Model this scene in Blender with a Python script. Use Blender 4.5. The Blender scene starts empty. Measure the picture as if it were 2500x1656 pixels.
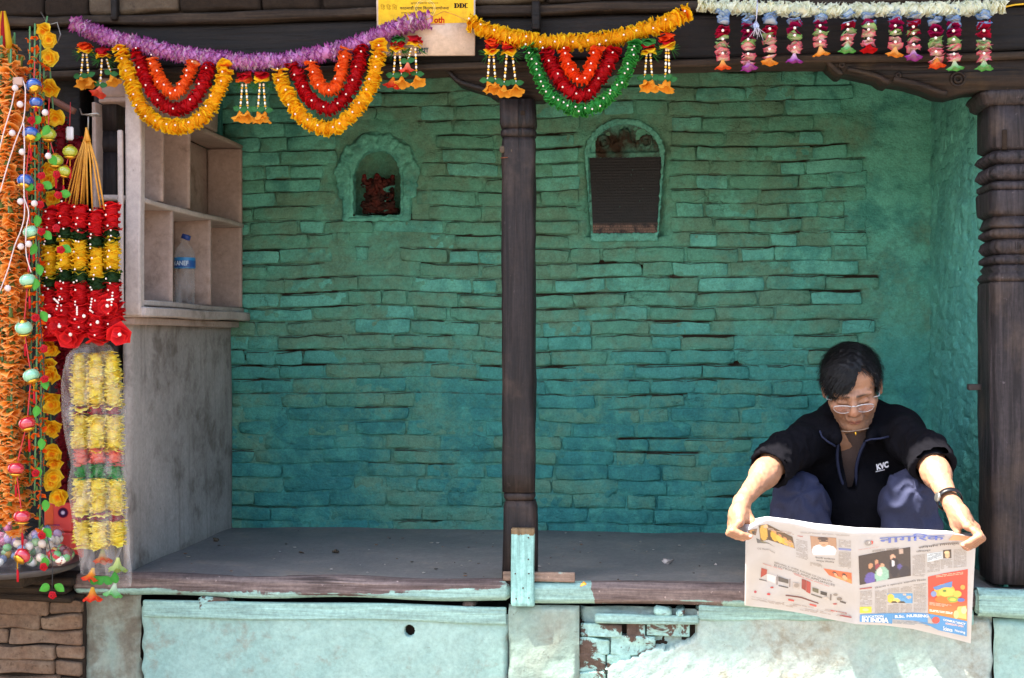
import bpy, math, random
import numpy as np
from mathutils import Vector, Matrix
R = math.radians
C = bpy.context.scene.collection
sc = bpy.context.scene

# ---------------------------------------------------------------- camera
CAM = Vector((0.0, 0.0, 1.25))
YAW = math.atan(0.102)
FPX = 3411.0
cd = bpy.data.cameras.new('camera'); cam = bpy.data.objects.new('camera', cd); C.objects.link(cam)
cam.location = CAM; cam.rotation_euler = (R(90), 0, YAW)
cd.sensor_width = 36.0; cd.lens = 36.0*FPX/2500.0; cd.clip_start = 0.05; cd.clip_end = 500
sc.camera = cam

# ---------------------------------------------------------------- light
SUN = Vector((-0.5, -0.24, 1.0)).normalized()          # towards the sun
w = bpy.data.worlds.new('World'); sc.world = w; w.use_nodes = True
wn = w.node_tree; bg = wn.nodes['Background']
sky = wn.nodes.new('ShaderNodeTexSky'); sky.sky_type = 'NISHITA'; sky.sun_disc = False
sky.sun_elevation = math.asin(SUN.z); sky.sun_rotation = math.atan2(SUN.x, SUN.y)
sky.air_density = 1.0; sky.dust_density = 2.2; sky.ozone_density = 1.0
wn.links.new(sky.outputs[0], bg.inputs[0]); bg.inputs[1].default_value = 0.13
sd = bpy.data.lights.new('sun', 'SUN'); sd.energy = 4.8; sd.angle = R(0.5); sd.color = (1.0, 0.95, 0.87)
so = bpy.data.objects.new('sun', sd); C.objects.link(so); so.location = (-4, -2, 9)
so.rotation_euler = SUN.to_track_quat('Z', 'Y').to_euler()
sc.view_settings.view_transform = 'Standard'; sc.view_settings.look = 'None'
sc.view_settings.exposure = 2.45; sc.view_settings.gamma = 1.0; sc.view_settings.use_curve_mapping = False
sc.render.engine = 'CYCLES'
sc.cycles.max_bounces = 7; sc.cycles.diffuse_bounces = 4; sc.cycles.transparent_max_bounces = 10
sc.cycles.caustics_reflective = False; sc.cycles.caustics_refractive = False

EAVE_Y = 3.10                 # front edge of the eave

# ---------------------------------------------------------------- helpers
_r = Vector((math.cos(YAW), math.sin(YAW), 0)); _f = Vector((-math.sin(YAW), math.cos(YAW), 0))
def W(u, v, Y):
    """the point at depth Y seen at pixel (u, v) of the 2500 px wide photograph"""
    d = _f + _r*((u-1250.0)/FPX) + Vector((0, 0, (828.0-v)/FPX))
    return CAM + d*(Y/d.y)
def lin(h):
    h = h.lstrip('#'); o = []
    for i in (0, 2, 4):
        c = int(h[i:i+2], 16)/255.0
        o.append(c/12.92 if c <= 0.04045 else ((c+0.055)/1.055)**2.4)
    return tuple(o)

class MB:
    """collects faces into one mesh"""
    def __init__(s): s.V = []; s.F = []; s.K = []; s.n = 0
    def add(s, V, F, K=None):
        V = np.asarray(V, dtype=np.float64).reshape(-1, 3)
        if K is None: K = (1, 1, 1)
        K = np.asarray(K, dtype=np.float64)
        if K.ndim == 1: K = np.tile(K, (len(V), 1))
        for f in (F if isinstance(F, list) and len(F) and isinstance(F[0], np.ndarray) and F[0].ndim == 2 else [F]):
            if isinstance(f, np.ndarray): s.F.append(f+s.n)
            else:
                for g in f: s.F.append(np.asarray([g])+s.n)
        s.V.append(V); s.K.append(K); s.n += len(V)
        return s
    def mesh(s, name, smooth=True):
        V = np.concatenate(s.V); K = np.concatenate(s.K)
        loops = np.concatenate([f.ravel() for f in s.F]); sizes = np.concatenate([np.full(len(f), f.shape[1]) for f in s.F])
        me = bpy.data.meshes.new(name)
        me.vertices.add(len(V)); me.vertices.foreach_set('co', V.astype(np.float32).ravel())
        me.loops.add(len(loops)); me.loops.foreach_set('vertex_index', loops.astype(np.int32))
        st = np.concatenate([[0], np.cumsum(sizes)[:-1]])
        me.polygons.add(len(sizes)); me.polygons.foreach_set('loop_start', st.astype(np.int32))
        if smooth: me.polygons.foreach_set('use_smooth', np.ones(len(sizes), dtype=bool))
        at = me.color_attributes.new('Col', 'FLOAT_COLOR', 'POINT')
        at.data.foreach_set('color', np.concatenate([K, np.ones((len(K), 1))], 1).astype(np.float32).ravel())
        me.update(calc_edges=True); me.validate()
        return me
    def build(s, name, mat, parent=None, smooth=True):
        return link(name, s.mesh(name, smooth), mat, parent)

def link(name, me, mat, parent=None):
    o = bpy.data.objects.new(name, me); C.objects.link(o)
    if mat is not None and not me.materials: me.materials.append(mat)
    if parent is not None: put(o, parent)
    return o
ROOT = {}
def put(o, parent):
    o.parent = parent
    p = ROOT.get(parent.name, Vector((0, 0, 0)))
    o.matrix_parent_inverse = Matrix.Translation(-p)
    ROOT[o.name] = ROOT.get(o.name, Vector((0, 0, 0)))
def tag(o, label=None, cat=None, group=None, kind=None):
    if label: o['label'] = label
    if cat: o['category'] = cat
    if group: o['group'] = group
    if kind: o['kind'] = kind
    return o
def thing(name, label, cat, loc=(0, 0, 0), group=None):
    o = bpy.data.objects.new(name, None); C.objects.link(o); o.location = loc; o.empty_display_size = 0.05
    ROOT[o.name] = Vector(loc)
    return tag(o, label, cat, group)
def inst(name, me, M, parent):
    """another object that shares mesh data, placed by a matrix"""
    o = bpy.data.objects.new(name, me); C.objects.link(o); o.parent = parent
    o.matrix_parent_inverse = Matrix.Translation(-ROOT.get(parent.name, Vector((0, 0, 0))))
    o.matrix_basis = M
    return o
def frame(p, t, roll=0.0, s=1.0):
    """matrix at p whose z axis follows t"""
    q = Vector(t).to_track_quat('Z', 'Y')
    return Matrix.Translation(p) @ q.to_matrix().to_4x4() @ Matrix.Rotation(roll, 4, 'Z') @ Matrix.Diagonal((s, s, s, 1))

def gridF(nx, ny, wrapx=False):
    """quads of a (ny rows) x (nx columns) vertex grid"""
    j, i = np.meshgrid(np.arange(ny-1), np.arange(nx if wrapx else nx-1), indexing='ij')
    i2 = (i+1) % nx
    return np.stack([j*nx+i, j*nx+i2, (j+1)*nx+i2, (j+1)*nx+i], -1).reshape(-1, 4)

_rng = np.random.default_rng(7)
def mknoise(seed, n=10, f=1.0):
    g = np.random.default_rng(abs(int(seed)))
    D = g.normal(size=(n, 3)); D /= np.linalg.norm(D, axis=1)[:, None]
    fr = f*(0.6+g.random(n)*1.6); ph = g.random(n)*6.28; am = 1/np.sqrt(fr/f)
    am /= np.sqrt((am**2).sum()*0.5)
    def N(P):
        P = np.asarray(P, dtype=np.float64)
        return sum(am[k]*np.sin((P@D[k])*fr[k]*6.283+ph[k]) for k in range(n))
    return N            # about unit variance

def wbox(x0, x1, y0, y1, z0, z1, axis='x', seg=14, bev=0.006, amp=0.002, freq=6, seed=0, mb=None, col=(1, 1, 1), bow=0.0):
    """a beam or plank: rounded section swept along an axis, edges and faces a little uneven"""
    mb = mb or MB()
    lo = np.array([x0, y0, z0]); hi = np.array([x1, y1, z1]); ax = 'xyz'.index(axis); a, b = [k for k in range(3) if k != ax]
    A0, A1, B0, B1 = lo[a], hi[a], lo[b], hi[b]; bev = min(bev, (A1-A0)*0.45, (B1-B0)*0.45)
    sec = []
    def edge(p, q, n):
        for k in ((0, .07, .35, .65, .93) if n > 1 else (0,)): sec.append((p[0]+(q[0]-p[0])*k, p[1]+(q[1]-p[1])*k))
    cs = [(A0+bev, B0), (A1-bev, B0), (A1, B0+bev), (A1, B1-bev), (A1-bev, B1), (A0+bev, B1), (A0, B1-bev), (A0, B0+bev)]
    for k in range(8): edge(cs[k], cs[(k+1) % 8], 3 if k % 2 == 0 else 1)
    sec = np.array(sec); n = len(sec)
    ts = np.linspace(lo[ax], hi[ax], seg+1); e = min(bev, (hi[ax]-lo[ax])*0.2)
    ts = np.concatenate([[ts[0]], [ts[0]+e], ts[1:-1], [ts[-1]-e], [ts[-1]]])
    cen = np.array([(A0+A1)/2, (B0+B1)/2]); ins = np.array([1-2*bev/(A1-A0)*0.7, 1-2*bev/(B1-B0)*0.7])
    V = np.zeros((len(ts), n, 3))
    for i, t in enumerate(ts):
        s2 = cen+(sec-cen)*ins if i in (0, len(ts)-1) else sec
        V[i, :, ax] = t; V[i, :, a] = s2[:, 0]; V[i, :, b] = s2[:, 1]
        if bow: V[i, :, 2] += bow*math.sin(math.pi*(t-ts[0])/(ts[-1]-ts[0]))
    V = V.reshape(-1, 3)
    if amp:
        P = V*1.0; P[:, ax] *= 0.35
        for k in range(3):
            if k != ax: V[:, k] += amp*mknoise(seed*3+k+11, 8, freq)(P)
    F = gridF(n, len(ts), True)
    caps = [np.array([list(range(n))[::-1]]), np.array([list(range((len(ts)-1)*n, len(ts)*n))])]
    mb.add(V, [F]+caps, col)
    return mb

def tube(path, r, n=8, mb=None, col=(1, 1, 1), cap=True, sq=None):
    """tube along a polyline; r number or list"""
    mb = mb or MB(); P = [Vector(p) for p in path]; m = len(P)
    rs = r if hasattr(r, '__len__') else [r]*m
    V = []; t0 = None; up = None
    for i in range(m):
        t = (P[min(i+1, m-1)]-P[max(i-1, 0)]).normalized()
        if up is None:
            up = t.orthogonal().normalized()
        else:
            up = (up - t*up.dot(t)).normalized()
        b = t.cross(up)
        for k in range(n):
            a = 2*math.pi*k/n; V.append(P[i]+up*(math.cos(a)*rs[i])+b*(math.sin(a)*rs[i]*(sq or 1)))
    F = [gridF(n, m, True)]
    if cap: F += [np.array([list(range(n))[::-1]]), np.array([list(range((m-1)*n, m*n))])]
    mb.add([tuple(v) for v in V], F, col)
    return mb
def spline(pts, n):
    """n points along a Catmull-Rom curve, evenly spaced"""
    P = [np.array(p, dtype=float) for p in pts]; Q = [2*P[0]-P[1]]+P+[2*P[-1]-P[-2]]; out = []
    for i in range(1, len(Q)-2):
        for k in range(24):
            t = k/24; a, b, c, d = Q[i-1:i+3]
            out.append(0.5*((2*b)+(-a+c)*t+(2*a-5*b+4*c-d)*t*t+(-a+3*b-3*c+d)*t**3))
    out.append(P[-1]); out = np.array(out)
    L = np.concatenate([[0], np.cumsum(np.linalg.norm(np.diff(out, axis=0), axis=1))])
    s = np.linspace(0, L[-1], n)
    return np.stack([np.interp(s, L, out[:, k]) for k in range(out.shape[1])], 1), L[-1]
def ellipsoid(c, r, mb=None, col=(1, 1, 1), nu=12, nv=7, M=None):
    mb = mb or MB(); V = []
    for j in range(nv+1):
        th = math.pi*j/nv
        for i in range(nu):
            a = 2*math.pi*i/nu; V.append((math.sin(th)*math.cos(a)*r[0], math.sin(th)*math.sin(a)*r[1], math.cos(th)*r[2]))
    V = np.array(V)
    if M is not None: V = V@np.array(M.to_3x3()).T
    mb.add(V+np.array(c), [gridF(nu, nv+1, True)[:, ::-1]], col)
    return mb
def lathe(prof, n=16, mb=None, col=(1, 1, 1), M=None, cols=None):
    """prof: (radius, z) list"""
    mb = mb or MB(); V = []; K = []
    for j, (r, z) in enumerate(prof):
        for i in range(n):
            a = 2*math.pi*i/n; V.append((r*math.cos(a), r*math.sin(a), z)); K.append(cols[j] if cols else col)
    V = np.array(V)
    if M is not None: V = np.array([tuple(M@Vector(v)) for v in V])
    mb.add(V, [gridF(n, len(prof), True)], np.array(K))
    return mb
def prism(poly, y0, y1, mb=None, col=(1, 1, 1)):
    """polygon in x,z pushed from y0 (front) to y1"""
    mb = mb or MB(); n = len(poly); V = [(x, y0, z) for x, z in poly]+[(x, y1, z) for x, z in poly]
    F = [np.array([list(range(n))]), np.array([list(range(n, 2*n))[::-1]]), np.array([[(i+1) % n, i, n+i, n+(i+1) % n] for i in range(n)])]
    mb.add(V, F, col); return mb

# ---- smooth solids: signed distances blended on a grid, then skinned (surface nets)
class Solid:
    def __init__(s, lo, hi, h):
        s.lo = np.array(lo, dtype=np.float64); s.h = h; s.n = np.ceil((np.array(hi)-s.lo)/h).astype(int)+1
        s.F = np.full(s.n, 1.0, dtype=np.float32)
    def _box(s, lo, hi):
        a = np.clip(np.floor((np.array(lo)-s.lo)/s.h).astype(int), 0, s.n); b = np.clip(np.ceil((np.array(hi)-s.lo)/s.h).astype(int)+1, 0, s.n)
        return a, b
    def _pts(s, a, b):
        return [(s.lo[k]+np.arange(a[k], b[k])*s.h).astype(np.float32) for k in range(3)]
    def _op(s, a, b, d, k, mode):
        sl = (slice(a[0], b[0]), slice(a[1], b[1]), slice(a[2], b[2])); f = s.F[sl]
        if mode == 'add':
            if k > 0:
                h = np.maximum(k-np.abs(f-d), 0)/k; s.F[sl] = np.minimum(f, d)-h*h*k*0.25
            else: s.F[sl] = np.minimum(f, d)
        else:
            d = -d
            if k > 0:
                h = np.maximum(k-np.abs(f-d), 0)/k; s.F[sl] = np.maximum(f, d)+h*h*k*0.25
            else: s.F[sl] = np.maximum(f, d)
    def cap(s, p, q, r0, r1=None, k=0.01, mode='add', flat=None):
        """tapered capsule; flat=(axis vector, factor) squashes it"""
        r1 = r0 if r1 is None else r1; p = np.array(p, dtype=np.float32); q = np.array(q, dtype=np.float32)
        m = max(r0, r1)+k+3*s.h; a, b = s._box(np.minimum(p, q)-m, np.maximum(p, q)+m)
        if (b <= a).any(): return s
        X, Y, Z = s._pts(a, b); d = q-p; L2 = max(float(d@d), 1e-12)
        x = X[:, None, None]-p[0]; y = Y[None, :, None]-p[1]; z = Z[None, None, :]-p[2]
        t = np.clip((x*d[0]+y*d[1]+z*d[2])/L2, 0, 1)
        ex = x-t*d[0]; ey = y-t*d[1]; ez = z-t*d[2]
        if flat is not None:
            n = np.array(flat[0], dtype=np.float32); n /= np.linalg.norm(n); c = (ex*n[0]+ey*n[1]+ez*n[2])*(flat[1]-1)
            ex = ex+c*n[0]; ey = ey+c*n[1]; ez = ez+c*n[2]
        D = np.sqrt(ex**2+ey**2+ez**2)-(r0+(r1-r0)*t)
        s._op(a, b, D, k, mode); return s
    def ell(s, c, r, k=0.01, mode='add', M=None):
        c = np.array(c, dtype=np.float32); r = np.array(r, dtype=np.float32); m = r.max()+k+3*s.h
        a, b = s._box(c-m, c+m)
        if (b <= a).any(): return s
        X, Y, Z = s._pts(a, b); P = np.stack(np.meshgrid(X-c[0], Y-c[1], Z-c[2], indexing='ij'), -1)
        if M is not None: P = P@np.array(M.to_3x3(), dtype=np.float32)
        k0 = np.sqrt(((P/r)**2).sum(-1)); k1 = np.sqrt(((P/r**2)**2).sum(-1))
        D = k0*(k0-1)/np.maximum(k1, 1e-6)
        D = np.where(k0 < 1e-4, -r.min(), D)
        s._op(a, b, D, k, mode); return s
    def box(s, c, r, rd=0.0, k=0.0, mode='add', M=None):
        c = np.array(c, dtype=np.float32); r = np.array(r, dtype=np.float32); m = np.linalg.norm(r)+k+rd+3*s.h
        a, b = s._box(c-m, c+m)
        if (b <= a).any(): return s
        X, Y, Z = s._pts(a, b); P = np.stack(np.meshgrid(X-c[0], Y-c[1], Z-c[2], indexing='ij'), -1)
        if M is not None: P = P@np.array(M.to_3x3(), dtype=np.float32)
        q = np.abs(P)-(r-rd); D = np.sqrt((np.maximum(q, 0)**2).sum(-1))+np.minimum(q.max(-1), 0)-rd
        s._op(a, b, D, k, mode); return s
    def disp(s, fn, band=0.03):
        """push the surface by fn(points) metres"""
        idx = np.argwhere(np.abs(s.F) < band); P = s.lo+idx*s.h
        s.F[idx[:, 0], idx[:, 1], idx[:, 2]] -= fn(P).astype(np.float32); return s
    def cut(s, fn, band=0.2):
        """keep only where fn(points) < 0"""
        idx = np.argwhere(s.F < band); P = s.lo+idx*s.h; f = s.F[idx[:, 0], idx[:, 1], idx[:, 2]]
        s.F[idx[:, 0], idx[:, 1], idx[:, 2]] = np.maximum(f, fn(P).astype(np.float32)); return s
    def skin(s, relax=2):
        F = s.F; S = F < 0
        c = [S[i:F.shape[0]-1+i, j:F.shape[1]-1+j, k:F.shape[2]-1+k] for i in (0, 1) for j in (0, 1) for k in (0, 1)]
        any_ = c[0].copy(); all_ = c[0].copy()
        for x in c[1:]: any_ |= x; all_ &= x
        act = np.argwhere(any_ & ~all_); N = len(act)
        vals = np.stack([F[act[:, 0]+i, act[:, 1]+j, act[:, 2]+k] for i in (0, 1) for j in (0, 1) for k in (0, 1)], 1)
        cor = np.array([(i, j, k) for i in (0, 1) for j in (0, 1) for k in (0, 1)], dtype=np.float64)
        acc = np.zeros((N, 3)); cnt = np.zeros(N)
        for p in range(8):
            for q in range(p+1, 8):
                if np.abs(cor[p]-cor[q]).sum() != 1: continue
                A = vals[:, p]; B = vals[:, q]; m = (A < 0) != (B < 0)
                t = np.where(m, A/np.where(m, A-B, 1), 0)
                acc += np.where(m[:, None], cor[p]+t[:, None]*(cor[q]-cor[p]), 0); cnt += m
        V = s.lo+(act+acc/cnt[:, None])*s.h
        idm = np.full(np.array(F.shape)-1, -1, dtype=np.int64); idm[act[:, 0], act[:, 1], act[:, 2]] = np.arange(N)
        Q = []
        for ax in range(3):
            sl0 = [slice(None)]*3; sl1 = [slice(None)]*3; sl0[ax] = slice(0, -1); sl1[ax] = slice(1, None)
            A = S[tuple(sl0)]; B = S[tuple(sl1)]; e = np.argwhere(A != B); b1, b2 = (ax+1) % 3, (ax+2) % 3
            e = e[(e[:, b1] > 0) & (e[:, b2] > 0) & (e[:, b1] < F.shape[b1]-1) & (e[:, b2] < F.shape[b2]-1)]
            fl = A[e[:, 0], e[:, 1], e[:, 2]]
            def at(d1, d2):
                x = e.copy(); x[:, b1] -= d1; x[:, b2] -= d2; return idm[x[:, 0], x[:, 1], x[:, 2]]
            q = np.stack([at(1, 1), at(0, 1), at(0, 0), at(1, 0)], 1)
            q[~fl] = q[~fl][:, ::-1]; Q.append(q)
        Q = np.concatenate(Q)
        for _ in range(relax):
            sm = np.zeros_like(V); ct = np.zeros(N)
            for k in range(4):
                for d in (1, 3):
                    np.add.at(sm, Q[:, k], V[Q[:, (k+d) % 4]]); np.add.at(ct, Q[:, k], 1)
            V = 0.5*V+0.5*sm/np.maximum(ct, 1)[:, None]
        return V, Q
    def build(s, name, mat, parent=None, colfn=None, relax=2):
        V, Q = s.skin(relax); mb = MB(); mb.add(V, [Q], colfn(V) if colfn else (1, 1, 1))
        return mb.build(name, mat, parent)

# ---------------------------------------------------------------- materials
class G:
    def __init__(s, name, rough=0.8, spec=0.3):
        s.m = bpy.data.materials.new(name); s.m.use_nodes = True; s.t = s.m.node_tree; s.b = s.t.nodes['Principled BSDF']
        s.b.inputs['Roughness'].default_value = rough; s.b.inputs['Specular IOR Level'].default_value = spec
        s.pos = s.t.nodes.new('ShaderNodeNewGeometry').outputs['Position']
    def n(s, typ, **kw):
        x = s.t.nodes.new(typ)
        for k, v in kw.items(): setattr(x, k, v)
        return x
    def inp(s, sock, v):
        if hasattr(v, 'is_output') or isinstance(v, bpy.types.NodeSocket): s.t.links.new(v, sock)
        else:
            if hasattr(sock.default_value, '__len__') and not hasattr(v, '__len__'): v = (v, v, v, 1)[:len(sock.default_value)]
            if hasattr(v, '__len__') and len(v) == 3 and len(sock.default_value) == 4: v = (*v, 1)
            sock.default_value = v
    def map(s, sx=1, sy=1, sz=1, src=None, off=(0, 0, 0)):
        x = s.n('ShaderNodeMapping'); s.inp(x.inputs['Vector'], src or s.pos); x.inputs['Scale'].default_value = (sx, sy, sz); x.inputs['Location'].default_value = off
        return x.outputs[0]
    def noise(s, scale, detail=4, rough=0.55, vec=None, dist=0.0):
        x = s.n('ShaderNodeTexNoise'); s.inp(x.inputs['Vector'], vec or s.pos); x.inputs['Scale'].default_value = scale
        x.inputs['Detail'].default_value = detail; x.inputs['Roughness'].default_value = rough; x.inputs['Distortion'].default_value = dist
        return x.outputs['Fac']
    def vor(s, scale, vec=None, feature='F1'):
        x = s.n('ShaderNodeTexVoronoi', feature=feature); s.inp(x.inputs['Vector'], vec or s.pos); x.inputs['Scale'].default_value = scale
        return x.outputs['Distance']
    def step(s, f, a, b):
        """0 below a, 1 above b (or reversed)"""
        x = s.n('ShaderNodeMapRange', interpolation_type='SMOOTHSTEP'); s.inp(x.inputs[0], f)
        if a < b: x.inputs[1].default_value = a; x.inputs[2].default_value = b; x.inputs[3].default_value = 0; x.inputs[4].default_value = 1
        else: x.inputs[1].default_value = b; x.inputs[2].default_value = a; x.inputs[3].default_value = 1; x.inputs[4].default_value = 0
        return x.outputs[0]
    def op(s, o, a, b=0.0):
        x = s.n('ShaderNodeMath', operation=o); s.inp(x.inputs[0], a); s.inp(x.inputs[1], b); return x.outputs[0]
    def mix(s, f, a, b, mode='MIX'):
        x = s.n('ShaderNodeMix', data_type='RGBA', blend_type=mode); s.inp(x.inputs[0], f); s.inp(x.inputs[6], a); s.inp(x.inputs[7], b); return x.outputs[2]
    def xyz(s, src=None):
        x = s.n('ShaderNodeSeparateXYZ'); s.inp(x.inputs[0], src or s.pos); return x.outputs
    def attr(s, name='Col'):
        x = s.n('ShaderNodeAttribute', attribute_name=name); return x.outputs['Color']
    def n_comb(s, f):
        x = s.n('ShaderNodeCombineColor'); [s.inp(x.inputs[k], f) for k in range(3)]; return x.outputs[0]
    def rgb(s, c):
        x = s.n('ShaderNodeSeparateColor'); s.inp(x.inputs[0], c); return x.outputs
    def bump(s, hgt, strength=0.5, dist=0.004, prev=None):
        x = s.n('ShaderNodeBump'); s.inp(x.inputs['Height'], hgt); x.inputs['Strength'].default_value = strength; x.inputs['Distance'].default_value = dist
        if prev is not None: s.inp(x.inputs['Normal'], prev)
        s.inp(s.b.inputs['Normal'], x.outputs[0]); return x.outputs[0]
    def col(s, c): s.inp(s.b.inputs['Base Color'], c); return s
    def set(s, **kw):
        for k, v in kw.items(): s.inp(s.b.inputs[k], v)
        return s
# ---------------------------------------------------------------- materials of the place
def grit(g, c, scale, amt, vec=None):
    """uneven, gritty colour: darker pores and paler grains"""
    n = g.noise(scale, 6, 0.72, vec); k = g.n('ShaderNodeMapRange'); g.inp(k.inputs[0], n); k.inputs[1].default_value = 0.28; k.inputs[2].default_value = 0.72; k.inputs[3].default_value = 1-amt; k.inputs[4].default_value = 1+amt*0.75
    return g.mix(1.0, c, g.n_comb(k.outputs[0]), 'MULTIPLY')
def wall_paint(name, side=False):
    """teal limewash over old brick: greenish grime, chips, brown dust in the open joints (Col.r), per-brick tone (Col.g)"""
    g = G(name, 0.75, 0.25); a = g.rgb(g.attr()); x, y, z = g.xyz()
    big = g.noise(2.2, 5, 0.6, dist=0.4); mid = g.noise(9, 5, 0.62, dist=0.3); fine = g.noise(60, 4, 0.6)
    high = g.step(z, 0.95, 1.5)                                   # greener high, bluer and darker low: bounced and sky light painted into the colour
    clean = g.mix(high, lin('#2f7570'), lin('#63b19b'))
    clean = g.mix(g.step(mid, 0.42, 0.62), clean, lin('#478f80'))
    dirty = g.mix(g.step(mid, 0.4, 0.6), lin('#568f75'), lin('#64866a'))
    d = g.op('ADD', g.op('MULTIPLY', big, 1.0), g.op('MULTIPLY', a[1], 0.42))
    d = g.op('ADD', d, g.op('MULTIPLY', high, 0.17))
    d = g.op('ADD', d, g.op('MULTIPLY', g.op('SUBTRACT', fine, 0.5), 0.25))
    d = g.op('SUBTRACT', d, g.op('MULTIPLY', g.step(x, 0.66, 0.80), 0.22))
    m = g.step(d, 0.68, 0.92)
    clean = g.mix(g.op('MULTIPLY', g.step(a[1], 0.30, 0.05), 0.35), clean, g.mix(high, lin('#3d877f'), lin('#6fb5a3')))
    if side: m = g.op('MULTIPLY', m, 0.35)
    c = g.mix(g.op('MULTIPLY', m, 0.8), clean, dirty)
    c = g.mix(g.op('MULTIPLY', g.step(g.noise(130, 3, 0.7, g.map(0.5, 1, 1)), 0.63, 0.72), 0.35), c, lin('#33594a'))
    pale = g.step(g.noise(14, 4, 0.6, g.map(0.6, 1, 1.4, off=(3, 1, 7))), 0.66, 0.74)
    c = g.mix(g.op('MULTIPLY', pale, 0.3), c, lin('#69a59a'))
    spots = g.step(g.noise(5.0, 5, 0.65, g.map(off=(9, 2, 4))), 0.70, 0.80)
    c = g.mix(g.op('MULTIPLY', spots, 0.7), c, lin('#5d5634'))
    vd = g.vor(11, g.map(0.7, 1, 1.25, src=g.mix(0.06, g.pos, g.n('ShaderNodeTexNoise').outputs['Color'])), 'DISTANCE_TO_EDGE')
    crk = g.op('MULTIPLY', g.step(vd, 0.014, 0.004), g.step(g.noise(4.5, 4, 0.6, g.map(off=(1, 8, 3))), 0.58, 0.68))
    c = g.mix(g.op('MULTIPLY', crk, 0.4), c, lin('#3a3a26'))
    pit = g.step(g.noise(75, 4, 0.7, g.map(0.6, 1, 1.1, off=(2, 2, 9))), 0.695, 0.74)
    c = g.mix(g.op('MULTIPLY', pit, 0.7), c, lin('#2f3a2c'))
    gr = g.op('MULTIPLY', a[0], g.op('ADD', g.op('MULTIPLY', fine, 0.7), 0.62))
    if side: gr = g.op('MULTIPLY', gr, 0.3); c = g.mix(0.35, c, lin('#74bdb0'))
    c = g.mix(g.step(gr, 0.12, 0.8), c, lin('#33261a'))
    c = grit(g, c, 42, 0.22); c = grit(g, c, 150, 0.26)
    g.col(c)
    h = g.op('ADD', g.op('MULTIPLY', g.op('SUBTRACT', g.noise(38, 5, 0.65, g.map(0.7, 1, 1.3)), g.op('MULTIPLY', crk, 0.35)), 1.0), g.op('MULTIPLY', g.noise(170, 3, 0.6), 0.35))
    n = g.bump(h, 0.8, 0.009); g.set(Roughness=g.op('ADD', 0.5, g.op('MULTIPLY', mid, 0.4)))
    return g.m
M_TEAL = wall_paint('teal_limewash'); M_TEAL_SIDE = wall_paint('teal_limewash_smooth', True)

def wood(name, c1, c2, axis='x', rough=0.7, paint=None, paint_amt=0.5, grain=1.0, worn=None):
    g = G(name, rough, 0.25)
    st = {'x': (3, 60, 60), 'z': (60, 60, 3), 'y': (60, 3, 60)}[axis]; v = g.map(*st)
    n1 = g.noise(1.0, 5, 0.65, v, 0.6); n2 = g.noise(6, 4, 0.6); n3 = g.noise(55, 3, 0.6)
    c = g.mix(g.step(n1, 0.35, 0.68), c1, c2)
    c = g.mix(g.op('MULTIPLY', g.step(n2, 0.50, 0.70), 0.6), c, worn or tuple(0.5*(p+q)*1.6 for p, q in zip(c1, c2)))
    c = g.mix(g.op('MULTIPLY', g.step(n3, 0.68, 0.75), 0.5), c, tuple(min(1, q*2.6+0.01) for q in c2))
    crack = g.step(g.noise(1.0, 3, 0.5, g.map(*[q*0.6 for q in st], off=(4, 4, 4))), 0.36, 0.28)
    c = g.mix(g.op('MULTIPLY', crack, 0.75), c, tuple(q*0.25 for q in c1))
    if paint:
        pm = g.op('ADD', g.op('MULTIPLY', n1, 0.5), g.op('MULTIPLY', g.noise(7, 5, 0.7, dist=0.5), 0.75))
        a = g.rgb(g.attr()); pm = g.op('ADD', pm, g.op('SUBTRACT', a[0], 1.0))
        c = g.mix(g.step(pm, 0.62+0.3*(0.5-paint_amt), 0.67+0.3*(0.5-paint_amt)), c, g.mix(n2, paint, tuple(q*0.8 for q in paint)))
    c = grit(g, c, 1.0, 0.45, g.map(*[q*1.7 for q in st])); c = grit(g, c, 90, 0.3)
    g.col(c); g.bump(g.op('ADD', g.op('SUBTRACT', n1, g.op('MULTIPLY', crack, 0.6)), g.op('MULTIPLY', n3, 0.3)), 0.9*grain, 0.005)
    return g.m
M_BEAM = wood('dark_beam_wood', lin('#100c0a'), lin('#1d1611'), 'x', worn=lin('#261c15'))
M_POST = wood('dark_post_wood', lin('#171212'), lin('#2b2322'), 'z', 0.6, worn=lin('#44362e'))
M_CARVED = wood('carved_pillar_wood', lin('#1d1819'), lin('#3c3435'), 'z', 0.65, worn=lin('#4a3c33'))
M_CARVED_X = wood('carved_bracket_wood', lin('#1b1410'), lin('#30241c'), 'x', 0.65, worn=lin('#46351f'))
M_OLDWOOD = wood('dusty_old_wood', lin('#241b15'), lin('#3b2f24'), 'x', 0.85, worn=lin('#46392d'))
MINT = lin('#93b5aa')
M_PLANK = wood('worn_plank_wood', lin('#584a47'), lin('#84746e'), 'x', 0.8, paint=MINT, paint_amt=0.5, worn=lin('#766660'))
M_MINTWOOD = wood('mint_painted_wood', lin('#6f5a4b'), lin('#8b7566'), 'x', 0.7, paint=MINT, paint_amt=1.25)
M_MINTBOARD = wood('mint_painted_board', lin('#6f5a3c'), lin('#7e6a50'), 'z', 0.6, paint=lin('#8fbdb4'), paint_amt=1.75, grain=0.4)

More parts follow.
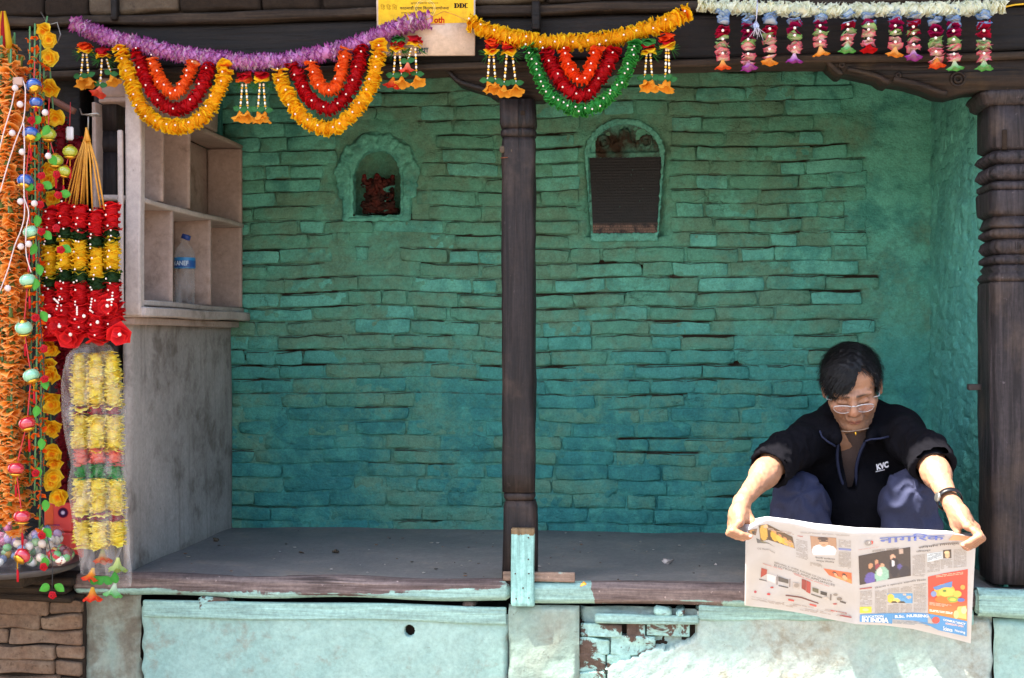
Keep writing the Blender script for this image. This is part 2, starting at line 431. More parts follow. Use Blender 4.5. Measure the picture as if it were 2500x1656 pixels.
def plaster(name, base, tint, stain, amt=0.5, rough=0.85, bump=0.5, scale=1.0, drip=False):
    g = G(name, rough, 0.2)
    n1 = g.noise(2.5*scale, 5, 0.6, dist=0.5); n2 = g.noise(11*scale, 5, 0.65, dist=0.3); n3 = g.noise(90, 4, 0.6)
    c = g.mix(g.step(n1, 0.35, 0.65), base, tint)
    s = g.op('ADD', g.op('MULTIPLY', n1, 0.5), g.op('MULTIPLY', n2, 0.6))
    c = g.mix(g.op('MULTIPLY', g.step(s, 0.62-0.12*amt, 0.78-0.1*amt), 0.75), c, stain)
    if drip:
        dn = g.noise(1.0, 4, 0.6, g.map(26, 26, 1.6)); c = g.mix(g.op('MULTIPLY', g.step(dn, 0.5, 0.75), 0.4), c, stain)
    c = g.mix(g.op('MULTIPLY', g.step(g.noise(45, 4, 0.7), 0.66, 0.72), 0.5), c, tuple(q*0.55 for q in stain))
    c = grit(g, c, 16*scale, 0.13); c = grit(g, c, 75, 0.2)
    g.col(c); g.bump(g.op('ADD', g.op('MULTIPLY', n2, 0.7), g.op('MULTIPLY', n3, 0.5)), bump, 0.006)
    return g.m
M_PLINTH = plaster('mint_plinth_plaster', lin('#94afa4'), lin('#8aa89e'), lin('#847b6b'), 0.35, bump=0.6, scale=1.7)
M_PLINTH_ROUGH = plaster('rough_pale_plinth_plaster', lin('#93a99f'), lin('#a0a89e'), lin('#80755f'), 0.45, bump=0.8, scale=1.6)
M_PLINTH_STAIN = plaster('stained_plinth_plaster', lin('#83998d'), lin('#8a8d7e'), lin('#5f5142'), 0.8, bump=0.6, drip=True)
M_SHELF = plaster('pinkish_white_shelf_paint', lin('#9c877b'), lin('#a79186'), lin('#66503f'), 0.4, 0.6, 0.15)
M_SHELF_EDGE = plaster('white_shelf_edge_paint', lin('#b5a79f'), lin('#a8978d'), lin('#5f5449'), 0.35, 0.6, 0.25)
M_PARTITION = plaster('grey_partition_plaster', lin('#a29992'), lin('#8f8780'), lin('#5c5149'), 0.6, 0.85, 0.4, drip=True)
M_FLOOR = plaster('worn_cement_floor', lin('#716d6b'), lin('#7b7672'), lin('#8a7d72'), 0.4, 0.6, 0.35, scale=1.4)
M_DIRT = plaster('dark_dusty_recess', lin('#2a2019'), lin('#33281f'), lin('#1a1410'), 0.5, 0.95, 0.6)
M_STONE = plaster('grey_brown_stone', lin('#4b3e31'), lin('#574b3d'), lin('#33281e'), 0.5, 0.9, 0.8, scale=3)
M_STREET = plaster('dusty_street_paving', lin('#8d8072'), lin('#7b6f63'), lin('#5f554a'), 0.5, 0.9, 0.5)
M_HOUSE = plaster('old_facade_brick_wash', lin('#9a6d52'), lin('#8a6048'), lin('#5e4636'), 0.5, 0.9, 0.5)
M_TILE = plaster('clay_roof_underside', lin('#4a3324'), lin('#573d2b'), lin('#2e2018'), 0.5, 0.9, 0.5)
def brickm(name, c1, c2, st, paint=None, amt=0.5):
    g = G(name, 0.9, 0.2); a = g.rgb(g.attr())
    n1 = g.noise(8, 5, 0.65, dist=0.4); n2 = g.noise(70, 4, 0.65)
    c = g.mix(g.step(n1, 0.35, 0.65), c1, c2); c = g.mix(a[1], c, tuple(0.6*q for q in c1))
    c = g.mix(g.op('MULTIPLY', g.step(n2, 0.58, 0.7), 0.6), c, st)
    if paint: c = g.mix(g.step(g.noise(10, 5, 0.7, g.map(off=(5, 5, 5)), 0.6), 0.62-0.3*amt, 0.67-0.3*amt), c, paint)
    c = grit(g, c, 60, 0.4)
    g.col(c); g.bump(g.op('ADD', n1, g.op('MULTIPLY', n2, 0.6)), 0.7, 0.006); return g.m
M_BRICK = brickm('old_brown_brick', lin('#7a5e4a'), lin('#88705b'), lin('#4a382a'))
M_BRICK_MINT = brickm('brick_with_peeling_mint', lin('#705c50'), lin('#7d6a5e'), lin('#463828'), MINT, 0.52)
M_BRICK_DARK = brickm('sooty_brick', lin('#33271d'), lin('#433528'), lin('#1f1712'))

def simple(name, c, rough=0.5, spec=0.4, var=0.12, scale=30, bump=0.0, **kw):
    g = G(name, rough, spec); n = g.noise(scale, 4, 0.6)
    g.col(g.mix(n, tuple(q*(1-var*1.5) for q in c), tuple(min(1, q*(1+var)) for q in c)))
    if bump: g.bump(n, bump, 0.002)
    g.set(**kw); return g.m
def petalm(name, rough=0.65, trans=0.35, sheen=0.0):
    """cloth or paper petals: colour from the mesh, light passing through"""
    g = G(name, rough, 0.2); c = g.attr(); n = g.noise(160, 3, 0.6)
    c2 = g.mix(g.op('MULTIPLY', g.op('SUBTRACT', 1.0, n), 0.2), c, g.mix(1.0, c, (0.55, 0.5, 0.5), 'MULTIPLY'))
    g.col(c2)
    tr = g.n('ShaderNodeBsdfTranslucent'); g.inp(tr.inputs[0], c2)
    mx = g.n('ShaderNodeMixShader'); mx.inputs[0].default_value = trans
    g.t.links.new(g.b.outputs[0], mx.inputs[1]); g.t.links.new(tr.outputs[0], mx.inputs[2])
    g.t.links.new(mx.outputs[0], g.t.nodes['Material Output'].inputs[0]); return g.m
M_PETAL = petalm('cloth_petal', 0.65, 0.42); M_LEAF = petalm('cloth_leaf', 0.5, 0.3); 
def vcol(name, rough=0.5, spec=0.4, bump=0.0, **kw):
    g = G(name, rough, spec); c = g.attr(); n = g.noise(120, 3, 0.6); g.col(g.mix(g.op('MULTIPLY', n, 0.3), c, g.mix(1.0, c, (0.6, 0.6, 0.6), 'MULTIPLY')))
    if bump: g.bump(n, bump, 0.002)
    g.set(**kw); return g.m
M_VCOL = vcol('painted_colour'); M_PRINT = vcol('newsprint_ink', 0.85, 0.1); M_FOIL = vcol('shiny_wrapper', 0.22, 0.6)
def news():
    g = G('faded_newsprint_ink', 0.9, 0.1); c = g.attr(); g.col(g.mix(0.10, c, lin('#d6cac0'))); return g.m
M_NEWS = news()
M_PEARL = simple('pearl_bead', lin('#e3cfc4'), 0.2, 0.6, 0.05)
M_GOLD = simple('gilt_metal', lin('#e0a636'), 0.28, 0.5, 0.15, 80, Metallic=0.85)
M_STEEL = simple('dull_steel', lin('#8c8880'), 0.4, 0.5, 0.15, 80, Metallic=0.8)
M_WIRE = simple('white_plastic_wire', lin('#cdb9b4'), 0.45, 0.4, 0.08)
M_STEM = simple('green_plastic_stem', lin('#4f7a4c'), 0.45, 0.4, 0.2)
M_REDCORD = simple('red_silk_cord', lin('#c33238'), 0.55, 0.3, 0.15)
M_YELCORD = simple('golden_straw_cord', lin('#c98a2a'), 0.5, 0.4, 0.3, 120, 0.4)
M_WHITEPL = simple('white_plastic', lin('#e3dcd8'), 0.4, 0.4, 0.06)
def film(name, tint, alpha, rough=0.15):
    """thin clear plastic film: mostly see-through, with a glossy skin"""
    g = G(name, rough, 0.6); g.col(g.mix(g.noise(25, 4, 0.6), tint, tuple(min(1, q*1.15) for q in tint)))
    n = g.noise(18, 4, 0.6, g.map(2.0, 2.0, 0.6), 0.8); g.bump(n, 0.8, 0.01)
    tp = g.n('ShaderNodeBsdfTransparent'); mx = g.n('ShaderNodeMixShader')
    lw = g.n('ShaderNodeLayerWeight'); lw.inputs[0].default_value = 0.35
    f = g.op('MINIMUM', 1.0, g.op('ADD', g.op('MULTIPLY', g.step(n, 0.35, 0.8), alpha), g.op('MULTIPLY', lw.outputs['Facing'], alpha*1.4)))
    g.inp(mx.inputs[0], f); g.t.links.new(tp.outputs[0], mx.inputs[1]); g.t.links.new(g.b.outputs[0], mx.inputs[2])
    g.t.links.new(mx.outputs[0], g.t.nodes['Material Output'].inputs[0]); return g.m
M_FILM = film('clear_plastic_bag', lin('#e8deda'), 0.19); M_CLEAR = film('clear_bottle_plastic', lin('#c8c4c2'), 0.30, 0.08)
def glass(name, c, rough=0.06):
    g = G(name, rough, 0.7); g.col(g.mix(g.noise(40, 3, 0.6), tuple(q*0.75 for q in c), c)); g.set(**{'Coat Weight': 0.8, 'Coat Roughness': 0.05}); return g.m
M_BLUE = glass('blue_glass', lin('#1d4f9c')); M_GREEN = glass('pale_green_glass', lin('#8cc7a0')); M_RED = glass('red_glass', lin('#c21f33')); M_LIME = glass('lime_glass', lin('#a3a92a'), 0.25)
# ---------------------------------------------------------------- the setting
XL, XR, YB, ZB, ZBEAM, YF = -1.477, 0.918, 4.80, 0.59, 1.984, 3.78
def sheet(name, x0, x1, y0, y1, z, nx, ny, amp, mat, parent=None, seed=1, freq=3):
    X, Y = np.meshgrid(np.linspace(x0, x1, nx), np.linspace(y0, y1, ny)); P = np.stack([X.ravel(), Y.ravel(), np.full(X.size, z)], 1)
    if amp: P[:, 2] += amp*mknoise(seed, 12, freq)(P)
    mb = MB(); mb.add(P, [gridF(nx, ny)]); return mb.build(name, mat, parent)
tag(sheet('ground', -60, 60, -60, 60, 0.0, 2, 2, 0, M_STREET), kind='structure')
fl = sheet('floor', XL-0.3, XR+0.4, 3.785, YB+0.05, ZB, 120, 50, 0.0022, M_FLOOR, seed=5, freq=2.2); tag(fl, kind='structure')

# --- brick walls: mortar bed with open joints, then every brick with its own edges and depth
def brick_wall(root, place, width, z0, z1, pitch, lens, seed, exclude=None, proud=(0.0, 0.007), openness=0.5, mat=None, lim=300, deep=None, mres=0.0042, sres=0.02):
    g = random.Random(seed); nz_ = mknoise(seed+1, 14, 6); wob = mknoise(seed+2, 8, 1.3); opn = mknoise(seed+3, 10, 2.2); sink = mknoise(seed+4, 8, 1.6)
    courses = []; z = z0
    while z < z1: h = pitch*g.uniform(0.96, 1.04); courses.append((z, min(h, z1-z+0.02))); z += h
    def wz(s, zz): return 0.0035*wob(np.stack([np.atleast_1d(s), np.zeros_like(np.atleast_1d(s)), np.full_like(np.atleast_1d(s), zz)], 1))
    bricks = []; ops = []
    for k, (zk, h) in enumerate(courses):
        s = -g.uniform(0, lens[1]*0.6)
        while s < width:
            L = g.choice([g.uniform(*lens), g.uniform(*lens), g.uniform(lens[0]*0.55, lens[0]*0.8)]); s1 = min(s+L, width); s0 = max(s, 0.0); s += L
            if s1-s0 < 0.03: continue
            cx, cz = (s0+s1)/2, zk+h/2
            if exclude:
                if exclude(cx, cz): continue
                while s0 < cx and exclude(s0, cz): s0 += 0.004
                while s1 > cx and exclude(s1, cz): s1 -= 0.004
                if s1-s0 < 0.03: continue
            o = float(opn([[cx*0.9, 0, cz*1.6]])[0]) + g.gauss(0, 0.35) + openness - (0.75 if cz < 1.0 else 0.0)
            gap = max(0.001, min(0.0058, 0.0022+0.0024*o)); side = g.uniform(0.002, 0.006)
            p = g.uniform(*proud)+(0.004 if g.random() < .12 else 0)-0.0026*max(0, float(sink([[cx, 0, cz]])[0]))
            bricks.append((s0+side*0.5, s1-side*0.5, zk, h, gap, p, max(0.0, min(1.0, 0.28+0.45*o)), g.random()))
            ops.append((k, s0, s1, gap, max(0.0, min(1.0, 0.08+0.42*o))))
    # mortar bed
    S = np.arange(0, width+sres, sres); S[-1] = width; Zs = np.arange(z0, z1+mres, mres)
    SS, ZZ = np.meshgrid(S, Zs); P = np.stack([SS.ravel(), np.zeros(SS.size), ZZ.ravel()], 1)
    d = -0.0012+0.0026*nz_(P)+0.0024*mknoise(seed+9, 12, 22)(P); gr = np.zeros(len(P)); tone = np.full(len(P), 0.62)
    for k, s0, s1, gap, o in ops:
        zk, h = courses[k]; zt = zk+h
        m = (P[:, 0] >= s0-0.004) & (P[:, 0] <= s1+0.004) & (np.abs(P[:, 2]-(zt-gap*0.5+wz(P[:, 0], zt))) < 0.0030)
        d[m] -= 0.014*o; gr[m] = np.maximum(gr[m], max(o*0.95, 0.52 if zk > 1.0 else 0.12))
    if deep is not None: dd, gg = deep(P); d += dd; gr = np.maximum(gr, gg)
    V = place(P[:, 0], d, P[:, 2]); mb = MB(); mb.add(V, [gridF(len(S), len(Zs))], np.stack([gr, tone, np.zeros_like(gr)], 1)); mb.build('mortar', mat, root)
    fn = mknoise(seed+5, 12, 9); big = sorted(bricks, key=lambda b: -(b[1]-b[0])*(b[5]+0.01)); rest = MB(); nrest = 0
    vs = np.array([0, 0.035, 0.10, 0.5, 0.90, 0.965, 1.0])
    for i, (s0, s1, zk, h, gap, p, o, tn) in enumerate(big):
        cz_ = zk; L = s1-s0; H = h-gap-0.0008; e = 0.0036/L
        uu = np.array([0, 0.45*e, 1.4*e, 0.3, 0.55, 0.78, 1-1.4*e, 1-0.45*e, 1]); U, Vv = np.meshgrid(uu, vs)
        ss = s0+U*L; zz = zk+0.0008+Vv*H
        cr = (np.abs(U-0.5) > 0.499)*1.0; vr = (np.abs(Vv-0.5) > 0.49)*1.0
        corner = np.maximum(0, np.abs(U-0.5)*2-0.95)*20*np.maximum(0, np.abs(Vv-0.5)*2-0.75)*4
        ss = ss-np.sign(U-0.5)*corner*0.008*g.uniform(0.4, 1.8); zz = zz-np.sign(Vv-0.5)*corner*0.007*g.uniform(0.3, 1.6)
        Pp = np.stack([ss.ravel(), np.full(ss.size, i*0.37), zz.ravel()], 1)
        ring = np.maximum(cr, vr).ravel(); ring2 = ((np.abs(U-0.5) > 0.5-0.5*e) | (np.abs(Vv-0.5) > 0.45)).ravel()*1.0
        dep = p+0.0012*fn(Pp)-0.0010*ring2*(1-ring)-0.012*ring+(U.ravel()-0.5)*g.uniform(-0.004, 0.004)
        ss = ss.ravel()+0.0026*fn(Pp+3.3); zz = zz.ravel()+0.0020*fn(Pp+7.1)+wz(ss, zk+h*0.5)
        tl = max(0, min(1, (0.62 if cz_ > 1.0 else 0.10)+0.6*o))*g.uniform(.6, 1.1)
        vv_ = Vv.ravel(); gr = np.where(vv_ > 0.99, 1.0*min(1, tl*1.5), np.where(vv_ > 0.95, tl*1.1, np.where(vv_ > 0.88, tl*.30, 0)))+np.where(cr.ravel() > 0, max(o*0.7, 0.38 if cz_ > 1.0 else 0.1), 0)
        K = np.stack([np.clip(gr, 0, 1), np.full(len(ss), tn), np.zeros(len(ss))], 1)
        V = place(ss, dep, zz); F = [gridF(9, 7)]
        if i < lim:
            m1 = MB(); m1.add(V, F, K); m1.build('brick', mat, root)
        else: rest.add(V, F, K); nrest += 1
    if nrest: tag(rest.build('worn_brick', mat, root), kind='stuff')

back = thing('brick_wall', 'back wall of teal limewashed brick with dark open joints', 'wall', (-0.28, YB, ZB))
NICHE = W(921, 440, YB); SLAB = W(1525, 450, YB)
pl_edge = mknoise(77, 6, 1.5)
XW0 = XL-0.12
def ex_back(s, z):
    x = XW0+s
    if abs(x-NICHE.x) < 0.142 and NICHE.z-0.16 < z < NICHE.z+0.185: return True
    if -0.16 < x-NICHE.x < 0.14 and NICHE.z-0.32 < z <= NICHE.z-0.17: return math.sin(x*40+z*60) < 0.4
    if abs(x-SLAB.x) < 0.15 and SLAB.z-0.23 < z < SLAB.z+0.235: return True
    lim = 0.80 if z < 1.05 else (0.70+0.05*float(pl_edge([[0, 0, z*2.2]])[0]))
    if z > 1.95: lim -= 0.12
    return x > lim
def deep_back(P):
    x = XW0+P[:, 0]; z = P[:, 2]; d = np.zeros(len(P)); g = np.zeros(len(P))
    dx = np.abs(x-NICHE.x)/0.100; m = (z > NICHE.z-0.142) & (z < NICHE.z+0.02) & (dx < 1); d[m] -= 0.10
    m2 = (z >= NICHE.z+0.02) & (((x-NICHE.x)/0.100)**2+((z-NICHE.z-0.0)/0.125)**2 < 1); d[m2] -= 0.10
    ms = (np.abs(x-SLAB.x) < 0.125) & (z > SLAB.z-0.18) & (z < SLAB.z+0.15); d[ms] -= 0.035
    hx, hz = W(1085, 1258, YB).x, W(1085, 1258, YB).z                      # broken hole low in the wall
    q = ((x-hx)/0.075)**2+((z-hz)/0.022)**2; m3 = q < 1; d[m3] -= 0.05*(1-q[m3]); g[m3] = 1
    # long crack over the middle
    for (u0, v0, u1, v1) in ((1400, 612, 1460, 640), (1460, 640, 1575, 650), (1575, 650, 1680, 688), (1820, 868, 1785, 905), (1785, 888, 1787, 925), (560, 845, 640, 905), (690, 905, 760, 850), (850, 1010, 845, 1048)):
        a = W(u0, v0, YB); b = W(u1, v1, YB); ax, az = b.x-a.x, b.z-a.z; t = np.clip(((x-a.x)*ax+(z-a.z)*az)/(ax*ax+az*az), 0, 1)
        q = np.hypot(x-a.x-t*ax, z-a.z-t*az)+0.0; m4 = q < 0.0065; d[m4] -= 0.012; g[m4] = np.maximum(g[m4], 0.95)
    return d, g
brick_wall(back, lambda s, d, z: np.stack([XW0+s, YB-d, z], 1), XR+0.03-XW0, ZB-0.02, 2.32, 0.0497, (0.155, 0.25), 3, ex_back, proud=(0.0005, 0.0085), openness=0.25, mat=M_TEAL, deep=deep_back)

rw = thing('side_wall', 'right side wall of smooth teal painted brick behind the carved pillar', 'wall', (XR, 4.4, ZB))
brick_wall(rw, lambda s, d, z: np.stack([XR-d, 3.83+s, z], 1), YB-3.83, ZB-0.02, 2.32, 0.0497, (0.17, 0.25), 21, None, proud=(-0.0045, -0.001), openness=-1.8, mat=M_TEAL_SIDE, lim=300)

# --- timber over the opening
ceil = MB()
for i in range(6): wbox(XL-0.4, XR+0.5, 3.90+i*0.16, 4.055+i*0.16, 2.32, 2.36, 'x', 10, 0.004, 0.001, 5, 40+i, ceil)
ct = thing('ceiling_boards', 'dark boards closing the recess above the teal wall', 'ceiling', (0, 4.3, 2.32))
for i in range(6): wbox(XL-0.4, XR+0.5, 3.90+i*0.16, 4.057+i*0.16, 2.32, 2.36, 'x', 10, 0.004, 0.001, 5, 40+i).build('board', M_BEAM, ct)
bm_ = thing('lintel_beam', 'long dark timber lintel running across the top of the opening', 'beam', (-0.2, 3.85, 2.0))
wbox(-2.6, 1.7, 3.79, 3.92, ZBEAM+0.022, 2.128, 'x', 60, 0.007, 0.0022, 4, 3).build('beam', M_BEAM, bm_)
wbox(-2.6, 1.7, 3.772, 3.90, ZBEAM, ZBEAM+0.020, 'x', 60, 0.005, 0.0016, 5, 4).build('moulding', M_OLDWOOD, bm_)
wbox(-2.6, 1.7, 3.765, 3.92, 2.131, 2.158, 'x', 60, 0.006, 0.0025, 5, 5).build('ledge', M_OLDWOOD, bm_)
for i, (u, v0, v1, wd) in enumerate(((280, -5, 50, 0.018), (1310, 5, 75, 0.022))):       # short pegs let into the lintel
    p = W(u, v0, 3.76); q = W(u, v1, 3.76); wbox(p.x-wd/2, p.x+wd/2, 3.748, 3.80, q.z, p.z, 'z', 4, 0.003, 0.001, 9, 60+i).build('peg', M_BEAM, bm_)
uw = thing('upper_wall', 'course of sooty bricks and stones on top of the lintel', 'wall', (-0.2, 3.85, 2.16))
g = random.Random(5)
for row in range(3):
    x = -2.7+row*0.07
    while x < 1.75:
        L = g.uniform(0.13, 0.30); y = 3.772+g.uniform(0, 0.02)
        wbox(x, x+L-0.006, y, 3.95, 2.160+row*0.062, 2.160+row*0.062+0.055+g.uniform(0, 0.005), 'x', 6, 0.008, 0.003, 9, int(x*100)+row).build('brick', M_STONE if g.random() < 0.3 else M_BRICK_DARK, uw)
        x += L
wbox(-2.7, 1.75, 3.80, 3.94, 2.159, 2.34, 'x', 8, 0.004, 0, 5, 1).build('mortar', M_DIRT, uw)
wbox(-6, 5, 3.80, 3.96, 2.345, 3.6, 'x', 8, 0.004, 0, 5, 1).build('wall', M_HOUSE, uw)

wbox(-6, 5, 3.962, 6.0, 3.56, 3.62, 'x', 8, 0.004, 0, 5, 1).build('unseen_roof_slab', M_HOUSE, uw)  # unseen slab added to stop sun leaking in from above
wbox(-6, 5, 5.9, 6.0, 0.0, 3.555, 'x', 8, 0.004, 0, 5, 1).build('unseen_rear_wall', M_HOUSE, uw)  # unseen wall added behind the recess to keep stray light out
# --- carved brackets over the posts
def bracket(pts, y0, y1, name, label, mat, par=None):
    t = thing(name, label, 'bracket', (pts[0][0], y0, pts[0][1])); mb = MB(); prism(pts, y0, y1, mb); mb.build('bracket_body', mat, t, smooth=False)
    return t
pb = [(W(u, v, 3.80).x, W(u, v, 3.80).z) for u, v in ((1052, 163), (1085, 172), (1115, 200), (1150, 212), (1185, 222), (1205, 236), (1240, 240), (1320, 240), (1338, 232), (1360, 214), (1400, 204), (1450, 190), (1490, 172), (1505, 163))][::-1]
tb = bracket(pb, 3.80, 3.90, 'carved_bracket', 'dark carved bracket with curved ends on the slim middle post', M_CARVED_X)
low = [(W(u, v, 3.79).x, W(u, v, 3.79).z) for u, v in ((1056, 164), (1088, 174), (1117, 202), (1152, 214), (1187, 224), (1207, 238))]
tube([(x, 3.797, z+0.006) for x, z in spline([(a, b) for a, b in low], 24)[0]], 0.006, 6).build('edge_moulding', M_CARVED_X, tb)
def rb_pt(x, y, Y=3.78): return W(1650+x/2.613, y/2.613, Y)
rp = [(945, 368), (985, 420), (1040, 468), (1065, 470), (1090, 450), (1180, 470), (1290, 495), (1330, 525), (1365, 532), (1385, 515), (1500, 535), (1600, 565), (1690, 600), (1760, 606), (1880, 575), (1960, 570), (2240, 570), (2240, 368)]
ptsr = [(rb_pt(x, y).x, rb_pt(x, y).z) for x, y in rp][::-1]
tr_ = bracket(ptsr, 3.785, 3.90, 'carved_bracket', 'long dark carved bracket with scrolled lower edge on the right pillar', M_CARVED_X)
for seg in (((960, 378), (1000, 425), (1045, 462), (1062, 462)), ((1095, 440), (1180, 460), (1290, 485), (1335, 515), (1362, 520)), ((1390, 505), (1500, 525), (1600, 553), (1690, 590), (1730, 596))):
    pp = [rb_pt(x, y) for x, y in seg]; tube([(a, 3.784, b) for a, b in spline([(p.x, p.z) for p in pp], 16)[0]], 0.008, 7).build('scroll', M_CARVED_X, tr_)
for cx, cy, rr in ((1800, 505, 0.018), (1800, 505, 0.009), (1060, 415, 0.006), (1420, 480, 0.006)):
    p = rb_pt(cx, cy, 3.783); tube([(p.x+rr*math.cos(a), 3.784, p.z+rr*math.sin(a)) for a in np.linspace(0, 6.28, 17)], 0.004, 6, cap=False).build('rosette', M_CARVED_X, tr_)
    
M_RUSTY = simple('rusty_iron', lin('#2a211e'), 0.7)
# --- posts: stacked sections of superellipse plan
def post(root, cx, cy, rings, mat, name='shaft', nseg=40, petals=None):
    V = []
    for z, hx, hy, n, pet, amp in rings:
        for i in range(nseg):
            a = 2*math.pi*(i+0.5)/nseg; c, s = math.cos(a), math.sin(a)
            k = (abs(c)**n+abs(s)**n)**(-1.0/n); m = 1+(amp*abs(math.sin(pet*a*0.5)) if pet else 0)
            V.append((cx+hx*c*k*m, cy+hy*s*k*m, z))
    V = np.array(V); V[:, :2] += 0.0012*np.stack([mknoise(int(cx*100)+3, 9, 7)(V), mknoise(int(cx*100)+4, 9, 7)(V)], 1)
    m = len(rings); mb = MB(); mb.add(V, [gridF(nseg, m, True), np.array([list(range(nseg))[::-1]]), np.array([list(range((m-1)*nseg, m*nseg))])]); return mb.build(name, mat, root)
def vz(v, Y): return 1.25+(828-v)/FPX*Y*1.0
PX = W(1265, 800, 3.81).x
mp = thing('wooden_post', 'slim dark wooden post standing in the middle of the opening', 'post', (PX, 3.81, ZB))
def mz(v): return W(1265, v, 3.77).z
post(mp, PX, 3.812, [(mz(242), .047, .045, 8, 0, 0), (mz(300), .049, .045, 8, 0, 0), (mz(312), .045, .042, 6, 0, 0)], M_POST, 'cap_block')
post(mp, PX, 3.812, [(mz(312.5), .042, .041, 5, 0, 0), (mz(318), .0475, .045, 5, 0, 0), (mz(327), .0475, .045, 5, 0, 0), (mz(334), .043, .042, 5, 0, 0)], M_POST, 'collar')
ring_list = [(mz(334.5), .043, .042, 6, 0, 0), (mz(345), .0455, .044, 6, 0, 0)]+[(mz(v), .0455-.001*(v-345)/850, .044, 5.5, 0, 0) for v in range(390, 1200, 45)]+[(mz(1203), .0435, .043, 5, 0, 0)]
post(mp, PX+0.002, 3.812, ring_list, M_POST, 'shaft')
post(mp, PX+0.004, 3.812, [(mz(1203.5), .038, .038, 4, 0, 0), (mz(1208), .0425, .042, 4, 0, 0), (mz(1216), .0425, .042, 4, 0, 0), (mz(1224), .038, .038, 4, 0, 0)], M_POST, 'lower_collar')
post(mp, PX+0.006, 3.812, [(mz(1224.5), .041, .041, 3.5, 0, 0), (mz(1240), .046, .043, 4, 0, 0), (mz(1300), .047, .044, 5, 0, 0), (ZB-0.004, .048, .044, 6, 0, 0)], M_POST, 'base_block')
p = W(1276, 276, 3.765); wbox(p.x-.006, p.x+.006, 3.7655, 3.77, p.z-.006, p.z+.006, 'x', 2, 0.001, 0).build('peg_hole', M_DIRT, mp)
for u, v, r in ((1226, 365, .008), (1249, 368, .006)): ellipsoid(tuple(W(u, v, 3.772)), (r, .004, r*1.3), col=(1, 1, 1), nu=8, nv=5).build('dried_paint', M_STONE, mp)
pn = W(1222, 386, 3.768); tube([pn, pn+Vector((0.02, -0.004, 0.001))], 0.0015, 6).build('nail', simple('rusty_nail', lin('#6b3c22'), 0.8), mp)
# right carved pillar
CX = 0.885+0.11; CYP = 3.885; hy = 0.085
def rz(v): return W(2420, v, 3.80).z
rpil = thing('carved_pillar', 'thick dark carved wooden pillar at the right edge of the photo', 'pillar', (CX, CYP, ZB))
post(rpil, CX, CYP, [(rz(222), .138, .102, 16, 0, 0), (rz(230), .141, .104, 16, 0, 0), (rz(238), .132, .102, 16, 0, 0), (rz(250), .130, .097, 16, 0, 0), (rz(257), .118, .092, 16, 0, 0)], M_CARVED, 'capital')
post(rpil, CX, CYP, [(rz(257.5), .112, .088, 14, 0, 0), (rz(300), .113, .088, 14, 0, 0), (rz(358), .112, .088, 14, 0, 0), (rz(366), .098, .08, 8, 0, 0)], M_CARVED, 'upper_block')
post(rpil, CX, CYP, [(rz(366.5), 0.1009, 0.0801, 7, 24, .0), (rz(374), 0.1069, 0.0861, 7, 24, 0.054), (rz(386), 0.1099, 0.0880, 7, 24, 0.090), (rz(396), 0.1029, 0.0821, 7, 24, 0.036), (rz(400), 0.0970, 0.0781, 7, 24, 0)], M_CARVED, 'ribbed_ring', 144)
post(rpil, CX, CYP, [(rz(400.5), 0.0990, 0.0801, 7, 20, .0), (rz(408), 0.1049, 0.0861, 7, 20, 0.072), (rz(425), 0.1080, 0.0880, 7, 20, 0.126), (rz(436), 0.1009, 0.0821, 7, 20, 0.072), (rz(441), 0.0950, 0.0760, 7, 20, 0)], M_CARVED, 'lotus_ring', 120)
post(rpil, CX, CYP, [(rz(441.5), 0.1009, 0.0810, 10, 0, 0), (rz(448), 0.1099, 0.0870, 10, 60, 0.036), (rz(456), 0.1099, 0.0870, 10, 60, 0.036), (rz(464), 0.1049, 0.0841, 12, 0, 0)], M_CARVED, 'bead_ring', 120)
post(rpil, CX, CYP, [(rz(464.5), 0.1100, 0.0860, 16, 0, 0), (rz(470), 0.1130, 0.0880, 16, 0, 0), (rz(512), 0.1120, 0.0880, 16, 0, 0), (rz(520), 0.1108, 0.0861, 14, 0, 0), (rz(527), 0.0990, 0.0790, 12, 0, 0)], M_CARVED, 'middle_block')
post(rpil, CX, CYP, [(rz(527.5), 0.0990, 0.0790, 10, 0, 0), (rz(545), 0.1069, 0.0850, 10, 0, 0), (rz(551), 0.1099, 0.0870, 10, 0, 0), (rz(556), 0.1029, 0.0821, 10, 0, 0)], M_CARVED, 'plain_ring')
post(rpil, CX, CYP, [(rz(556.5), 0.0990, 0.0790, 8, 50, 0), (rz(566), 0.1069, 0.0850, 8, 50, 0.054), (rz(574), 0.1069, 0.0850, 8, 50, 0.054), (rz(582), 0.0990, 0.0790, 8, 50, 0)], M_CARVED, 'bead_ring', 200)
post(rpil, CX, CYP, [(rz(582.5), 0.0950, 0.0760, 7, 26, .0), (rz(592), 0.1000, 0.0801, 7, 26, 0.072), (rz(606), 0.1020, 0.0821, 7, 26, 0.090), (rz(617), 0.0970, 0.0781, 7, 26, 0.054), (rz(621), 0.0930, 0.0751, 7, 26, 0)], M_CARVED, 'melon_ring', 156)
post(rpil, CX, CYP, [(rz(621.5), 0.0970, 0.0781, 8, 50, 0), (rz(630), 0.1049, 0.0830, 8, 50, 0.054), (rz(640), 0.1049, 0.0830, 8, 50, 0.054), (rz(645), 0.0970, 0.0781, 8, 50, 0)], M_CARVED, 'bead_ring', 200)
post(rpil, CX, CYP, [(rz(645.5), 0.0990, 0.0790, 10, 0, 0), (rz(655), 0.1069, 0.0850, 10, 0, 0), (rz(664), 0.1009, 0.0810, 10, 0, 0), (rz(668), 0.1069, 0.0850, 12, 0, 0), (rz(678), 0.1139, 0.0889, 12, 0, 0), (rz(687), 0.1069, 0.0861, 12, 0, 0)], M_CARVED, 'stepped_ring')
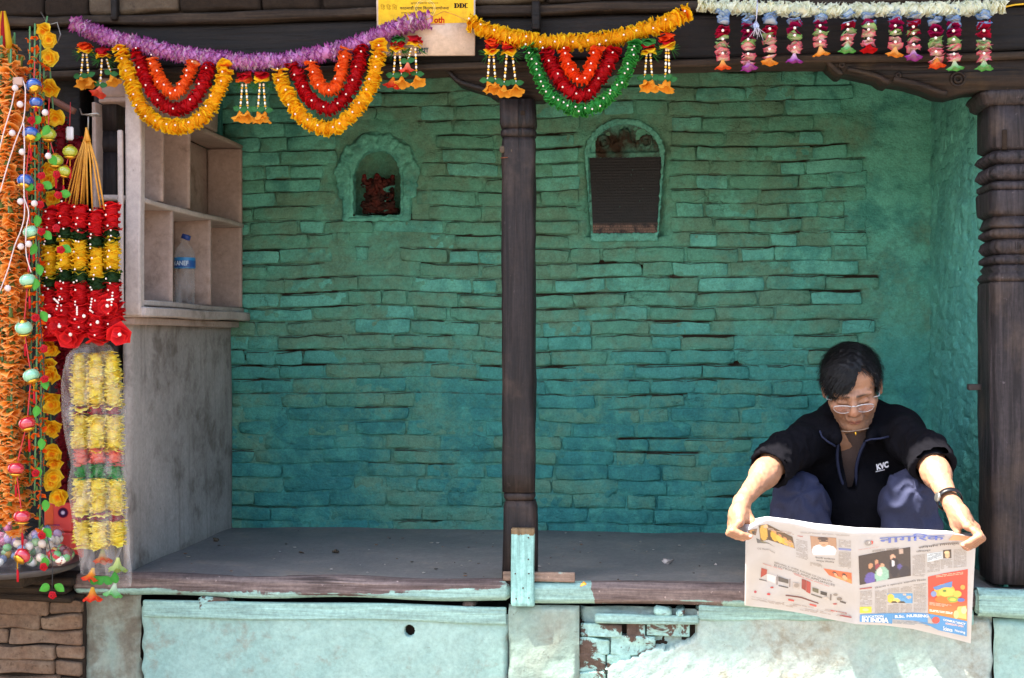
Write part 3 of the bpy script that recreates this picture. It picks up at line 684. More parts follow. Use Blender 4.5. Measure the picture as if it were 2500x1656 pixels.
post(rpil, CX, CYP, [(rz(688), .108, .086, 14, 0, 0), (rz(694), .111, .088, 16, 0, 0)]+[(rz(v), .111-.006*(v-700)/740, .088, 16, 0, 0) for v in range(720, 1440, 60)]+[(ZB+0.012, .104, .088, 16, 0, 0)], M_CARVED, 'shaft')
q = W(2452, 345, 3.797); wbox(q.x-.006, q.x+.006, 3.7925, 3.80, q.z-.022, q.z+.03, 'z', 3, 0.001, 0).build('slot', M_DIRT, rpil)
q = W(2374, 950, 3.86); wbox(q.x-.012, q.x+.022, 3.85, 3.875, q.z-.004, q.z+.012, 'x', 4, 0.002, 0.001, 12, 3).build('iron_cleat', M_RUSTY, rpil)
# left post behind the flower stall
lp = W(262, 800, 3.84).x
lpt = thing('wooden_post', 'dark square wooden post half hidden behind the red flower bunch', 'post', (lp, 3.86, ZB))
post(lpt, lp, 3.87, [(ZBEAM-0.002, .036, .05, 9, 0, 0), (1.84, .036, .05, 9, 0, 0)], M_POST, 'cap_block')
post(lpt, lp, 3.87, [(1.839, .034, .048, 6, 0, 0), (1.8, .038, .052, 6, 0, 0), (1.78, .033, .047, 6, 0, 0)], M_POST, 'collar')
post(lpt, lp, 3.87, [(1.779, .033, .047, 9, 0, 0)]+[(z, .034, .047, 9, 0, 0) for z in np.linspace(1.7, 0.6, 14)], M_POST, 'shaft')

# --- left partition with the built-in shelf
pt_ = thing('partition_wall', 'grey plastered partition below the white shelf on the left', 'wall', (XL, 4.3, ZB))
def yz_wall(x, y0, y1, z0, z1, amp, mat, name, root, thick, seed):
    mb = MB(); Y, Z = np.meshgrid(np.linspace(y0, y1, 60), np.linspace(z0, z1, 50)); P = np.stack([np.full(Y.size, x), Y.ravel(), Z.ravel()], 1)
    P[:, 0] += amp*mknoise(seed, 12, 4)(P); mb.add(P, [gridF(60, 50)]); 
    return mb.build(name, mat, root)
wbox(XL-0.028, XL, 3.83, YB-0.002, ZB-0.03, 1.325, 'y', 30, 0.012, 0.003, 3, 8).build('plaster', M_PARTITION, pt_)
shf = thing('wall_shelf', 'dirty white wooden pigeonhole shelf built into the left side', 'shelf', (XL, 4.25, 1.33))
XE, XB_ = -1.432, -1.557; SY0, SY1, SZ0, SZ1 = 3.775, 4.765, 1.345, 1.915
wbox(XB_-0.012, XB_, SY0, SY1, SZ0, SZ1, 'y', 10, 0.002, 0.0008, 3, 1).build('back_panel', M_SHELF, shf)
def sag(y, z): return z
wbox(XB_, XE, SY0+0.018, SY1, SZ1, SZ1+0.014, 'y', 12, 0.003, 0.0012, 4, 2).build('shelf_board', M_SHELF, shf)
wbox(XB_, XE+0.004, SY0+0.018, SY1, 1.637, 1.652, 'y', 14, 0.003, 0.0022, 4, 3, bow=-0.004).build('shelf_board', M_SHELF_EDGE, shf)
wbox(XB_, XE+0.006, SY0+0.018, SY1, SZ0-0.002, SZ0+0.014, 'y', 14, 0.003, 0.0015, 4, 4).build('shelf_board', M_SHELF_EDGE, shf)
wbox(XB_, XE+0.022, SY0-0.01, SY1+0.02, SZ0-0.032, SZ0-0.003, 'y', 14, 0.004, 0.0015, 4, 5).build('ledge_board', M_SHELF_EDGE, shf)
wbox(XB_+0.02, XE-0.012, SY0, SY1, SZ0-0.055, SZ0-0.033, 'y', 8, 0.003, 0.001, 4, 6).build('ledge_moulding', M_SHELF, shf)
wbox(XE-0.034, XE+0.012, SY0-0.02, SY0+0.017, SZ0-0.03, 2.03, 'z', 16, 0.004, 0.0014, 4, 7).build('front_upright', M_SHELF_EDGE, shf)
wbox(XE-0.05, XE-0.036, SY0-0.034, SY0-0.021, SZ0-0.03, 1.83, 'z', 12, 0.003, 0.0014, 4, 9).build('outer_upright', M_SHELF_EDGE, shf)
wbox(XB_, XE, SY1-0.015, SY1, SZ0+0.015, SZ1-0.001, 'z', 10, 0.003, 0.001, 4, 8).build('end_panel', M_SHELF, shf)
for y in (3.965, 4.20): wbox(XB_, XE, y, y+0.014, 1.653, SZ1-0.001, 'z', 10, 0.003, 0.001, 4, int(y*50)).build('divider', M_SHELF, shf)
for y in (4.045, 4.405): wbox(XB_, XE, y, y+0.014, SZ0+0.015, 1.636, 'z', 10, 0.003, 0.001, 4, int(y*50)).build('divider', M_SHELF, shf)
wbox(XB_, XE-0.005, SY0+0.018, 4.5, SZ1+0.016, 2.06, 'y', 8, 0.003, 0.001, 4, 14).build('upper_panel', M_SHELF, shf)
M_TEALWOOD = wood('teal_painted_jamb', lin('#2f6f68'), lin('#3a8076'), 'z', 0.6)
jb = wbox(-1.600, -1.515, 4.772, 4.80, 1.93, 2.30, 'z', 8, 0.003, 0.001, 4, 33); o = jb.build('door_jamb', M_TEALWOOD); tag(o, 'teal painted strip of wood above the white shelf corner', 'jamb')
# dark shop interior on the far left
si = thing('shop_wall', 'dark inner wall behind the hanging flower strings on the left', 'wall', (-2.2, 4.5, 0))
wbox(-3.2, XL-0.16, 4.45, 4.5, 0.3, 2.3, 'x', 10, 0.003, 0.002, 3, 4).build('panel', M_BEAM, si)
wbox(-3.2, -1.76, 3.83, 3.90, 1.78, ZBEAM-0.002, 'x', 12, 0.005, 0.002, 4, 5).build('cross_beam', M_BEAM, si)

# unseen house added on the left to keep the sun off the flower stall
nh = thing('sun_block_house', 'unseen tall brick house added on the left to block the sun', 'house', (-7.5, 2.5, 0))
wbox(-9.5, -6.0, 1.06, 3.7, 0.0, 13.5, 'z', 6, 0.02, 0, 5, 1).build('wall', M_HOUSE, nh)
for k in range(4):
    for y in (1.6, 2.7): wbox(-6.02, -5.97, y, y+0.7, 1.2+k*3, 2.5+k*3, 'z', 3, 0.01, 0, 5, 1).build('window', M_BEAM, nh)

wbox(-1.70, -1.625, 3.83, YB+0.04, 1.30, 2.36, 'y', 6, 0.004, 0.001, 4, 71).build('side_panel', M_BEAM, si)  # dark panel added to close a light leak above the shelf
# ---------------------------------------------------------------- bench edge and plinth
def recol(mb, fn): mb.K[-1] = fn(mb.V[-1])
def plank(u0, u1, zt, thick, name, label, yf, seed, paint):
    t = thing(name, label, 'plank', (W((u0+u1)/2, 1450, yf).x, yf, zt-thick))
    mb = wbox(W(u0, 1450, yf).x, W(u1, 1450, yf).x, yf, yf+0.055, zt-thick, zt+0.004, 'x', 70, 0.013, 0.0028, 4, seed)
    def kf(V):
        x = V[:, 0]; lowz = np.clip((zt-0.012-V[:, 2])/0.03, 0, 1); r = 0.62+0.42*lowz+paint(x); return np.stack([r, r*0, r*0], 1)
    recol(mb, kf); mb.build('board', M_PLANK, t); return t
xb = W(1275, 1450, 3.76).x
plank(175, 1246, ZB, 0.054, 'bench_plank', 'long worn plank edging the bench left of the middle post', 3.762, 1, lambda x: 0.42*np.exp(-np.clip(xb-x, 0, 9)*4)+0.05)
plank(1247, 2384, ZB, 0.056, 'bench_plank', 'long worn plank edging the bench from middle post to newspaper', 3.762, 2, lambda x: 0.65*(np.clip((x-xb), 0, 9) < 0.19)-0.02)
plank(2385, 2640, ZB, 0.07, 'bench_plank', 'short mint painted plank end under the carved pillar', 3.752, 3, lambda x: 0.5+0*x)
rec = wbox(-2.6, 1.6, 3.812, 3.9, 0.0, 0.485, 'x', 6, 0.004, 0.0, 4, 6); pw = thing('plinth', 'mint plastered plinth wall below the bench', 'plinth', (-0.3, 3.78, 0))
rec.build('core', M_DIRT, pw)
wbox(-2.62, 1.62, 3.93, 3.97, 0.45, 0.584, 'x', 6, 0.004, 0.0, 4, 6).build('joist', M_BEAM, pw)
from math import inf
def panel(name, u0, u1, z0, z1, Y, amp, mat, seed, res=0.009, fn=None, hole=None, edge=0.004):
    x0, x1 = W(u0, 1550, Y).x, W(u1, 1550, Y).x; xs = np.linspace(x0, x1, int((x1-x0)/res)+2); zs = np.linspace(z0, z1, int((z1-z0)/res)+2)
    if hole: xs = np.unique(np.concatenate([xs, np.linspace(hole[0]-.022, hole[0]+.022, 30)])); zs = np.unique(np.concatenate([zs, np.linspace(hole[1]-.024, hole[1]+.024, 30)]))
    X, Z = np.meshgrid(xs, zs); P = np.stack([X.ravel(), np.full(X.size, Y), Z.ravel()], 1)
    N = mknoise(seed, 14, 5); N2 = mknoise(seed+1, 14, 26); d = amp*N(P)*0.35+amp*0.25*N2(P)
    P[:, 1] += d
    ex = np.minimum(np.minimum(X-x0, x1-X), np.minimum(Z-z0, z1-Z)).ravel(); wob = 0.004*mknoise(seed+2, 9, 9)(P)
    P[:, 1] += np.clip((edge+wob-ex)/0.006, 0, 1)*0.02
    if fn is not None: P[:, 1] += fn(P)
    if hole:
        q = np.hypot((P[:, 0]-hole[0])/0.0145, (P[:, 2]-hole[1])/0.0165); P[:, 1] += np.where(q < 1, 0.02, 0)
    Fq = gridF(len(xs), len(zs))
    if hole: Fq = Fq[~(q[Fq] < 1).all(1)]
    mb = MB(); mb.add(P, [Fq]); return mb.build(name, mat, pw)
hp = W(999, 1541, 3.775)
panel('plaster_panel', 345, 1240, 0.02, 0.502, 3.777, 0.0016, M_PLINTH, 31, hole=(hp.x, hp.z))
panel('pilaster', 1241, 1414, 0.02, 0.528, 3.768, 0.0028, M_PLINTH_STAIN, 32)
panel('pilaster', 205, 343, 0.02, 0.532, 3.786, 0.003, M_PLINTH_STAIN, 33)
POLY = [W(u, v, 3.78) for u, v in ((1400, 1470), (1700, 1470), (1702, 1545), (1690, 1566), (1645, 1580), (1610, 1578), (1560, 1600), (1520, 1606), (1500, 1622), (1478, 1634), (1476, 1700), (1400, 1700))]
PX_, PZ_ = np.array([p.x for p in POLY]), np.array([p.z for p in POLY])
def inside(x, z):
    c = np.zeros(len(x), bool); n = len(PX_); j = n-1
    for i in range(n):
        c ^= ((PZ_[i] > z) != (PZ_[j] > z)) & (x < (PX_[j]-PX_[i])*(z-PZ_[i])/(PZ_[j]-PZ_[i]+1e-12)+PX_[i]); j = i
    return c
def lost(P):
    n = 0.004*mknoise(4, 10, 14)(P); x = P[:, 0]+n; z = P[:, 2]+n*0.8
    i0 = inside(x, z).astype(float); i1 = inside(x+0.012, z-0.010).astype(float)-0
    return i0*0.035-0.005*np.clip(i1-i0, 0, 1)
panel('plaster_panel', 1415, 2426, 0.02, 0.520, 3.776, 0.0026, M_PLINTH_ROUGH, 34, res=0.0065, fn=lost)
panel('pilaster', 2428, 2640, 0.02, 0.515, 3.770, 0.0025, M_PLINTH, 35)
for i, (u0, u1, v0, v1) in enumerate(((1417, 1518, 1527, 1554), (1530, 1575, 1525, 1556), (1579, 1684, 1521, 1556), (1413, 1488, 1559, 1597), (1491, 1600, 1558, 1598), (1412, 1478, 1600, 1640), (1482, 1540, 1600, 1640), (1412, 1478, 1643, 1680))):
    a, b = W(u0, v1, 3.784), W(u1, v0, 3.784); wbox(a.x, b.x, 3.783+0.003*(i % 3), 3.83, a.z, b.z, 'x', 10, 0.003, 0.0030, 16, 90+i).build('brick', M_BRICK_MINT, pw)
a, b = W(348, 1509, 3.77), W(1236, 1482, 3.77); o = wbox(a.x, b.x, 3.770, 3.783, a.z+0.002, b.z, 'x', 50, 0.003, 0.002, 5, 41, bow=0.0015).build('rail', M_MINTWOOD, pw)
a, b = W(1452, 1521, 3.768), W(1706, 1503, 3.768); wbox(a.x, b.x, 3.768, 3.784, a.z, b.z, 'x', 24, 0.004, 0.0028, 7, 42).build('rail', M_MINTWOOD, pw)
a, b = W(1706, 1513, 3.77), W(2378, 1490, 3.77); wbox(a.x, b.x, 3.772, 3.786, a.z, b.z, 'x', 40, 0.004, 0.0028, 7, 43).build('rail', M_MINTWOOD, pw)
for i, (u0, u1, v0, v1) in enumerate(((487, 560, 1458, 1492), (1596, 1640, 1484, 1506), (1650, 1672, 1486, 1502), (1700, 1760, 1488, 1508), (1130, 1160, 1468, 1482), (1345, 1405, 1490, 1520))):
    a, b = W(u0, v1, 3.785), W(u1, v0, 3.785); wbox(a.x, b.x, 3.772, 3.84, a.z, b.z, 'x', 5, 0.008, 0.004, 14, 110+i).build('packing_stone', M_BRICK_MINT, pw)
# brown brick pier and ledge under the flower stall
bp = thing('brick_pier', 'pier of old brown bricks under the flower stall', 'pier', (-1.6, 3.76, 0))
g = random.Random(12)
for k in range(13):
    zt = W(100, 1466, 3.75).z-k*0.0425; x = -2.5-g.uniform(0, 0.2)
    xe = W(203, 1550, 3.75).x
    while x < xe-0.01:
        L = g.choice((0.2, 0.21, 0.1, 0.19)); x1 = min(x+L, xe-g.uniform(0, 0.008)); 
        if xe-x1 < 0.04: x1 = xe-g.uniform(0, 0.008)
        mb = wbox(x, x1-0.005, 3.748+g.uniform(0, 0.014), 3.85, zt-0.039, zt-g.uniform(0, 0.003), 'x', 11, 0.004, 0.0036, 13, int(abs(x)*77)+k*13, col=(0, g.random()*0.7, 0)); mb.build('brick', M_BRICK, bp); x = x1
wbox(-2.6, xe-0.006, 3.772, 3.84, 0.0, 0.535, 'x', 4, 0.003, 0, 5, 2).build('mortar', M_DIRT, bp)
a = W(0, 1430, 3.75)
for i, (z0, z1, y, x1) in enumerate(((0.540, 0.560, 3.735, W(160, 1450, 3.74).x), (0.562, 0.586, 3.745, W(174, 1450, 3.74).x), (0.520, 0.539, 3.742, W(172, 1450, 3.74).x))):
    wbox(-2.6, x1, y, 3.84, z0, z1, 'x', 40, 0.006, 0.0035, 6, 120+i).build('ledge_slab', M_OLDWOOD, bp)
wbox(-2.6, XL-0.15, 3.84, 4.45, 0.5, 0.57, 'x', 10, 0.004, 0.002, 4, 9).build('shop_floor', M_OLDWOOD, bp)

# mint board nailed over the foot of the post, and the slat behind it
a, b = W(1247.5, 1481, 3.738), W(1304, 1291, 3.738)
bd = thing('nailed_board', 'upright mint painted board nailed to the foot of the middle post', 'board', ((a.x+b.x)/2, 3.745, a.z))
mb = wbox(a.x, b.x, 3.738, 3.7585, a.z, b.z, 'z', 18, 0.003, 0.0010, 6, 51)
recol(mb, lambda V: np.stack([np.clip(1.0-0.5*np.clip((V[:, 2]-b.z+0.03)/0.02, 0, 1), 0, 1)]*3, 1)); mb.build('board', M_MINTBOARD, bd)
M_RUST = simple('rusty_nail_head', lin('#4a3a33'), 0.7)
for u, v in ((1290, 1313), (1258, 1401), (1291, 1401), (1277, 1436), (1260, 1462), (1291, 1460), (1290, 1366)):
    ellipsoid(tuple(W(u, v, 3.738)), (.0022, .0014, .0022), nu=8, nv=5).build('nail_head', M_RUST, bd)
a, b = W(1228, 1421, 3.765), W(1404, 1398, 3.765)
o = wbox(a.x, b.x, 3.7605, 3.7665, ZB+0.004, b.z, 'x', 14, 0.003, 0.0012, 8, 52); recol(o, lambda V: np.stack([0.62+0.2*mknoise(3, 6, 4)(V)]*3, 1))
o = o.build('wood_slat', M_MINTWOOD); tag(o, 'small flat slat with flaking mint paint behind the nailed board', 'slat')
# litter on the bench
M_BIT = simple('paper_scrap', lin('#b8aaa0'), 0.9)
for i, (u, v, s, lab) in enumerate(((1630, 1372, 1.0, 'crumpled pale scrap lying on the bench right of the post'), (1424, 1428, 0.8, 'small orange crumb by the end of the flat slat'), (818, 1347, 0.9, 'dark pebble on the bench floor near its middle'), (735, 1350, 0.6, 'tiny white scrap on the bench floor left of the pebble'), (1747, 1379, 0.4, 'tiny white speck on the bench beside the newspaper'), (528, 1318, 0.8, 'brown pebble on the bench close to the partition'))):
    p = W(u, v, 4.0); t = (ZB+0.004-1.25)/(p.z-1.25); p = CAM+(p-CAM)*t
    e = ellipsoid((p.x, p.y, ZB+0.005), (0.012*s, 0.008*s, 0.005*s), nu=9, nv=6)
    e.V[-1] = e.V[-1]+0.003*s*np.stack([mknoise(i*3+k, 6, 60)(e.V[-1]) for k in range(3)], 1)
    o = e.build('pebble' if 'pebble' in lab else 'scrap', M_STONE if 'pebble' in lab else (M_YELCORD if 'orange' in lab else M_BIT), smooth=False); tag(o, lab, 'pebble' if 'pebble' in lab else 'scrap')

fr = random.Random(31); dl_ = MB()
for k in range(150):
    x, y, r = fr.uniform(-1.45, .88), 3.80+fr.random()**2*.98, fr.uniform(.0012, .0034)
    ellipsoid((x, y, ZB+.0035), (r*fr.uniform(1, 2.4), r*fr.uniform(1, 1.6), r*.6), dl_, lin(fr.choice(('#8f8578', '#5a4c40', '#a69c92', '#3b332d', '#7d5b45'))), 6, 4)
tag(dl_.build('floor_litter', M_VCOL), 'scatter of fine grit and crumbs over the grey bench floor', 'litter', kind='stuff')

# ---------------------------------------------------------------- carved shrine and inscription in the back wall
def to_col(c): 
    c = np.array(c)
    return lambda V: np.tile(c, (len(V), 1))
nx, nz = NICHE.x, NICHE.z
shr = thing('wall_shrine', 'arched shrine niche with leafy carved border in the teal wall', 'shrine', (nx, YB, nz-0.15))
S = Solid((nx-0.2, YB-0.035, nz-0.19), (nx+0.2, YB+0.10, nz+0.21), 0.003)
S.box((nx, YB+0.004, nz-0.06), (0.122, 0.022, 0.085), 0.01); S.ell((nx, YB+0.006, nz+0.025), (0.148, 0.024, 0.148), 0.01)
gg = random.Random(2)
ac = (nx, nz+0.012)
for k, a in enumerate(np.linspace(-25, 205, 8)):
    for (da, rr, s) in ((0, 0.132, .030), (-8, 0.118, .022), (8, 0.118, .022), (0, 0.108, .024), (-11, 0.134, .018), (11, 0.134, .018)):
        aa = R(a+da); S.ell((ac[0]+rr*math.cos(aa), YB-0.0075-0.003*(rr < .12), ac[1]+rr*math.sin(aa)), (s*0.75, 0.010, s*0.8), 0.003)
    aa = R(a); S.ell((ac[0]+.122*math.cos(aa), YB-0.024, ac[1]+.122*math.sin(aa)), (.012, .008, .012), 0.0, 'sub')
S.cap((nx-0.05, YB-0.02, nz-0.12), (nx+0.05, YB-0.02, nz-0.12), .001)
def arch(P, hw, zb, zc):
    x = np.abs(P[:, 0]-nx); z = P[:, 2]; d1 = np.maximum(x-hw, np.maximum(zb-z, z-zc)); d2 = np.hypot(x/hw, (z-zc)/(hw*1.25))*hw-hw
    return np.minimum(d1, d2)
S.cut(lambda P: -np.maximum(arch(P, 0.083, nz-0.124, nz+0.0), P[:, 1]-(YB+0.055)))
S.cut(lambda P: -np.maximum(arch(P, 0.094, nz-0.130, nz+0.0), P[:, 1]-(YB-0.012)))
S.disp(lambda P: 0.0012*mknoise(8, 12, 30)(P))
def shr_col(V):
    front = np.clip((V[:, 1]-(YB-0.013))/0.012, 0, 1)*np.clip((YB+0.01-V[:, 1])/0.01, 0, 1); led = np.clip((-(V[:, 2]-(nz-0.117)))/0.006, 0, 1)*(V[:, 1] > YB-0.008)
    gr = np.clip(0.45*front*(0.6+0.4*mknoise(3, 8, 8)(V))+led, 0, 1); return np.stack([gr, np.full(len(V), 0.25), gr*0], 1)
S.build('frame', M_TEAL, shr, shr_col, 1)
# seated stone figure, smeared with vermilion
F = Solid((nx-0.085, YB-0.02, nz-0.13), (nx+0.085, YB+0.06, nz+0.055), 0.0022); fy = YB+0.028
F.box((nx+.005, fy+.012, nz-0.105), (0.062, 0.018, 0.010), 0.004); F.box((nx, fy+.02, nz-0.05), (0.05, 0.012, 0.06), 0.01, 0.01)
F.ell((nx-.002, fy, nz-0.058), (.027, .02, .032), .01); F.ell((nx-.004, fy-.004, nz-0.012), (.020, .018, .021), .008); F.ell((nx-.004, fy, nz+0.012), (.014, .012, .014), .006)
F.cap((nx-.005, fy-.018, nz-.016), (nx+.008, fy-.024, nz-.05), .007, .005, .005)
for s in (-1, 1):
    F.cap((nx+s*.012, fy-.006, nz-0.088), (nx+s*.05, fy-.016, nz-0.084), .014, .012, .008); F.cap((nx+s*.05, fy-.016, nz-.084), (nx+s*.01, fy-.02, nz-.098), .011, .009, .006)
    F.cap((nx+s*.022, fy, nz-.032), (nx+s*.046, fy-.004, nz-.052), .009, .008, .006); F.cap((nx+s*.046, fy-.004, nz-.052), (nx+s*.03, fy-.014, nz-.07), .008, .006, .006)
    F.cap((nx+s*.022, fy, nz-.028), (nx+s*.052, fy-.002, nz-.014), .009, .007, .006); F.cap((nx+s*.052, fy-.002, nz-.014), (nx+s*.05, fy-.004, nz+.014), .007, .008, .004)
    F.ell((nx+s*.026-.004, fy, nz-.012), (.012, .006, .014), .004)
F.disp(lambda P: 0.0018*mknoise(15, 14, 45)(P))
def fig_col(V):
    n = mknoise(6, 10, 14)(V); t = np.clip(0.5+0.5*n, 0, 1)[:, None]; c = np.array(lin('#2a1813'))*(1-t)+np.array(lin('#4f221b'))*t
    h = np.clip((V[:, 2]-(nz-0.0))/0.02, 0, 1)[:, None]; c = c*(1-h)+np.array(lin('#5c1a18'))*h
    m = (mknoise(9, 9, 22)(V) > 1.25)[:, None]; return np.where(m, np.array(lin('#3f7a6d')), c)
tag(F.build('stone_figure', vcol('vermilion_stained_stone', 0.8, 0.2, 0.5), None, fig_col, 1), 'small seated stone figure smeared red inside the arched niche', 'statue')

sx, sz = SLAB.x, SLAB.z
slb = thing('inscription_slab', 'black inscribed stone slab with domed carved top in the teal wall', 'inscription', (sx, YB, sz-0.2))
S = Solid((sx-0.19, YB-0.03, sz-0.25), (sx+0.19, YB+0.04, sz+0.27), 0.003)
zl = {k: W(1525, k, YB).z for k in (290, 320, 345, 362, 375, 384, 570, 590)}
def slab(P):
    x = P[:, 0]-sx; z = P[:, 2]; hw = np.where(z > zl[384], 0.136, 0.136-0.022*np.clip((zl[384]-z)/0.28, 0, 1)); body = np.maximum(np.abs(x)-hw, np.maximum((zl[590])-z, z-zl[362]))
    dome = np.maximum(np.hypot(x/0.136, (z-zl[375])/0.118)*0.125-0.125, zl[375]-z-0.02); return np.maximum(np.minimum(body, dome), np.maximum(P[:, 1]-(YB+0.03), (YB-0.012)-P[:, 1]))
idx = np.indices(S.F.shape).reshape(3, -1).T; S.F = slab(S.lo+idx*S.h).astype(np.float32).reshape(S.F.shape)
def recess(P):
    x = P[:, 0]-sx-0.004; z = P[:, 2]; t = np.clip((zl[384]-z)/0.27, 0, 1)
    return np.maximum(np.maximum(np.maximum(-0.128+0.004*t-x, x-(0.122-0.016*t)), np.maximum(zl[570]-z, z-zl[384])), P[:, 1]-(YB+0.004))
S.cut(lambda P: -recess(P))
S.cut(lambda P: -np.maximum(np.maximum(np.hypot((P[:, 0]-sx)/0.118, (P[:, 2]-zl[375])/0.100)*0.11-0.11, zl[375]-P[:, 2]), P[:, 1]-(YB-0.002)))
for r in (0.006,):
    S.cap((sx-.125, YB-.008, zl[375]-.002), (sx+.125, YB-.008, zl[375]-.002), .006, k=.002); S.cap((sx-.122, YB-.006, zl[384]+.004), (sx+.122, YB-.006, zl[384]+.004), .005, k=.002)
dzc = zl[345]
for dx in (-0.073, 0.073):
    for a in np.linspace(0, 6.28, 13)[:-1]: S.ell((sx+dx+.018*math.cos(a), YB-.006, dzc-0.004+.020*math.sin(a)), (.007, .008, .007), .003)
    S.ell((sx+dx, YB-.004, dzc-.004), (.010, .010, .012), .002)
S.ell((sx, YB-.006, dzc+.028), (.018, .012, .016), .006); S.ell((sx, YB-.004, dzc+.002), (.026, .012, .022), .006); S.ell((sx-.026, YB-.002, dzc-.012), (.014, .01, .012), .005); S.ell((sx+.026, YB-.002, dzc-.012), (.014, .01, .012), .005); S.cap((sx, YB-.010, dzc-.02), (sx, YB-.008, dzc+.04), .006, .004, .004)
S.disp(lambda P: 0.001*mknoise(28, 12, 40)(P))
def sl_col(V):
    top = (V[:, 2] > zl[384]-0.002) & (np.hypot((V[:, 0]-sx)/0.121, (V[:, 2]-zl[384])/0.112) < 1.0) & (V[:, 0] > sx-0.10)
    n = 0.5+0.5*mknoise(12, 9, 10)(V); gr = np.where(top, 0.50+0.25*n, 0.0); rim = np.clip((V[:, 1]-(YB-0.004))/0.01, 0, 1)*0.5
    return np.stack([np.clip(np.maximum(gr, rim), 0, 1), np.full(len(V), 0.05), gr*0], 1)
S.build('frame', M_TEAL, slb, sl_col, 1)
# engraved panel: rows of cut letters
g = G('black_inscribed_stone', 0.55, 0.35); a = g.rgb(g.attr()); n = g.noise(40, 4, 0.6)
c = g.mix(g.step(n, 0.4, 0.7), lin('#070506'), lin('#0e0b0b')); c = g.mix(a[0], c, lin('#1d1615')); c = g.mix(g.op('MULTIPLY', a[1], g.step(n, 0.3, 0.55)), c, lin('#6f5446')); c = g.mix(a[2], c, lin('#58a090'))
g.col(c); M_INSC = g.m
nxp, nzp = 150, 190; X, Z = np.meshgrid(np.linspace(-0.124, 0.126, nxp), np.linspace(zl[570]-0.002, zl[384]+0.002, nzp)); t = (zl[384]-Z)/(zl[384]-zl[570])
Xw = sx+0.004+X*(1-0.10*np.clip(t, 0, 1)); rows = 27; ph = (t*rows) % 1.0; rg = np.random.default_rng(4)
let = rg.random((rows+2, 150)); ri = np.clip((t*rows).astype(int), 0, rows); ci = ((X+0.13)/0.26*149).astype(int)
cut = ((ph > 0.25) & (ph < 0.85) & (let[ri, ci] > 0.35)) | ((ph > 0.16) & (ph <= 0.3))
bottom = np.clip((t-0.86)/0.04, 0, 1); scratch = rg.random(X.shape) > 0.9997
K = np.stack([cut*0.13, bottom*(0.4+0.6*cut), scratch*1.0*(rg.random(X.shape) > 0.4)], -1).reshape(-1, 3)
P = np.stack([Xw.ravel(), (YB-0.0012+cut*0.0006).ravel(), Z.ravel()], 1); mb = MB(); mb.add(P, [gridF(nxp, nzp)], K); mb.build('inscribed_panel', M_INSC, slb)
# ---------------------------------------------------------------- cloth flower garlands
rnd = random.Random(99)
def petal_disc(r, lobes, c_in, c_mid, c_out, cone=0.25, ruff=0.18, seg=None, spiky=False, g=rnd):
    """one stamped cloth flower: centre, waist and a ruffled, lobed rim, facing +z"""
    seg = seg or lobes*2; V = [(0, 0, 0)]; K = [c_in]; ph = g.random()*6.28; kk = g.randint(2, 4)
    for q, (rr, c) in enumerate(((0.35, c_in), (0.72, c_mid), (1.0, c_out))):
        for i in range(seg):
            a = 2*math.pi*i/seg
            m = (1-0.30*(i % 2)*(q == 2)) if spiky else (1-0.14*abs(math.cos(lobes*a/2))**3*(q == 2))
            m *= g.uniform(0.93, 1.06); z = r*(cone*rr+ruff*rr*math.sin(kk*a+ph)+ruff*0.5*rr*g.uniform(-1, 1)*(q > 0))
            V.append((r*rr*m*math.cos(a), r*rr*m*math.sin(a), z)); s = g.uniform(0.88, 1.08); K.append(tuple(min(1, x*s) for x in c))
    T = np.array([[0, 1+i, 1+(i+1) % seg] for i in range(seg)]); Q = np.array([[1+q*seg+i, 1+(q+1)*seg+i, 1+(q+1)*seg+(i+1) % seg, 1+q*seg+(i+1) % seg] for q in range(2) for i in range(seg)])
    return np.array(V), [T, Q], np.array(K)
def xf(V, M):
    A = np.array(M); return V@A[:3, :3].T+A[:3, 3]
YEL = (lin('#f0561c'), lin('#f9b413'), lin('#f9d21f')); YEL2 = (lin('#f58a1c'), lin('#f9c81d'), lin('#f8d92c')); RED = (lin('#8d0a14'), lin('#c00d18'), lin('#d3121f')); ORG = (lin('#f4a05c'), lin('#f4621f'), lin('#f87020'))
DORG = (lin('#d83410'), lin('#f0430f'), lin('#fb5a14')); GRN = (lin('#1e6e2c'), lin('#2f8f3c'), lin('#4bb04f')); PUR = (lin('#f3e6e6'), lin('#dc92ca'), lin('#8f1083')); PUR2 = (lin('#f8f0de'), lin('#efd2e2'), lin('#a82a98'))
WHT = (lin('#efe9b8'), lin('#f0f2dc'), lin('#e9efdc'))
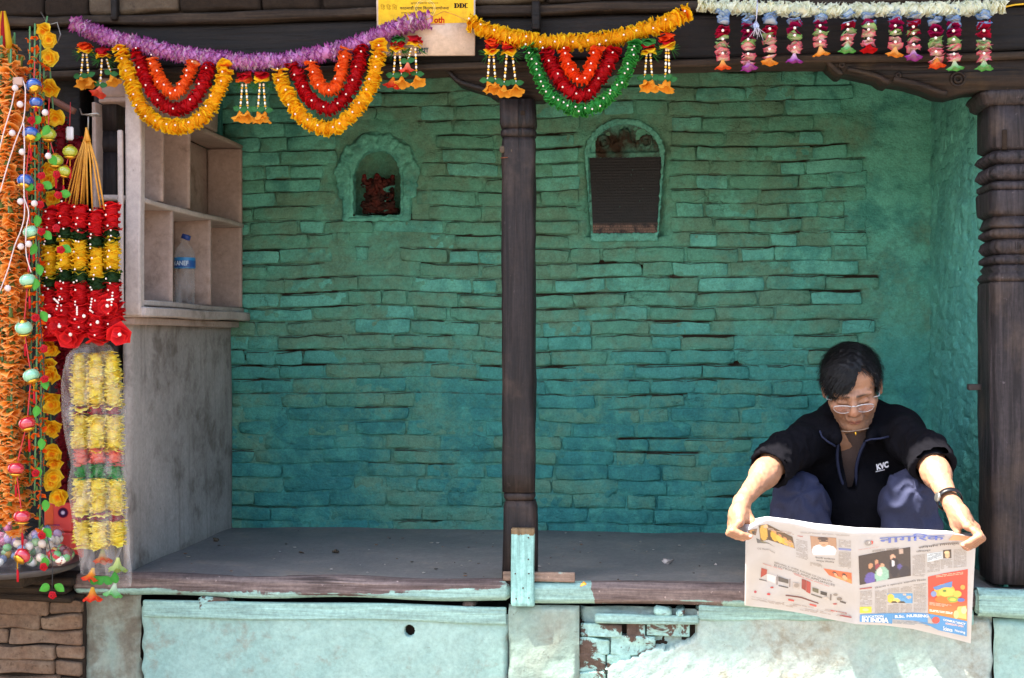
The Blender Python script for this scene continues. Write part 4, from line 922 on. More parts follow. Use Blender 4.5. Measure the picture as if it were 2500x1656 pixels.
def strand(mb, pts, r, step, pal, lobes=7, spiky=False, tilt=0.15, cone=0.25, ruff=0.18, taper=None, seg=None, g=rnd, beads=None, bead_every=6):
    P = [tuple(p) for p in pts]; n0, L = spline(P, 50); c0 = (pal[0] if isinstance(pal, list) else pal)[1]
    tube([tuple(q) for q in spline(P, 14)[0]], [r*(.62 if 0 < i < 13 else .2)*(taper(i/13) if taper else 1) for i in range(14)], 9, mb, c0); n = max(3, int(L/step)); Q, _ = spline(P, n)
    for i in range(n):
        p = Q[i]; t = Q[min(i+1, n-1)]-Q[max(i-1, 0)]; t = t/np.linalg.norm(t)+np.array([g.uniform(-1, 1) for _ in range(3)])*tilt
        pl = pal[g.randrange(len(pal))] if isinstance(pal, list) else pal
        s = g.uniform(0.88, 1.1)*(taper(i/(n-1)) if taper else 1)
        V, F, K = petal_disc(r*s, lobes, *pl, cone=cone*g.choice((-.5, .6, 1)) if cone else 0, ruff=ruff, spiky=spiky, seg=seg, g=g)
        mb.add(xf(V, frame(p, t, g.random()*6.28)), F, K)
        if beads is not None and i % bead_every == 0:
            a = np.array(p)+np.array([g.uniform(-.3, .3)*r, -r*0.9, g.uniform(-.3, .3)*r]); ellipsoid(a, (.0027,)*3, beads, (1, 1, 1), 8, 5)
    return mb
def leaf_mesh(L, w, fold=0.3, col=lin('#3f8f35'), bend=0.2):
    V = []; K = []; n = 7
    for i in range(n+1):
        t = i/n; ww = w*math.sin(math.pi*min(1, t*0.96+0.04))**0.8*(1-0.25*t); z = -bend*L*t*t
        for s in (-1, 0, 1): V.append((s*ww, L*t, z+abs(s)*fold*ww)); k = 0.85+0.2*(s == 0)+rnd.uniform(-.05, .05); K.append(tuple(min(1, c*k) for c in col))
    return np.array(V), [gridF(3, n+1)], np.array(K)
def bell(mb, p, r, h, ct, cb, tilt=(0, 0, 0), lobes=5, g=rnd):
    V = []; K = []; n = 20
    for j, (t, q) in enumerate(((0, .16), (.3, .3), (.6, .48), (.85, .75), (1, 1.0))):
        for i in range(n):
            a = 2*math.pi*i/n; m = 1+(0.22*math.cos(lobes*a)*(t > .7))+0.05*g.uniform(-1, 1)*(t > .5); V.append((r*q*m*math.cos(a), r*q*m*math.sin(a), -h*t+(0.12*h*math.cos(lobes*a+1) if t > .8 else 0)))
            K.append(tuple(ct[k]*(1-t)+cb[k]*t for k in range(3)))
    M = Matrix.Translation(p) @ Matrix.Rotation(tilt[0], 4, 'X') @ Matrix.Rotation(tilt[1], 4, 'Y') @ Matrix.Rotation(g.random()*6, 4, 'Z')
    mb.add(xf(np.array(V), M), [gridF(n, 5, True)], np.array(K)); return mb
def beadstring(mb, p, q, n=9):
    p = np.array(p); q = np.array(q)
    for i in range(n):
        c = p+(q-p)*((i+0.5)/n); h = np.linalg.norm(q-p)/n*0.5
        if i % 2 == 0: ellipsoid(c, (.0032, .0032, h*1.15), mb, lin('#eadfcd'), 8, 5)
        else: ellipsoid(c, (.0036, .0036, h*0.7), mb, lin('#d9a21c'), 8, 5)
M_BEADS = vcol('glazed_beads', 0.25, 0.6)
def tassel(root, u, v, v1, cols, bells, off=((-8, 0), (8, 0)), Y=3.712, s=1.0, green_top=False):
    """flower pair with sprig, bead strings and bell blossoms, hung from a garland"""
    mb = MB(); p = np.array(W(u, v, Y)); dz = 0.014*s
    k = len(cols)
    for i, pl in enumerate(cols):
        for j in range(3 if i == 0 else 2):
            V, F, K = petal_disc(0.0225*s*(1.05 if i == k-1 else .95), 6, *pl, cone=-0.35, ruff=0.22)
            mb.add(xf(V, frame(p+np.array([rnd.uniform(-.003, .003), 0, dz*(0.6*k-i*1.0)-j*0.005]), (rnd.uniform(-.25, .25), rnd.uniform(-.5, -.1), 1), rnd.random()*6)), F, K)
    t = mb.build('tassel', M_PETAL, root)
    sp = MB()
    for q in range(16):
        sgn = -1 if q % 2 else 1; a = p+np.array([sgn*.012, .004, -.014-rnd.random()*.01]); d = np.array([sgn*rnd.uniform(.3, 1), rnd.uniform(-.5, .5), rnd.uniform(-.9, .4)]); d *= 0.026*s/np.linalg.norm(d)
        tube([a, a+d], [.0011, .0004], 4, sp, lin('#2f6e2a'), cap=False)
    sp.build('sprig', M_LEAF, t)
    bd = MB(); bb = []; 
    for i, (du, dv) in enumerate(off):
        e = np.array(W(u+du*1.2, v1+dv, Y+0.004*(i % 2))); beadstring(bd, p+np.array([du*.0006, 0, -.016]), e+np.array([0, 0, .012])); bb.append(e)
    bd.build('bead_string', M_BEADS, t)
    lf = MB()
    for e in bb:
        for sgn in (-1, 1):
            V, F, K = leaf_mesh(.022*s, .009*s, col=lin('#2f6b33')); M = Matrix.Translation(e+np.array([0, -.004, .012])) @ Matrix.Rotation(sgn*R(75)+rnd.uniform(-.3, .3), 4, 'Y') @ Matrix.Rotation(R(90), 4, 'X'); lf.add(xf(V, M), F, K)
    lf.build('leaf', M_LEAF, t)
    for i, e in enumerate(bb):
        c = bells[i % len(bells)]; bell(MB(), e+np.array([0, 0, .010]), .021*s, .026*s, c[0], c[1], (rnd.uniform(-.5, .1), rnd.uniform(-.5, .5), 0)).build('bell_blossom', M_PETAL, t)
    return t
AMB = (lin('#e98f1d'), lin('#fbb13a')); CRL = (lin('#f6a27c'), lin('#f0402c')); RDB = (lin('#e98f1d'), lin('#d92222'))
def path(pts, Y=3.715, wob=0.006): return [tuple(W(u, v, Y+wob*math.sin(i*1.7))) for i, (u, v) in enumerate(pts)]
LEAFTOP = (lin('#2b6a2e'), lin('#3f8a3d'), lin('#4f9c48'))

# purple garland
pt = path(((182, 57), (223, 77), (287, 99), (351, 112), (415, 128), (478, 139), (542, 145), (606, 153), (632, 150), (696, 150), (759, 137), (823, 124), (887, 102), (951, 77), (999, 57), (1040, 49)))
pg = thing('purple_garland', 'purple and white flower garland with two yellow, red and orange loops', 'garland', tuple(W(610, 153, 3.715)))
pearls = MB()
strand(MB(), pt, 0.0275, 0.0052, [PUR, PUR2, PUR], 9, True, 0.22, 0.3, 0.2, seg=26).build('purple_strand', M_PETAL, pg)
def loop(root, pts, pal, r, name, lob=7, Y=3.70, seg=None, be=6, step=0.0056): strand(MB(), path(pts, Y), r, step, pal, lob, False, 0.17, 0.25, 0.17, seg=seg, beads=pearls, bead_every=be).build(name, M_PETAL, root)
loop(pg, ((293, 118), (306, 159), (322, 204), (335, 242), (357, 277), (392, 303), (440, 311), (478, 299), (510, 268), (533, 223), (548, 185), (550, 155)), [YEL, YEL2], .024, 'yellow_loop', Y=3.695)
loop(pg, ((335, 125), (348, 166), (360, 204), (379, 236), (408, 261), (440, 268), (472, 246), (494, 210), (512, 160)), RED, .022, 'red_loop', 8, 3.705, be=9)
loop(pg, ((370, 140), (383, 179), (399, 208), (427, 230), (446, 212), (459, 187), (472, 152)), ORG, .020, 'orange_loop', 6, 3.695, be=4)
loop(pg, ((683, 172), (689, 204), (708, 242), (734, 281), (772, 309), (817, 312), (855, 284), (884, 249), (906, 210), (916, 172), (925, 128), (924, 110)), [YEL, YEL2], .024, 'yellow_loop', Y=3.695)
loop(pg, ((712, 153), (731, 191), (747, 230), (772, 255), (804, 268), (836, 246), (861, 207), (874, 166), (884, 114)), RED, .022, 'red_loop', 8, 3.705, be=7)
loop(pg, ((759, 150), (769, 182), (782, 208), (807, 221), (826, 200), (836, 164), (844, 122)), ORG, .021, 'orange_loop', 6, 3.695, be=6)
tag(pearls.build('pearl_bead', M_PEARL, pg), kind='stuff')
tassel(pg, 207, 117, 198, (DORG, YEL), (AMB,)); tassel(pg, 252, 130, 216, (RED, YEL), (CRL, AMB), ((-6, 4), (16, -24)))
tassel(pg, 596, 190, 280, (RED, ORG), (AMB,)); tassel(pg, 639, 189, 282, (RED, YEL), (AMB,))
tassel(pg, 970, 108, 196, (LEAFTOP, RED, YEL), (RDB, AMB), ((-8, 2), (9, 0))); tassel(pg, 1012, 102, 192, (RED, YEL), (CRL, AMB), ((-14, -30), (4, 2)))
tube([W(1040, 49, 3.70), W(1062, 38, 3.70), W(1084, 28, 3.745), W(1110, 36, 3.70), W(1142, 52, 3.70)], .0013, 5).build('hanging_thread', M_YELCORD, pg)

# yellow garland
yg = thing('yellow_garland', 'yellow flower garland with green, red and orange loops over the post', 'garland', tuple(W(1400, 104, 3.715)))
pearls = MB()
strand(MB(), path(((1142, 54), (1178, 70), (1225, 86), (1273, 96), (1337, 105), (1401, 104), (1465, 99), (1512, 92), (1560, 77), (1608, 64), (1646, 48), (1684, 26))), 0.0265, 0.0060, [YEL, YEL2], 7, False, 0.22, 0.3, 0.2, beads=pearls, bead_every=7).build('yellow_strand', M_PETAL, yg)
loop(yg, ((1290, 114), (1303, 147), (1315, 182), (1331, 217), (1356, 246), (1394, 266), (1426, 270), (1458, 259), (1493, 230), (1519, 198), (1535, 159), (1546, 128), (1549, 104)), [GRN, GRN, (lin('#256f2d'), lin('#3a9644'), lin('#66bf5e'))], .021, 'green_loop', 6, 3.695, be=3)
loop(yg, ((1331, 120), (1347, 159), (1366, 195), (1394, 226), (1429, 235), (1455, 204), (1480, 166), (1502, 117)), RED, .023, 'red_loop', 8, 3.705, be=7)
loop(yg, ((1375, 118), (1385, 153), (1398, 177), (1420, 196), (1439, 172), (1452, 143), (1460, 114)), DORG, .0205, 'orange_loop', 6, 3.693, be=4)
tag(pearls.build('pearl_bead', M_PEARL, yg), kind='stuff')
tassel(yg, 1200, 114, 208, (DORG, RED, YEL), (AMB,), ((-8, 0), (8, 2))); tassel(yg, 1243, 117, 216, (DORG, RED, YEL), (AMB,), ((-10, 2), (14, 0)))
tassel(yg, 1583, 116, 205, (LEAFTOP, RED, YEL2), (AMB,)); tassel(yg, 1629, 102, 205, (DORG, RED, YEL2), (AMB,), ((-4, 0), (5, 3)))

# white garland with short hanging pendants
wg = thing('white_garland', 'white flower garland with a row of short many coloured pendants', 'garland', tuple(W(2080, 22, 3.715)))
wp = path(((1704, 12), (1760, 16), (1842, 19), (1935, 23), (2034, 26), (2130, 24), (2226, 24), (2320, 22), (2400, 19), (2452, 17)))
strand(MB(), wp, 0.0215, 0.0055, WHT, 6, False, 0.25, 0.3, 0.3).build('white_strand', M_PETAL, wg)
BLU = (lin('#e3ecec'), lin('#c3d8ec'), lin('#4f86cc')); MAG = (lin('#8d0f45'), lin('#a60c50'), lin('#b0115a')); LGR = (lin('#e2ecc8'), lin('#b9dc9a'), lin('#8cc873')); PNK = (lin('#f6ead0'), lin('#f2b8bc'), lin('#e54b72')); CRM = (lin('#a50d3a'), lin('#b80d3c'), lin('#bd1040'))
BC = dict(o=(lin('#f6d28a'), lin('#f08c1c')), r=(lin('#f4c96a'), lin('#ee4416')), p=(lin('#eccbe4'), lin('#9a1f96')), g=(lin('#e6efd4'), lin('#4fae4a')), d=(lin('#d01216'), lin('#c60d12')))
for x, yb, b, mg in ((300, 450, 'r', CRM), (460, 455, 'p', MAG), (600, 412, 'o', CRM), (760, 398, 'p', MAG), (920, 345, 'o', MAG), (1100, 316, 'g', CRM), (1230, 316, 'd', MAG), (1400, 348, 'o', MAG), (1515, 371, 'p', CRM), (1655, 435, 'r', MAG), (1770, 457, 'g', MAG), (1965, 452, 'g', CRM)):
    u = 1650+x/2.613; v0 = 33; v1 = yb/2.613; H = v1-v0; mb = MB(); n = max(8, int(H/7.2)); sway = rnd.uniform(-3, 3)
    short = H < 92
    for i in range(n):
        f = i/n; pal = BLU if f < (0.24 if not short else 0.26) else mg if f < 0.50 else LGR if f < 0.64 else PNK
        V, F, K = petal_disc(0.0205*rnd.uniform(.88, 1.08), 6, *pal, cone=rnd.choice((-.3, .3)), ruff=0.22)
        mb.add(xf(V, frame(W(u+sway*f+rnd.uniform(-1, 1), v0+H*0.87*f, 3.712), (rnd.uniform(-.3, .3), rnd.uniform(-.3, .1), -1), rnd.random()*6)), F, K)
    pe = mb.build('pendant', M_PETAL, wg)
    bell(MB(), W(u+sway, v0+H*0.82, 3.71), .0205, .022, BC[b][0], BC[b][1], (rnd.uniform(-.2, .1), rnd.uniform(-.15, .15), 0)).build('bell_blossom', M_PETAL, pe)
    b2 = MB(); 
    for f in (0.3, 0.45, 0.7): ellipsoid(W(u+sway*f, v0+H*f, 3.688), (.004,)*3, b2, nu=8, nv=5)
    b2.build('pearl_bead', M_PEARL, pe)
tb2 = MB(); tube([W(1849, -12, 3.68), W(1848, 30, 3.68), W(1846, 52, 3.68)], .0015, 5, tb2)
for k in range(14): e = W(1846+rnd.uniform(-22, 24), 92+rnd.uniform(-14, 8), 3.68+rnd.uniform(-.01, .01)); tube([W(1846, 50, 3.68), W(1846+rnd.uniform(-8, 8), 62, 3.676), e], .0009, 4, tb2)
tb2.build('tinsel_tie', simple('silver_tinsel', lin('#b9bcd2'), 0.25, 0.6, 0.3, 200, Metallic=0.5), wg)
tube([W(2452, 17, 3.71), W(2478, 12, 3.74), W(2500, 10, 3.74), W(2560, 8, 3.75)], .0022, 6).build('hanging_cord', simple('yellow_cord', lin('#d3a51e'), 0.5), wg)

# milk booth sign behind the garlands
def text_mb(body, quad, mat_col, mb, bold=0.0, surf=None, lift=0.0, align=None):
    """flat letters fitted into a quad (top-left, top-right, bottom-right, bottom-left); surf maps 2-D to 3-D"""
    cu = bpy.data.curves.new('letters', 'FONT'); cu.body = body; cu.offset = bold; cu.resolution_u = 3
    o = bpy.data.objects.new('letters', cu); C.objects.link(o); bpy.context.view_layer.update()
    me = bpy.data.meshes.new_from_object(o.evaluated_get(bpy.context.evaluated_depsgraph_get())); bpy.data.objects.remove(o); bpy.data.curves.remove(cu)
    V = np.zeros(len(me.vertices)*3); me.vertices.foreach_get('co', V); V = V.reshape(-1, 3)
    F = [np.array([list(p.vertices)]) for p in me.polygons]; bpy.data.meshes.remove(me)
    mn, mx = V.min(0), V.max(0); s = (V[:, 0]-mn[0])/(mx[0]-mn[0]); t = 1-(V[:, 1]-mn[1])/(mx[1]-mn[1])
    q = np.array(quad, dtype=float); P2 = ((1-s)*(1-t))[:, None]*q[0]+(s*(1-t))[:, None]*q[1]+(s*t)[:, None]*q[2]+((1-s)*t)[:, None]*q[3]
    mb.add(surf(P2), F, mat_col); return mb
def quad2(x0, y0, x1, y1): return [(x0, y0), (x1, y0), (x1, y1), (x0, y1)]
SGY = 3.742
a, b = W(918, 139, SGY), W(1160, -26, SGY); ym = W(1040, 58, SGY).z; x0, x1, z0, z1 = a.x, b.x, a.z, b.z
sg = thing('shop_sign', 'yellow and white painted tin milk booth sign behind the garland ends', 'sign', ((x0+x1)/2, SGY, z0))
prism([(x0+.004, z0+.004), (x1-.002, z0), (x1, z1), (x0+.006, z1), (x0, z1-.008)], SGY+0.0012, SGY+0.016).build('board', plaster('chipped_sign_white', lin('#cdb9a8'), lin('#c4ad9a'), lin('#7a5a45'), 0.15, 0.6, 0.2), sg, smooth=False)
yel = [(x0+.006, ym), (x1-.004, ym), (x1-.004, z1-.002), (x0+.012, z1-.002), (x0+.006, z1-.01)]
yb_ = MB(); yb_.add([(x, SGY+0.0006, z) for x, z in yel], [np.array([[0, 1, 2, 3, 4]])]); yb_.build('yellow_field', plaster('sign_yellow', lin('#dfae12'), lin('#d6a311'), lin('#8e6a1a'), 0.1, 0.5, 0.15), sg, smooth=False)
ssurf = lambda P: np.array([tuple(W(u, v, SGY)) for u, v in P])
lt = MB(); DK = lin('#3c3428')
text_mb('दुग्ध िवकास संस्थान', quad2(1003, 5, 1070, 11), DK, lt, 0.0, ssurf); text_mb('काठमाडौं दुग्ध िवतरण आयोजना', quad2(976, 15, 1096, 26), DK, lt, 0.01, ssurf); text_mb('सफा ताजा दूध खानुहोस्', quad2(979, 29, 1059, 35), DK, lt, 0.0, ssurf)
text_mb('िड िड िस', quad2(929, 10, 970, 24), lin('#a07c1c'), lt, 0.01, ssurf)
def slab_letter(ch, x, w_, y0, y1):
    st = w_*0.42; P = []
    def box(a0, b0, a1, b1): lt.add(ssurf(quad2(a0, b0, a1, b1)), [np.array([[3, 2, 1, 0]])], lin('#2a2116'))
    box(x, y0, x+st+1.5, y0+1.3); box(x, y1-1.3, x+st+1.5, y1)
    n = 12; pts = []
    if ch == 'D':
        box(x+1, y0+1.3, x+1+st, y1-1.3); angs = np.linspace(-90, 90, n); cx_ = x+st+1.6
    else: angs = np.linspace(-55, -305, n); cx_ = x+w_*0.52
    cy_ = (y0+y1)/2; ro = (w_*0.5 if ch == 'C' else w_*0.55); inn = []
    for aa in angs:
        c, s = math.cos(R(aa)), math.sin(R(aa)); pts.append((cx_+ro*c, cy_+(y1-y0)/2*s)); inn.append((cx_+ro*c*(0.35 if (c > 0) == (ch == 'D') else 0.8), cy_+((y1-y0)/2-1.2)*s))
    V = ssurf(pts+inn); lt.add(V, [np.array([[i, i+1, n+i+1, n+i] for i in range(n-1)])], lin('#2a2116'))
    if ch == 'C': lt.F = lt.F
for i, ch in enumerate('DDC'): slab_letter(ch, 1108.5+i*12.6, 11.5, 8, 20)
text_mb('oth', quad2(1060, 41, 1085, 56.5), lin('#b3121c'), lt, 0.03, ssurf); lt.add(ssurf(quad2(1000, 58.6, 1086, 59.8)), [np.array([[3, 2, 1, 0]])], lin('#b3121c'))
text_mb('सुधा', quad2(1012, 117, 1046, 133), lin('#1f3f52'), lt, 0.02, ssurf)
for rr, ww in ((24, 1.0), (20, .8)):
    A = np.linspace(0, 6.2832, 41); V = ssurf([(1038+(rr+o_)*math.cos(a_), 22+(rr+o_)*math.sin(a_)*0.95) for o_ in (0, ww) for a_ in A]); lt.add(V, [gridF(41, 2)], lin('#e6cf86'))
tag(lt.build('lettering', M_PRINT, sg, smooth=False), kind='stuff')
# ---------------------------------------------------------------- unseen eave, edge placed to shade all but the bench front at right
ev = thing('unseen_eave', 'unseen eave over the facade, its edge placed to shape the sun patch', 'eave', (0, 3.8, 3.4))
def eave(x0, x1, ye, seed):
    n = 40
    for i in range(n):
        a = x0+(x1-x0)*i/n; b = x0+(x1-x0)*(i+1)/n-0.004; V = []
        for y, z in ((ye, 3.2), (3.95, 3.2+(3.95-ye)*0.4)):
            V += [(a, y, z), (b, y, z), (a, y, z+0.05), (b, y, z+0.05)]
        MBx = MB(); MBx.add(V, [np.array([[0, 1, 5, 4], [2, 6, 7, 3], [0, 2, 3, 1], [4, 5, 7, 6], [0, 4, 6, 2], [1, 3, 7, 5]])]); MBx.build('roof_board', M_TILE, ev, smooth=False)
eave(-6.5, 6.0, EAVE_Y, 2)

# ---------------------------------------------------------------- the flower stall on the left
rs = random.Random(41)
def flower_mesh(name, r, pal, layers=2, lobes=7, cone=0.25, ruff=0.2, calyx=None, seed=0):
    g = random.Random(seed); mb = MB()
    for k in range(layers):
        V, F, K = petal_disc(r*(1-0.25*k), lobes, *pal, cone=cone+0.25*k, ruff=ruff, g=g); V[:, 2] += 0.18*r*k; mb.add(xf(V, Matrix.Rotation(g.random()*6, 4, 'Z')), F, K)
    if calyx: lathe([(0.001, -r*0.95), (r*.13, -r*.9), (r*.2, -r*.3), (r*.3, 0)], 7, mb, calyx)
    me = mb.mesh(name); me.materials.append(M_PETAL); return me
MAR = (lin('#ee8a24'), lin('#fba544'), lin('#ffc67e')); SORG = (lin('#e24a0c'), lin('#f4681a'), lin('#fb7e24')); CAR = (lin('#ee8a10'), lin('#f6c012'), lin('#f8d63a'))
mar = [flower_mesh('marigold', .027, MAR, 3, 6, 0.22, .22, lin('#6d7a35'), i) for i in range(5)]
sor = [flower_mesh('orange_flower', .0135, SORG, 1, 4, 0.3, .3, lin('#6f8a3c'), 20+i) for i in range(4)]
car = [flower_mesh('yellow_flower', .026, CAR, 3, 7, 0.2, .3, None, 30+i) for i in range(4)]
def fstring(u, v0, v1, Y, meshes, du, label, name='flower_string', group=None, face=0.0, jit=4, stem_r=.003, stem_col=M_STEM, sway=3, fname=None, pos=None, tiltv=0.35):
    top = W(u, v0, Y); t = thing(name, label, 'flower string', tuple(top), group)
    vs = list(np.arange(v0, v1, du)); f = rs.random()*6
    us = lambda v: u+sway*math.sin(v/170+f)
    tube([W(us(v), v, Y) for v in np.linspace(v0-30, v1, 16)], stem_r, 6).build('stem', stem_col, t)
    for k, v in enumerate(vs):
        p = W(us(v)+rs.uniform(-jit, jit), v+rs.uniform(-4, 4), Y+rs.uniform(-.006, .006)); d = Vector((rs.uniform(-tiltv, tiltv), -face+rs.uniform(-.25, .25), -1+face*0.6))
        inst(fname or meshes[0].name.split('.')[0], meshes[k % len(meshes)], frame(p, d, rs.random()*6, rs.uniform(.85, 1.12)), t)
    return t
MG = 'pale orange flower strings at the left edge'
for i, (u, v0, v1, Y, lab) in enumerate(((3, 118, 1290, 3.50, 'pale orange flower string cut by the left photo edge'), (25, 150, 1265, 3.47, 'pale orange flower string beside the white bulb wire, foremost of them'), (44, 165, 1300, 3.52, 'pale orange flower string nearest the glass lanterns'), (14, 130, 1250, 3.60, 'deeper orange flower string behind the foremost pale one'), (36, 110, 1230, 3.63, 'orange flower string hanging behind, topmost flower at the beam'), (58, 280, 1280, 3.64, 'orange flower string behind the blue glass lanterns'))):
    fstring(u, v0, v1, Y, mar, 23 if i < 3 else 27, lab, group=MG, face=0.15, jit=7)
SGp = 'thin strings of small orange flowers'
for i, (u, v0, v1, Y, lab) in enumerate(((76, 95, 1180, 3.53, 'thin string of small orange flowers right behind the lanterns'), (87, 88, 1235, 3.50, 'longest thin string of small orange flowers with green stems'), (97, 128, 1300, 3.52, 'thin string of small orange flowers ending over the candy bags'), (105, 165, 1180, 3.56, 'thin string of small orange flowers nearest the yellow ones'))):
    fstring(u, v0, v1, Y, sor, 27, lab, group=SGp, face=0.25, jit=7, stem_r=.0026, tiltv=0.6)
ys = thing('flower_string', 'string of big yellow flowers beside the red flower bunch', 'flower string', tuple(W(115, 60, 3.58)))
YP = ((110, 75), (118, 98), (122, 143), (125, 215), (133, 285), (120, 415), (118, 440), (130, 485), (120, 545), (126, 620), (120, 700), (124, 770), (122, 838), (128, 850), (124, 893), (128, 912), (122, 972), (130, 990), (128, 1040), (132, 1048), (128, 1105), (134, 1128), (130, 1165), (126, 1178), (145, 1213))
tube([W(u-2, v, 3.585) for u, v in ((118, 40),)+tuple(YP[::2])], .0024, 6).build('stem', M_STEM, ys)
for k, (u, v) in enumerate(YP): inst('yellow_flower', car[k % 4], frame(W(u, v, 3.57), (rs.uniform(-.5, .6), -1.0, rs.uniform(-.8, .1)), rs.random()*6, rs.uniform(.9, 1.1)), ys)
tube([W(100, 30, 3.72), W(112, 50, 3.70), W(118, 62, 3.66), W(140, 55, 3.66), W(148, 85, 3.66), W(140, 105, 3.64), W(125, 100, 3.6)], .0018, 6).build('wire_hook', M_STEEL, ys)
# tall red and yellow cloth point at the very left
tt = thing('cloth_pennant', 'red and yellow cloth bundle hanging at the top left corner', 'cloth', tuple(W(8, 25, 3.56)))
for s, c in ((-1, '#e0a91a'), (0, '#a3121c'), (1, '#e3b01e')):
    pts = [W(8+s*3, 28, 3.555), W(8+s*8, 60, 3.55), W(10+s*12, 105, 3.545), W(8+s*12, 128, 3.55)]
    tube(pts, [.003, .007, .009, .006], 8, None, lin(c)).build('cloth_fold', M_PETAL, tt)

# strings of little glass lanterns
def lantern(root, u, v, Y, gl, r=.0205, tilt=(0, 0), tassel_=True):
    p = W(u, v, Y); M = Matrix.Translation(p) @ Matrix.Rotation(tilt[0], 4, 'X') @ Matrix.Rotation(tilt[1], 4, 'Y')
    pr = [(r*math.cos(a)**0.8 if abs(math.cos(a)) > 1e-6 else 0.0004, r*0.74*math.sin(a)) for a in np.linspace(-1.35, 1.35, 11)]
    o = lathe(pr, 18, M=M).build('lantern', gl, root)
    cp = MB(); lathe([(.0005, r*.92), (r*.32, r*.9), (r*.42, r*.72), (r*.5, r*.66)], 12, cp, M=M); n = 20
    for sgn in (-1,):
        V = []; 
        for j, (q, z) in enumerate(((.62, -.66), (.75, -.74), (.52, -.92), (.15, -1.05))):
            for i in range(n): a = 2*math.pi*i/n; m = 1+0.14*(i % 2)*(j == 1); V.append(tuple(M@Vector((r*q*m*math.cos(a), r*q*m*math.sin(a), r*z))))
        cp.add(V, [gridF(n, 4, True)])
    cp.build('gilt_cap', M_GOLD, o)
    if tassel_:
        a = M@Vector((0, 0, -r*1.0)); tb_ = MB(); tube([a, a+Vector((0, 0, -.022))], .0016, 5, tb_, lin('#d79a1c')); tube([a+Vector((0, 0, -.020)), a+Vector((0.001, 0, -.030)), a+Vector((0.001, 0, -.052))], [.0022, .0034, .003], 6, tb_, lin('#cf2230')); tb_.build('silk_tassel', M_PETAL, o)
def lstring(label, items, Y, cord, top, rad=.0205):
    t = thing('lantern_string', label, 'lantern string', tuple(W(*top, Y)), 'strings of little lanterns at the flower stall')
    tube([W(*top, Y+.02)]+[W(u, v, Y) for u, v, *_ in items], .0015, 5).build('cord', cord, t)
    for u, v, gl, sc_, tx, ty in items: lantern(t, u, v, Y, gl, rad*sc_, (tx, ty))
lstring('string of blue, green and red glass lanterns with gilt caps', ((82, 209, M_BLUE, 1, -.5, -.5), (88, 250, M_BLUE, .85, 0, 0), (75, 327, M_BLUE, 1.05, -.5, -.2), (62, 442, M_BLUE, 1.05, -.4, 0), (75, 566, M_GREEN, 1, .1, -.3), (68, 684, M_GREEN, 1.05, 0, -.2), (58, 800, M_GREEN, 1.1, .3, 0), (76, 917, M_GREEN, 1.05, -.1, -.4), (66, 1034, M_RED, 1.05, -.1, -.3), (39, 1144, M_RED, 1.02, -.1, 0), (54, 1261, M_RED, 1.05, 0, 0), (55, 1357, M_RED, 1.02, -.9, .3)), 3.43, M_REDCORD, (85, 150))
lstring('string of lime green lanterns with gilt caps beside the golden cords', ((118, 328, M_LIME, 1, 0, 0), (136, 392, M_LIME, 1, 0, 0), (158, 418, M_LIME, .85, 0, .2), (171, 370, M_LIME, .95, 0, 0)), 3.50, M_REDCORD, (120, 240))
# white bulb wire
M_BULB = simple('frosted_bulb', lin('#c9b8b4'), .25, .6, .15, 200)
wl = thing('bulb_wire', 'pale wire with white frosted bulbs over the orange flowers', 'light string', tuple(W(50, 195, 3.41)))
for pts in (((52, 190), (36, 225), (28, 260), (10, 320), (-5, 380)), ((55, 195), (62, 220), (58, 290), (40, 340), (20, 400), (0, 470)), ((58, 300), (60, 370), (58, 440), (60, 520), (52, 560), (36, 600), (22, 650), (8, 690), (-2, 715)), ((58, 480), (70, 520), (64, 560), (64, 620), (76, 665))):
    tube([tuple(q) for q in spline([tuple(W(u, v, 3.405)) for u, v in pts], 26)[0]], .0016, 5).build('wire', M_WIRE, wl)
wbb = wbox(W(35, 200, 3.41).x, W(58, 200, 3.41).x, 3.40, 3.412, W(40, 210, 3.41).z, W(40, 190, 3.41).z, 'x', 3, .002, 0); wbb.build('wire_clip', simple('tan_plastic_clip', lin('#a88878'), .5), wl)
for u, v in ((37, 215), (49, 255), (30, 325), (54, 371), (50, 492), (51, 602), (70, 596), (19, 704), (118, 381), (110, 275), (84, 497)):
    p = W(u, v, 3.40); ellipsoid(p, (.0085, .0080, .0085), nu=12, nv=8).build('bulb', M_BULB, wl); 
# thread of small red roses and leaves
rt = thing('rose_thread', 'dark thread of small red cloth roses and green leaves', 'flower string', tuple(W(95, 280, 3.42)))
tube([tuple(q) for q in spline([tuple(W(u, v, 3.425)) for u, v in ((80, 270), (98, 330), (97, 430), (96, 500), (88, 560), (95, 640), (92, 720), (100, 800), (108, 930), (95, 1020), (104, 1130), (100, 1240), (120, 1330), (128, 1380), (127, 1445))], 60)[0]], .0013, 5).build('thread', simple('black_thread', lin('#20201f'), .6), rt)
def rose(u, v, r=.0115, col='#c41826'):
    mb = MB(); c = lin(col)
    for k in range(3): V, F, K = petal_disc(r*(1-.27*k), 5, tuple(q*.45 for q in c), c, c, cone=-.35+.1*k, ruff=.12); V[:, 2] += .3*r*k; mb.add(xf(V, frame(W(u, v, 3.415), (0.1, -1, rs.uniform(-.3, .3)), rs.random()*6)), F, K)
    return mb.build('rose', M_PETAL, rt)
for u, v in ((100, 428), (96, 458), (97, 500), (100, 565), (76, 293), (137, 426), (141, 477), (136, 557), (147, 610), (85, 775), (106, 852), (108, 925), (86, 1155), (101, 1308), (105, 1385), (127, 1455)): rose(u, v)
LC = lin('#4c9c34')
